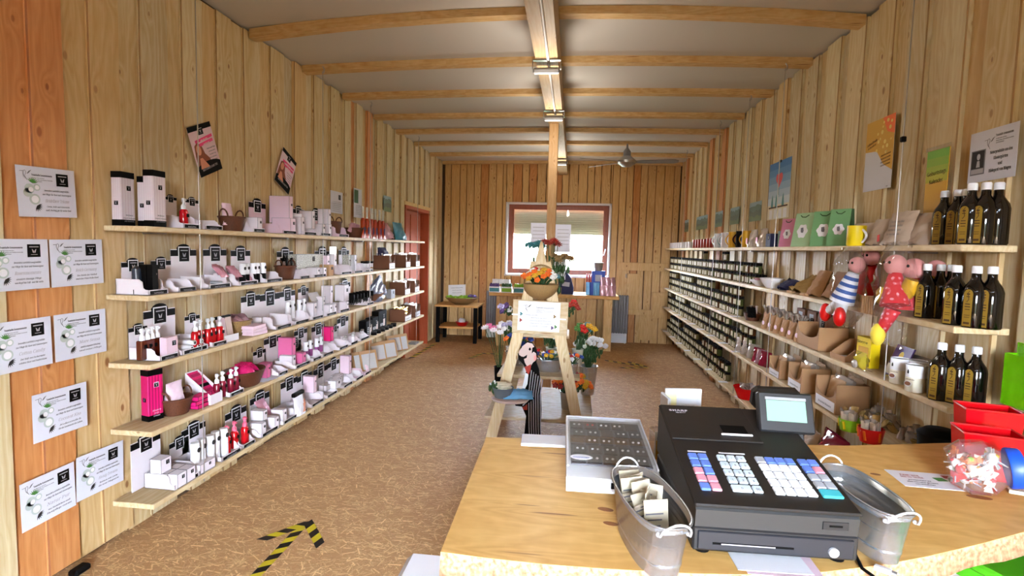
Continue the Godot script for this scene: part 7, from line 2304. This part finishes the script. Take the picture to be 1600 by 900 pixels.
# ---------------------------------------------------------------- counter in front
func counter():
	window_goods()
	floor_tape()
	var t := thing("shop_counter", "pale pine counter top with a rough live edge on a boarded base, in the foreground", "counter", Vector3.ZERO)
	var edge := [Vector2(0.014, 1.053), Vector2(0.12, 1.046), Vector2(0.233, 1.043), Vector2(0.38, 1.048), Vector2(0.531, 1.058), Vector2(0.68, 1.076), Vector2(0.81, 1.108), Vector2(0.94, 1.152), Vector2(1.06, 1.203), Vector2(1.21, 1.274), Vector2(1.359, 1.350), Vector2(1.60, 1.475), Vector2(1.90, 1.63)]
	var poly := PackedVector2Array(edge)
	for v in [Vector2(1.90, 2.03), Vector2(1.75, 2.02), Vector2(1.212, 1.885), Vector2(0.6, 1.815), Vector2(-0.002, 1.741)]: poly.append(v)
	var s := st()
	prism(s, poly, 0.046, Transform3D(Basis(Vector3.RIGHT, -PI / 2), Vector3(0, CY - 0.023, 0)))
	ob("worktop", s, "counter_wood", t)
	s = st()
	s.set_smooth_group(1)
	for i in edge.size() - 1:
		for k in 4:
			var a: Vector2 = edge[i].lerp(edge[i + 1], k / 4.0)
			var b: Vector2 = edge[i].lerp(edge[i + 1], (k + 1) / 4.0)
			var wa := 0.004 + 0.003 * sin(i * 4.0 + k * 1.3)
			var wb := 0.004 + 0.003 * sin((i * 4.0 + k * 1.3) + 1.3) if k < 3 else 0.004 + 0.003 * sin((i + 1) * 4.0)
			var top := Vector3(0, CY - 0.001, 0)
			var low := Vector3(0, CY - 0.050, 0)
			var pa := Vector3(a.x, 0, -a.y)
			var pb := Vector3(b.x, 0, -b.y)
			var o := Vector3(0, 0, 1)
			face(s, [pa + top, pb + top, pb + low + o * wb * 2.0, pa + low + o * wa * 2.0], Vector3(0, 0.1, 1))
			face(s, [pa + low + o * wa * 2.0, pb + low + o * wb * 2.0, pb + low - o * 0.01, pa + low - o * 0.01], Vector3.DOWN)
	ob("live_edge", s, "bark", t)
	for q in [[Vector3(0.373, 0.850, -1.297), 0.020, 0.010], [Vector3(0.381, 0.850, -1.229), 0.018, 0.009], [Vector3(1.187, 0.850, -1.648), 0.014, 0.008], [Vector3(1.391, 0.850, -1.534), 0.030, 0.012]]:
		s = st()
		prism(s, arc(14, 0, TAU * 13 / 14, Vector2(q[1], q[2]), Vector2.ZERO), 0.0006, Transform3D(Basis(Vector3.RIGHT, -PI / 2) * Basis(Vector3.BACK, -0.2), q[0]))
		ob("wood_knot", s, "knot_brown", t)
	s = st()
	for q in [[Vector3(0.10, 0.40, -1.20), Vector3(0.09, 0.80, 0.09)], [Vector3(0.10, 0.40, -1.62), Vector3(0.09, 0.80, 0.09)], [Vector3(1.2, 0.40, -1.66), Vector3(0.09, 0.80, 0.09)]]:
		var l := st()
		bx(l, q[0], q[1], 0.004)
		ob("leg", l, "strut_wood", t)
	bx(s, Vector3(0.66, 0.42, -1.70), Vector3(1.0, 0.74, 0.02))
	ob("base_panel", s, "strut_wood", t)
	till()
	bucket(Vector3(0.452, CY, -1.145), 0.21, 0.148, 0.062, "oval zinc bucket full of seed packets, left of the till", true)
	bucket(Vector3(0.950, CY, -1.262), 0.06, 0.135, 0.052, "empty oval zinc bucket standing right of the till", false)
	sample_case()
	lollipops()
	counter_papers()


func bucket(at: Vector3, turn: float, a: float, b: float, label: String, full: bool):
	var t := thing("zinc_bucket", label, "bucket", at, turn)
	var h := 0.118
	var oval := func(k: float, y: float, n: int) -> Array:
		var r := []
		for i in n:
			var u := TAU * i / n
			# rounded oblong: straight flanks, half-round ends
			var z := sin(u)
			var x := cos(u)
			var e := pow(absf(x), 0.68) * signf(x)
			var f := pow(absf(z), 0.80) * signf(z)
			r.append(Vector3(e * b * k, y, f * a * lerpf(k, 1.0, 0.25)))
		return r
	var n := 36
	var rings := []
	for q in [[0.74, 0.0], [0.78, 0.022], [0.80, 0.024], [0.80, 0.030], [0.785, 0.032], [0.86, 0.070], [0.875, 0.072], [0.875, 0.077], [0.865, 0.079], [0.88, 0.084], [0.895, 0.086], [0.895, 0.091], [0.885, 0.093], [1.0, h], [0.96, h], [0.75, 0.006]]:
		rings.append(oval.call(q[0], q[1], n))
	var s := st()
	s.set_smooth_group(1)
	for j in rings.size() - 1:
		var inside := j >= 14
		for i in n:
			var k := (i + 1) % n
			var mid: Vector3 = (rings[j][i] + rings[j + 1][k]) / 2.0
			var o := Vector3(mid.x, 0, mid.z * 0.4)
			face(s, [rings[j][i], rings[j][k], rings[j + 1][k], rings[j + 1][i]], -o if inside else o)
	s.set_smooth_group(-1)
	face(s, rings[0], Vector3.DOWN)
	face(s, rings[-1], Vector3.UP)
	ob("bucket_body", s, "zinc", t)
	s = st()
	var rim := oval.call(0.99, h, n)
	rim.append(rim[0])
	tube(s, rim, 0.0028, 6, false)
	ob("rim", s, "zinc", t)
	for d in [-1.0, 1.0]:
		s = st()
		var p := []
		for i in 11:
			var u := PI * i / 10
			p.append(Vector3(cos(u) * 0.030, h - 0.014 + sin(u) * 0.034, d * (a * 0.95 + 0.006 + sin(u) * (0.006 if d < 0 else 0.022))))
		tube(s, p, 0.0026, 6)
		ob("handle", s, "silver", t)
		s = st()
		for x in [-0.030, 0.030]: blob(s, Vector3(x, h - 0.014, d * (a * 0.93)), Vector3(0.005, 0.005, 0.006), 8)
		ob("rivet", s, "silver", t)
	if not full: return
	var b3 := Basis(Vector3.UP, turn)
	for i in 16:
		var u := (i - 7.5) / 7.5
		var p := at + b3 * Vector3(0.007 * sin(i * 2.1), 0.016, -0.015 + u * 0.082)
		var pk := thing("seed_packet", "cream paper seed packet with small print, upright in the oval bucket", "packet", p, turn + 0.40 * sin(i * 1.9) + (0.7 if i in [11, 12, 13] else 0.1), "seed packets in the oval bucket")
		var lean := Vector3(-0.30 + 0.25 * sin(i * 1.3), 0, 0.10 * sin(i * 2.7))
		put("envelope", box(Vector3(0.052, 0.105 + 0.012 * sin(i * 3.0), 0.0022), 0.0006), "paper_cream", pk, Vector3.ZERO, lean)
		var pr := Node3D.new()
		pr.name = "printed_side"
		pk.add_child(pr)
		pr.rotation = lean
		for k in 5: put("printed_line", box(Vector3(0.038 - 0.007 * (k % 3), 0.0028, 0.0005)), "ink_grey", pr, Vector3(-0.004, 0.085 - k * 0.012, 0.0014))


func key_block(panel: Node3D, u: float, v: float, w: float, d: float, m: String, text := ""):
	var k := put("key", box(Vector3(w, 0.010, d), 0.002), m, panel, Vector3(u, 0.0, v))
	if text:
		var key := "k" + text
		var o := words(text, 0.0062, "ink_grey", panel, Vector3(u, 0.0104, v + 0.003), Vector3(-PI / 2, 0, 0), "Droid Sans")


func till():
	var t := thing("cash_register", "black electronic cash register with coloured keys and a grey cash drawer", "cash register", Vector3(0.712, CY, -1.128), 0.03)
	var s := st()
	for x in [-0.14, 0.14]: for z in [-0.03, -0.37]: lathe(s, [Vector2(0, 0), Vector2(0.016, 0), Vector2(0.016, 0.013), Vector2(0, 0.013)], 14, Transform3D(Basis.IDENTITY, Vector3(x, 0, z)))
	ob("foot", s, "black", t)
	var dr := put("cash_drawer", box(Vector3(0.336, 0.053, 0.41), 0.004), "till_grey", t, Vector3(0, 0.012, -0.205))
	put("drawer_front", box(Vector3(0.316, 0.041, 0.006), 0.002), "till_blue", dr, Vector3(0, 0.005, 0.206))
	put("slot", box(Vector3(0.165, 0.004, 0.003)), "black", dr, Vector3(-0.045, 0.019, 0.209))
	put("notes_in_slot", box(Vector3(0.11, 0.0022, 0.002)), "ink_pale", dr, Vector3(-0.055, 0.0198, 0.2105))
	s = st()
	lathe(s, [Vector2(0.0, 0.0), Vector2(0.010, 0.0), Vector2(0.010, 0.006), Vector2(0.007, 0.007), Vector2(0.007, 0.004), Vector2(0, 0.004)], 20, Transform3D(Basis(Vector3.RIGHT, PI / 2), Vector3(0.116, 0.020, 0.209)))
	bx(s, Vector3(0.116, 0.020, 0.2145), Vector3(0.0016, 0.009, 0.002))
	ob("lock", s, "silver", dr)
	# body with the sloping top
	s = st()
	var side := PackedVector2Array([Vector2(0.0, 0.066), Vector2(0.004, 0.104), Vector2(-0.002, 0.110), Vector2(-0.412, 0.196), Vector2(-0.43, 0.19), Vector2(-0.43, 0.066)])
	prism(s, side, 0.330, Transform3D(Basis(Vector3.UP, -PI / 2), Vector3(0, 0, 0)))
	ob("housing", s, "till_grey_light", t)
	put("card_port", box(Vector3(0.052, 0.018, 0.003), 0.001), "till_grey", t, Vector3(0.118, 0.078, 0.003))
	put("card_slot", box(Vector3(0.026, 0.004, 0.002)), "black", t, Vector3(0.118, 0.085, 0.0046))
	var ang := atan2(0.086, 0.41)
	var panel := Node3D.new()
	panel.name = "top_panel"
	t.add_child(panel)
	panel.position = Vector3(0, 0.1125, 0.004)
	panel.rotation.x = ang
	put("panel_plate", box(Vector3(0.338, 0.008, 0.432), 0.003), "till_black", panel, Vector3(0, -0.003, -0.214))
	put("printer_cover", box(Vector3(0.225, 0.004, 0.175), 0.0015), "till_black", panel, Vector3(-0.054, 0.005, -0.335))
	put("printer_slot", box(Vector3(0.062, 0.003, 0.042)), "black", panel, Vector3(0.002, 0.0075, -0.300))
	put("receipt_edge", box(Vector3(0.078, 0.004, 0.006), 0.001), "white", panel, Vector3(0.002, 0.0085, -0.276))
	words("SHARP", 0.0095, "ink_pale", panel, Vector3(-0.122, 0.0095, -0.392), Vector3(-PI / 2, 0, 0), "Droid Sans Bold", 0.050)
	words("XE-A177", 0.0045, "ink_pale", panel, Vector3(-0.118, 0.0095, -0.380), Vector3(-PI / 2, 0, 0), "Droid Sans", 0.026)
	for q in [[-0.118, 0.044], [-0.035, 0.062]]: put("label_window", box(Vector3(q[1], 0.001, 0.004)), "silver", panel, Vector3(q[0], 0.0052, -0.196))
	var v0 := -0.172
	var dv := 0.0285
	var c1 := [["key_blue", "key_blue"], ["key_blue", "key_blue"], ["key_pink", "key_blue"], ["key_pink", "key_pink"], ["key_blue", "key_pink"]]
	for r in 5:
		for c in 2: key_block(panel, -0.133 + c * 0.0235, v0 + r * dv, 0.021, 0.024, c1[r][c])
	for r in 4:
		for c in 3: key_block(panel, -0.066 + c * 0.0225, v0 + r * dv, 0.0195, 0.0215, "key_white", [["CL", "/", "x"], ["7", "8", "9"], ["4", "5", "6"], ["1", "2", "3"]][r][c])
	key_block(panel, -0.0548, v0 + 4 * dv, 0.042, 0.0215, "key_white", "0")
	key_block(panel, -0.021, v0 + 4 * dv, 0.0195, 0.0215, "key_white", "00")
	for r in 5:
		for c in 4: key_block(panel, 0.024 + c * 0.0225, v0 + r * dv, 0.0205, 0.0245, ("key_grey" if c == 0 else "key_blue") if r == 0 else "key_bright")
	var c4 := [["key_blue", "key_blue"], ["key_blue", "key_pink"], ["key_grey", "key_grey"], ["key_grey", "key_grey"]]
	for r in 4:
		for c in 2: key_block(panel, 0.122 + c * 0.0225, v0 + r * dv, 0.0205, 0.0245, c4[r][c])
	key_block(panel, 0.133, v0 + 4 * dv, 0.043, 0.026, "key_teal")
	# operator display on its neck, and the rear display
	var d := Node3D.new()
	d.name = "operator_display"
	t.add_child(d)
	d.position = Vector3(0.140, 0.172, -0.300)
	d.rotation = Vector3(-0.42, -0.06, 0)
	put("display_case", box(Vector3(0.138, 0.104, 0.026), 0.004), "till_grey", d, Vector3(0, 0.006, 0))
	put("lcd", box(Vector3(0.098, 0.054, 0.002)), "lcd", d, Vector3(0, 0.034, 0.0135))
	put("bevel", box(Vector3(0.102, 0.008, 0.004), 0.001), "grey", d, Vector3(0, 0.089, 0.0135))
	put("neck", box(Vector3(0.085, 0.03, 0.02), 0.003), "till_grey", d, Vector3(0, -0.022, -0.006))
	put("rear_display", box(Vector3(0.130, 0.062, 0.04), 0.012), "till_black", t, Vector3(0.155, 0.208, -0.430), Vector3(0.2, 0, 0))
	put("rear_neck", box(Vector3(0.04, 0.04, 0.025), 0.003), "till_grey", t, Vector3(0.155, 0.178, -0.420))
	# cable and plug at the right
	s = st()
	tube(s, [Vector3(0.900, CY + 0.010, -1.20), Vector3(0.885, CY + 0.004, -1.125), Vector3(0.893, CY + 0.004, -1.10), Vector3(0.905, CY - 0.01, -1.075), Vector3(0.905, CY - 0.20, -1.07)], 0.0035, 7)
	tag(ob("black_cable", s, "black"), "black cable running over the counter edge beside the cash drawer", "cable")
	var pl := thing("white_plug", "white cable plug lying beside the cash drawer", "plug", Vector3(0.925, CY, -1.125), -0.6)
	put("plug_body", box(Vector3(0.03, 0.010, 0.014), 0.002), "white", pl)
	put("metal_tip", box(Vector3(0.010, 0.005, 0.010)), "grey", pl, Vector3(0.019, 0.0025, 0))
	for i in 2: tag(put("paper_sheet", box(Vector3(0.15, 0.001, 0.10)), ["white", "pink_pale"][i], self, Vector3(0.70 + i * 0.02, CY + 0.0012 * (1 - i), -1.135 + 0.012 * i), Vector3(0, 0.04 - 0.06 * i, 0)), ["white sheet of paper tucked under the cash drawer", "pale brownish sheet under the white one beneath the cash drawer"][i], "paper")


func sample_case():
	# white presentation case with a clear sloping lid over dark compartments
	var t := thing("sample_case", "white flat case of small earrings under a clear lid, left of the till", "display case", Vector3(0.395, CY, -1.60), 0.02)
	var s := st()
	var side := PackedVector2Array([Vector2(0.215, 0), Vector2(0.215, 0.040), Vector2(-0.205, 0.062), Vector2(-0.205, 0)])
	prism(s, side, 0.252, Transform3D(Basis(Vector3.UP, -PI / 2) , Vector3.ZERO))
	ob("case_body", s, "white_gloss", t)
	var p := Node3D.new()
	p.name = "insert"
	t.add_child(p)
	p.position = Vector3(0, 0.0435, 0.16)
	p.rotation.x = 0.0525
	put("insert_board", box(Vector3(0.226, 0.004, 0.32), 0.001), "ink_grey", p, Vector3(0, 0, -0.175))
	var k := 0
	for r in 5:
		for c in 5:
			var w := 0.0405
			var o := put("compartment", box(Vector3(w, 0.005, 0.054), 0.002), ["case_dark", "case_brown", "case_dark"][(k * 2 + r) % 3], p, Vector3(-0.088 + c * 0.044 + (0.006 if r % 2 else 0.0) - 0.003, 0.003, -0.045 - r * 0.062))
			if k % 7 != 3:
				if not share.has("studs"):
					var q := st()
					for x in [-0.008, 0.008]: blob(q, Vector3(x, 0.0065, 0), Vector3(0.0042, 0.003, 0.0042), 8)
					share["studs"] = done(q)
				put("ear_studs", share["studs"], "red" if k == 21 else ("white" if k % 3 else "silver"), o)
			k += 1
	s = st()
	bx(s, Vector3(0, 0.0155, -0.175), Vector3(0.236, 0.002, 0.335))
	ob("clear_lid", s, "pane", p)
	s = st()
	lathe(s, [Vector2(0, 0), Vector2(0.030, 0), Vector2(0.030, 0.001), Vector2(0, 0.001)], 22, Transform3D(Basis.IDENTITY, Vector3(-0.085, 0.0168, -0.030)), 0.55)
	ob("oval_sticker", s, "white", p)
	words("Ohrstecker", 0.006, "blue", p, Vector3(-0.085, 0.0182, -0.027), Vector3(-PI / 2, 0, 0), "Droid Serif", 0.045, 0.2)
	for x in [-0.122, 0.122]: put("lid_rail", box(Vector3(0.006, 0.006, 0.37), 0.001), "white_gloss", p, Vector3(x, 0.006, -0.175))
	put("back_rail", box(Vector3(0.25, 0.010, 0.010), 0.002), "white_gloss", p, Vector3(0, 0.004, -0.355))
	put("front_latch", box(Vector3(0.075, 0.016, 0.004), 0.001), "black", t, Vector3(0.030, 0.014, 0.216))
	tag(put("white_board", box(Vector3(0.16, 0.010, 0.09), 0.002), "white", self, Vector3(0.20, CY, -1.73), Vector3(0, 0.05, 0)), "plain white board lying at the far left corner of the counter", "board")
	# brochure holder behind the till
	var h := thing("paper_stand", "tall white and pale yellow printed board standing behind the till", "board", Vector3(0.640, CY, -1.74), 0.12)
	put("board_face", box(Vector3(0.118, 0.205, 0.012), 0.002), "white_gloss", h)
	put("yellow_field", box(Vector3(0.035, 0.10, 0.001)), "cream_yellow", h, Vector3(-0.040, 0.100, 0.0065))
	words("Schön, dass Sie da sind", 0.005, "ink_pale", h, Vector3(0.005, 0.15, 0.0066), Vector3.ZERO, "Droid Serif", 0.06, 0.2)
	put("side_face", box(Vector3(0.010, 0.19, 0.08), 0.002), "white", h, Vector3(-0.065, 0, 0.03))
	var fr := thing("card_holder", "clear holder with framed cards left of the till", "card holder", Vector3(0.560, CY, -1.665), 0.15)
	put("holder", box(Vector3(0.05, 0.09, 0.06), 0.003), "cello", fr)
	put("framed_card", box(Vector3(0.040, 0.085, 0.004), 0.001), "wax_pale", fr, Vector3(0, 0.002, 0.012))
	put("card_picture", box(Vector3(0.026, 0.055, 0.001)), "grey", fr, Vector3(0, 0.015, 0.0145))
	put("yellow_card", box(Vector3(0.040, 0.06, 0.003), 0.001), "mustard", fr, Vector3(0.002, 0.002, 0.022))


func lollipops():
	var base := Vector3(1.405, CY, -1.565)
	var axis := Vector3(0.80, 0.16, 0.36).normalized()
	var c := base + Vector3(0, 0.074, 0)
	var t := thing("sweet_jar", "clear faceted plastic jar with a blue lid, lying tilted and full of lollipops", "jar", base)
	var side := axis.cross(Vector3.UP).normalized()
	var b := Basis(side, axis, side.cross(axis).normalized())
	var tr := Transform3D(b, c - base)
	var s := st()
	lathe(s, [Vector2(0, -0.070), Vector2(0.050, -0.070), Vector2(0.075, -0.030), Vector2(0.075, 0.020), Vector2(0.048, 0.052), Vector2(0.046, 0.062)], 6, tr, 1.0, 0.2)
	ob("jar_body", s, "jar_clear", t)
	s = st()
	lathe(s, [Vector2(0.0, 0.058), Vector2(0.052, 0.058), Vector2(0.054, 0.062), Vector2(0.052, 0.086), Vector2(0.048, 0.090), Vector2(0.040, 0.090), Vector2(0.038, 0.087), Vector2(0, 0.087)], 28, tr)
	ob("blue_lid", s, "lid_blue", t)
	var wraps := ["wrap_white", "wrap_orange", "wrap_white", "wrap_red", "wrap_peach", "wrap_orange"]
	var r := RandomNumberGenerator.new()
	r.seed = 77
	for i in 30:
		var a := r.randf() * TAU
		var q := sqrt(r.randf()) * 0.052
		var y := r.randf_range(-0.055, 0.035)
		var p := c + b * Vector3(cos(a) * q, y, sin(a) * q)
		if p.y > base.y + 0.118: p.y -= 0.04
		var l := thing("lollipop", "wrapped lollipop with bright printed paper inside the tilted jar", "lollipop", p, r.randf() * TAU, "lollipops in the tilted jar")
		s = st()
		blob(s, Vector3.ZERO, Vector3(0.014, 0.011, 0.017), 8, 0.2, i)
		for e in [-1.0, 1.0]: prism(s, PackedVector2Array([Vector2(0, -0.004), Vector2(0.016, -0.012), Vector2(0.018, 0.010), Vector2(0, 0.004)]), 0.002, Transform3D(Basis(Vector3.UP, e * 1.4) * Basis(Vector3.RIGHT, 0.4), Vector3(0, 0, -e * 0.012)))
		ob("wrapper", s, wraps[i % 6], l, Vector3.ZERO, Vector3(r.randf() * 2.0, 0, r.randf() * 2.0))
		s = st()
		blob(s, Vector3(0.004, 0.006, 0.004), Vector3(0.009, 0.007, 0.009), 6, 0.2, i)
		ob("print", s, ["mustard", "green", "red", "wrap_orange", "rust", "lime"][i % 6], l)
		s = st()
		tube(s, [Vector3.ZERO, Vector3(0.0, -0.012, 0.034)], 0.0018, 5)
		ob("stick", s, "white", l)


func red_bag(label: String, at: Vector3, w: float, h: float, d: float, turn: float):
	var t := thing("red_bag", label, "bag", at, turn, "red plastic bags at the right end of the counter")
	var s := st()
	var k := 0.86
	var top := []
	var low := []
	for q in [[-1, -1], [1, -1], [1, 1], [-1, 1]]:
		low.append(Vector3(q[0] * w / 2 * k, 0, q[1] * d / 2 * k))
		top.append(Vector3(q[0] * w / 2, h, q[1] * d / 2))
	s.set_smooth_group(-1)
	for i in 4:
		var j := (i + 1) % 4
		var o: Vector3 = (low[i] + low[j]) * Vector3(1, 0, 1)
		face(s, [low[i], low[j], top[j], top[i]], o)
		face(s, [low[i] * 0.97, low[j] * 0.97, top[j] * Vector3(0.97, 1, 0.97), top[i] * Vector3(0.97, 1, 0.97)], -o)
	face(s, low, Vector3.DOWN)
	ob("bag_body", s, "red_gloss", t)
	s = st()
	for i in 4: tube(s, [top[i], top[(i + 1) % 4]], 0.003, 6)
	ob("rolled_rim", s, "red", t)


func counter_papers():
	var t := thing("price_leaflet", "white printed leaflet with a small green picture, lying left of the sweet jar", "leaflet", Vector3(1.318, CY, -1.628), -0.05)
	put("sheet", box(Vector3(0.175, 0.0012, 0.115)), "white", t)
	for i in 2: words(["FAIR WIE", "NIE ZU TEUER"][i], 0.009, "rust", t, Vector3(-0.035, 0.0015, -0.026 + i * 0.014), Vector3(-PI / 2, 0, 0), "Droid Sans", [0.05, 0.06][i])
	for i in 3: words(["pro Stück Natur pur", "alles mit Liebe gemacht", "zum Mitnehmen"][i], 0.0055, "ink", t, Vector3(-0.025, 0.0015, 0.008 + i * 0.014), Vector3(-PI / 2, 0, 0), "Droid Sans", [0.06, 0.08, 0.05][i])
	put("green_picture", box(Vector3(0.030, 0.0004, 0.024)), "green", t, Vector3(0.040, 0.0012, -0.012), Vector3(0, 0.2, 0))
	put("red_picture", box(Vector3(0.026, 0.0004, 0.020)), "rust", t, Vector3(0.070, 0.0012, -0.034))
	red_bag("red plastic gift bag right behind the sweet jar, front one", Vector3(1.52, CY, -1.70), 0.15, 0.135, 0.10, -0.25)
	red_bag("red plastic gift bag behind the first one, at the far edge of the counter", Vector3(1.63, CY, -1.86), 0.15, 0.165, 0.10, -0.25)
	var k := thing("card_stack", "small stack of printed white cards at the right end of the counter", "cards", Vector3(1.528, CY, -1.585), -0.35)
	put("cards", box(Vector3(0.055, 0.010, 0.038), 0.0005), "wax_pale", k)
	for i in 3: words("Naturladen", 0.005, "ink_grey", k, Vector3(0, 0.0104, -0.008 + i * 0.011), Vector3(-PI / 2, 0, 0), "Droid Sans", 0.04)
	tag(put("grey_pouch", box(Vector3(0.12, 0.10, 0.12), 0.02), "slate", self, Vector3(1.78, CY, -1.80), Vector3(0, 0.3, 0)), "slate grey box-shaped bag at the right end of the counter beside the red bags", "bag")
	# lime acrylic holder on the right wall
	var g := thing("lime_holder", "lime green clear acrylic holder fixed to the right wall above the counter", "holder", Vector3(RX - 0.025, 0.965, -2.06), -PI / 2)
	put("front_plate", box(Vector3(0.16, 0.19, 0.004), 0.001), "lime_clear", g, Vector3(0, 0, 0.022))
	put("back_plate", box(Vector3(0.16, 0.23, 0.004), 0.001), "lime_clear", g, Vector3(0, 0, -0.018))
	put("floor_plate", box(Vector3(0.16, 0.004, 0.044)), "lime_clear", g, Vector3(0, 0, 0))
	for x in [-0.079, 0.079]: put("side_plate", box(Vector3(0.003, 0.19, 0.044)), "lime_clear", g, Vector3(x, 0, 0))
	put("yellow_card", box(Vector3(0.018, 0.11, 0.004), 0.001), "yellow", g, Vector3(-0.010, 0.012, 0.006), Vector3(0, 0, -0.9))
	put("orange_card", box(Vector3(0.05, 0.07, 0.004), 0.001), "orange", g, Vector3(0.05, 0.010, -0.004))
	# things on the floor behind and below
	var bn := thing("black_bin", "round black bin on the floor behind the right part of the counter", "bin", Vector3(1.722, 0.800, -2.153) * Vector3(1, 0, 1) + Vector3(0.04, 0, -0.12))
	var s := st()
	lathe(s, [Vector2(0, 0), Vector2(0.06, 0), Vector2(0.07, 0.75), Vector2(0.075, 0.79), Vector2(0.05, 0.81), Vector2(0, 0.81)], 24)
	ob("bin_body", s, "black", bn)
	var gb := thing("green_crate", "bright green plastic crate under the right end of the counter", "crate", Vector3(1.55, 0.0, -1.52), 0.45)
	put("crate_body", box(Vector3(0.55, 0.74, 0.34), 0.012), "crate_green", gb)
	put("crate_rim", box(Vector3(0.57, 0.025, 0.36), 0.006), "crate_green", gb, Vector3(0, 0.715, 0))
	tag(put("white_carton", box(Vector3(0.16, 0.73, 0.2), 0.003), "white", self, Vector3(1.14, 0, -1.36), Vector3(0, 0.4, 0)), "white carton standing under the counter left of the green crate", "box")
	var st2 := thing("white_stool", "white rounded stool seat just below the left end of the counter", "stool", Vector3(-0.070, 0.620, -1.307) * Vector3(1, 0, 1))
	s = st()
	bx(s, Vector3(0, 0.60, -0.02), Vector3(0.20, 0.04, 0.20), 0.018)
	ob("seat", s, "white", st2)
	for x in [-0.07, 0.07]: for zz in [-0.09, 0.05]: put("leg", box(Vector3(0.025, 0.585, 0.025), 0.003), "white", st2, Vector3(x, 0, zz))


func floor_tape():
	# black and yellow warning tape stuck to the floor as arrows and edge marks
	var near := thing("tape_arrow", "large black and yellow striped tape arrow on the floor near the camera", "tape arrow", Vector3.ZERO)
	strip(near, Vector3(-1.09, 0, -1.95), Vector3(-1.105, 0, -2.60), 0.050, 13)
	strip(near, Vector3(-1.235, 0, -2.40), Vector3(-1.085, 0, -2.60), 0.050, 5)
	strip(near, Vector3(-0.925, 0, -2.40), Vector3(-1.095, 0, -2.60), 0.050, 5)
	var far := thing("tape_arrow", "black and yellow striped tape arrow on the floor in front of the right jars", "tape arrow", Vector3.ZERO)
	strip(far, Vector3(0.744, 0, -7.23), Vector3(1.27, 0, -6.93), 0.06, 10)
	strip(far, Vector3(1.05, 0, -7.20), Vector3(1.27, 0, -6.93), 0.06, 5)
	strip(far, Vector3(0.92, 0, -6.80), Vector3(1.27, 0, -6.90), 0.06, 6)
	var mk := thing("tape_mark", "short striped tape mark on the floor left of the flower stand", "tape", Vector3.ZERO)
	strip(mk, Vector3(-1.06, 0, -6.93), Vector3(-0.97, 0, -7.30), 0.06, 6)
	strip(mk, Vector3(-0.97, 0, -7.30), Vector3(-0.72, 0, -7.30), 0.06, 4)
	var dm := thing("tape_mark", "striped tape mark on the floor by the doorway under the left shelves", "tape", Vector3.ZERO)
	strip(dm, Vector3(-1.83, 0, -6.75), Vector3(-1.80, 0, -7.85), 0.06, 12)
	tag(put("rubber_stop", box(Vector3(0.05, 0.03, 0.08), 0.01), "black", self, Vector3(-1.87, 0, -2.03)), "small black rubber stop on the floor at the left wall", "door stop")


func strip(t: Node3D, a: Vector3, b: Vector3, w: float, n: int):
	# slanted stripes: each one a small flat piece
	var d := (b - a)
	var e := Vector3(-d.z, 0, d.x).normalized() * w / 2
	var l := d / n
	for k in 2:
		var s := st()
		s.set_smooth_group(-1)
		var y := Vector3(0, 0.0012 + 0.0004 * t.get_child_count() * 0.5, 0)
		for i in n:
			if i % 2 != k: continue
			var p := a + l * i
			var sk := l * 0.35
			face(s, [p - e - sk + y, p + e + sk + y, p + l + e + sk + y, p + l - e - sk + y], Vector3.UP)
		ob("tape_stripe", s, "tape_black" if k == 0 else "tape_yellow", t)
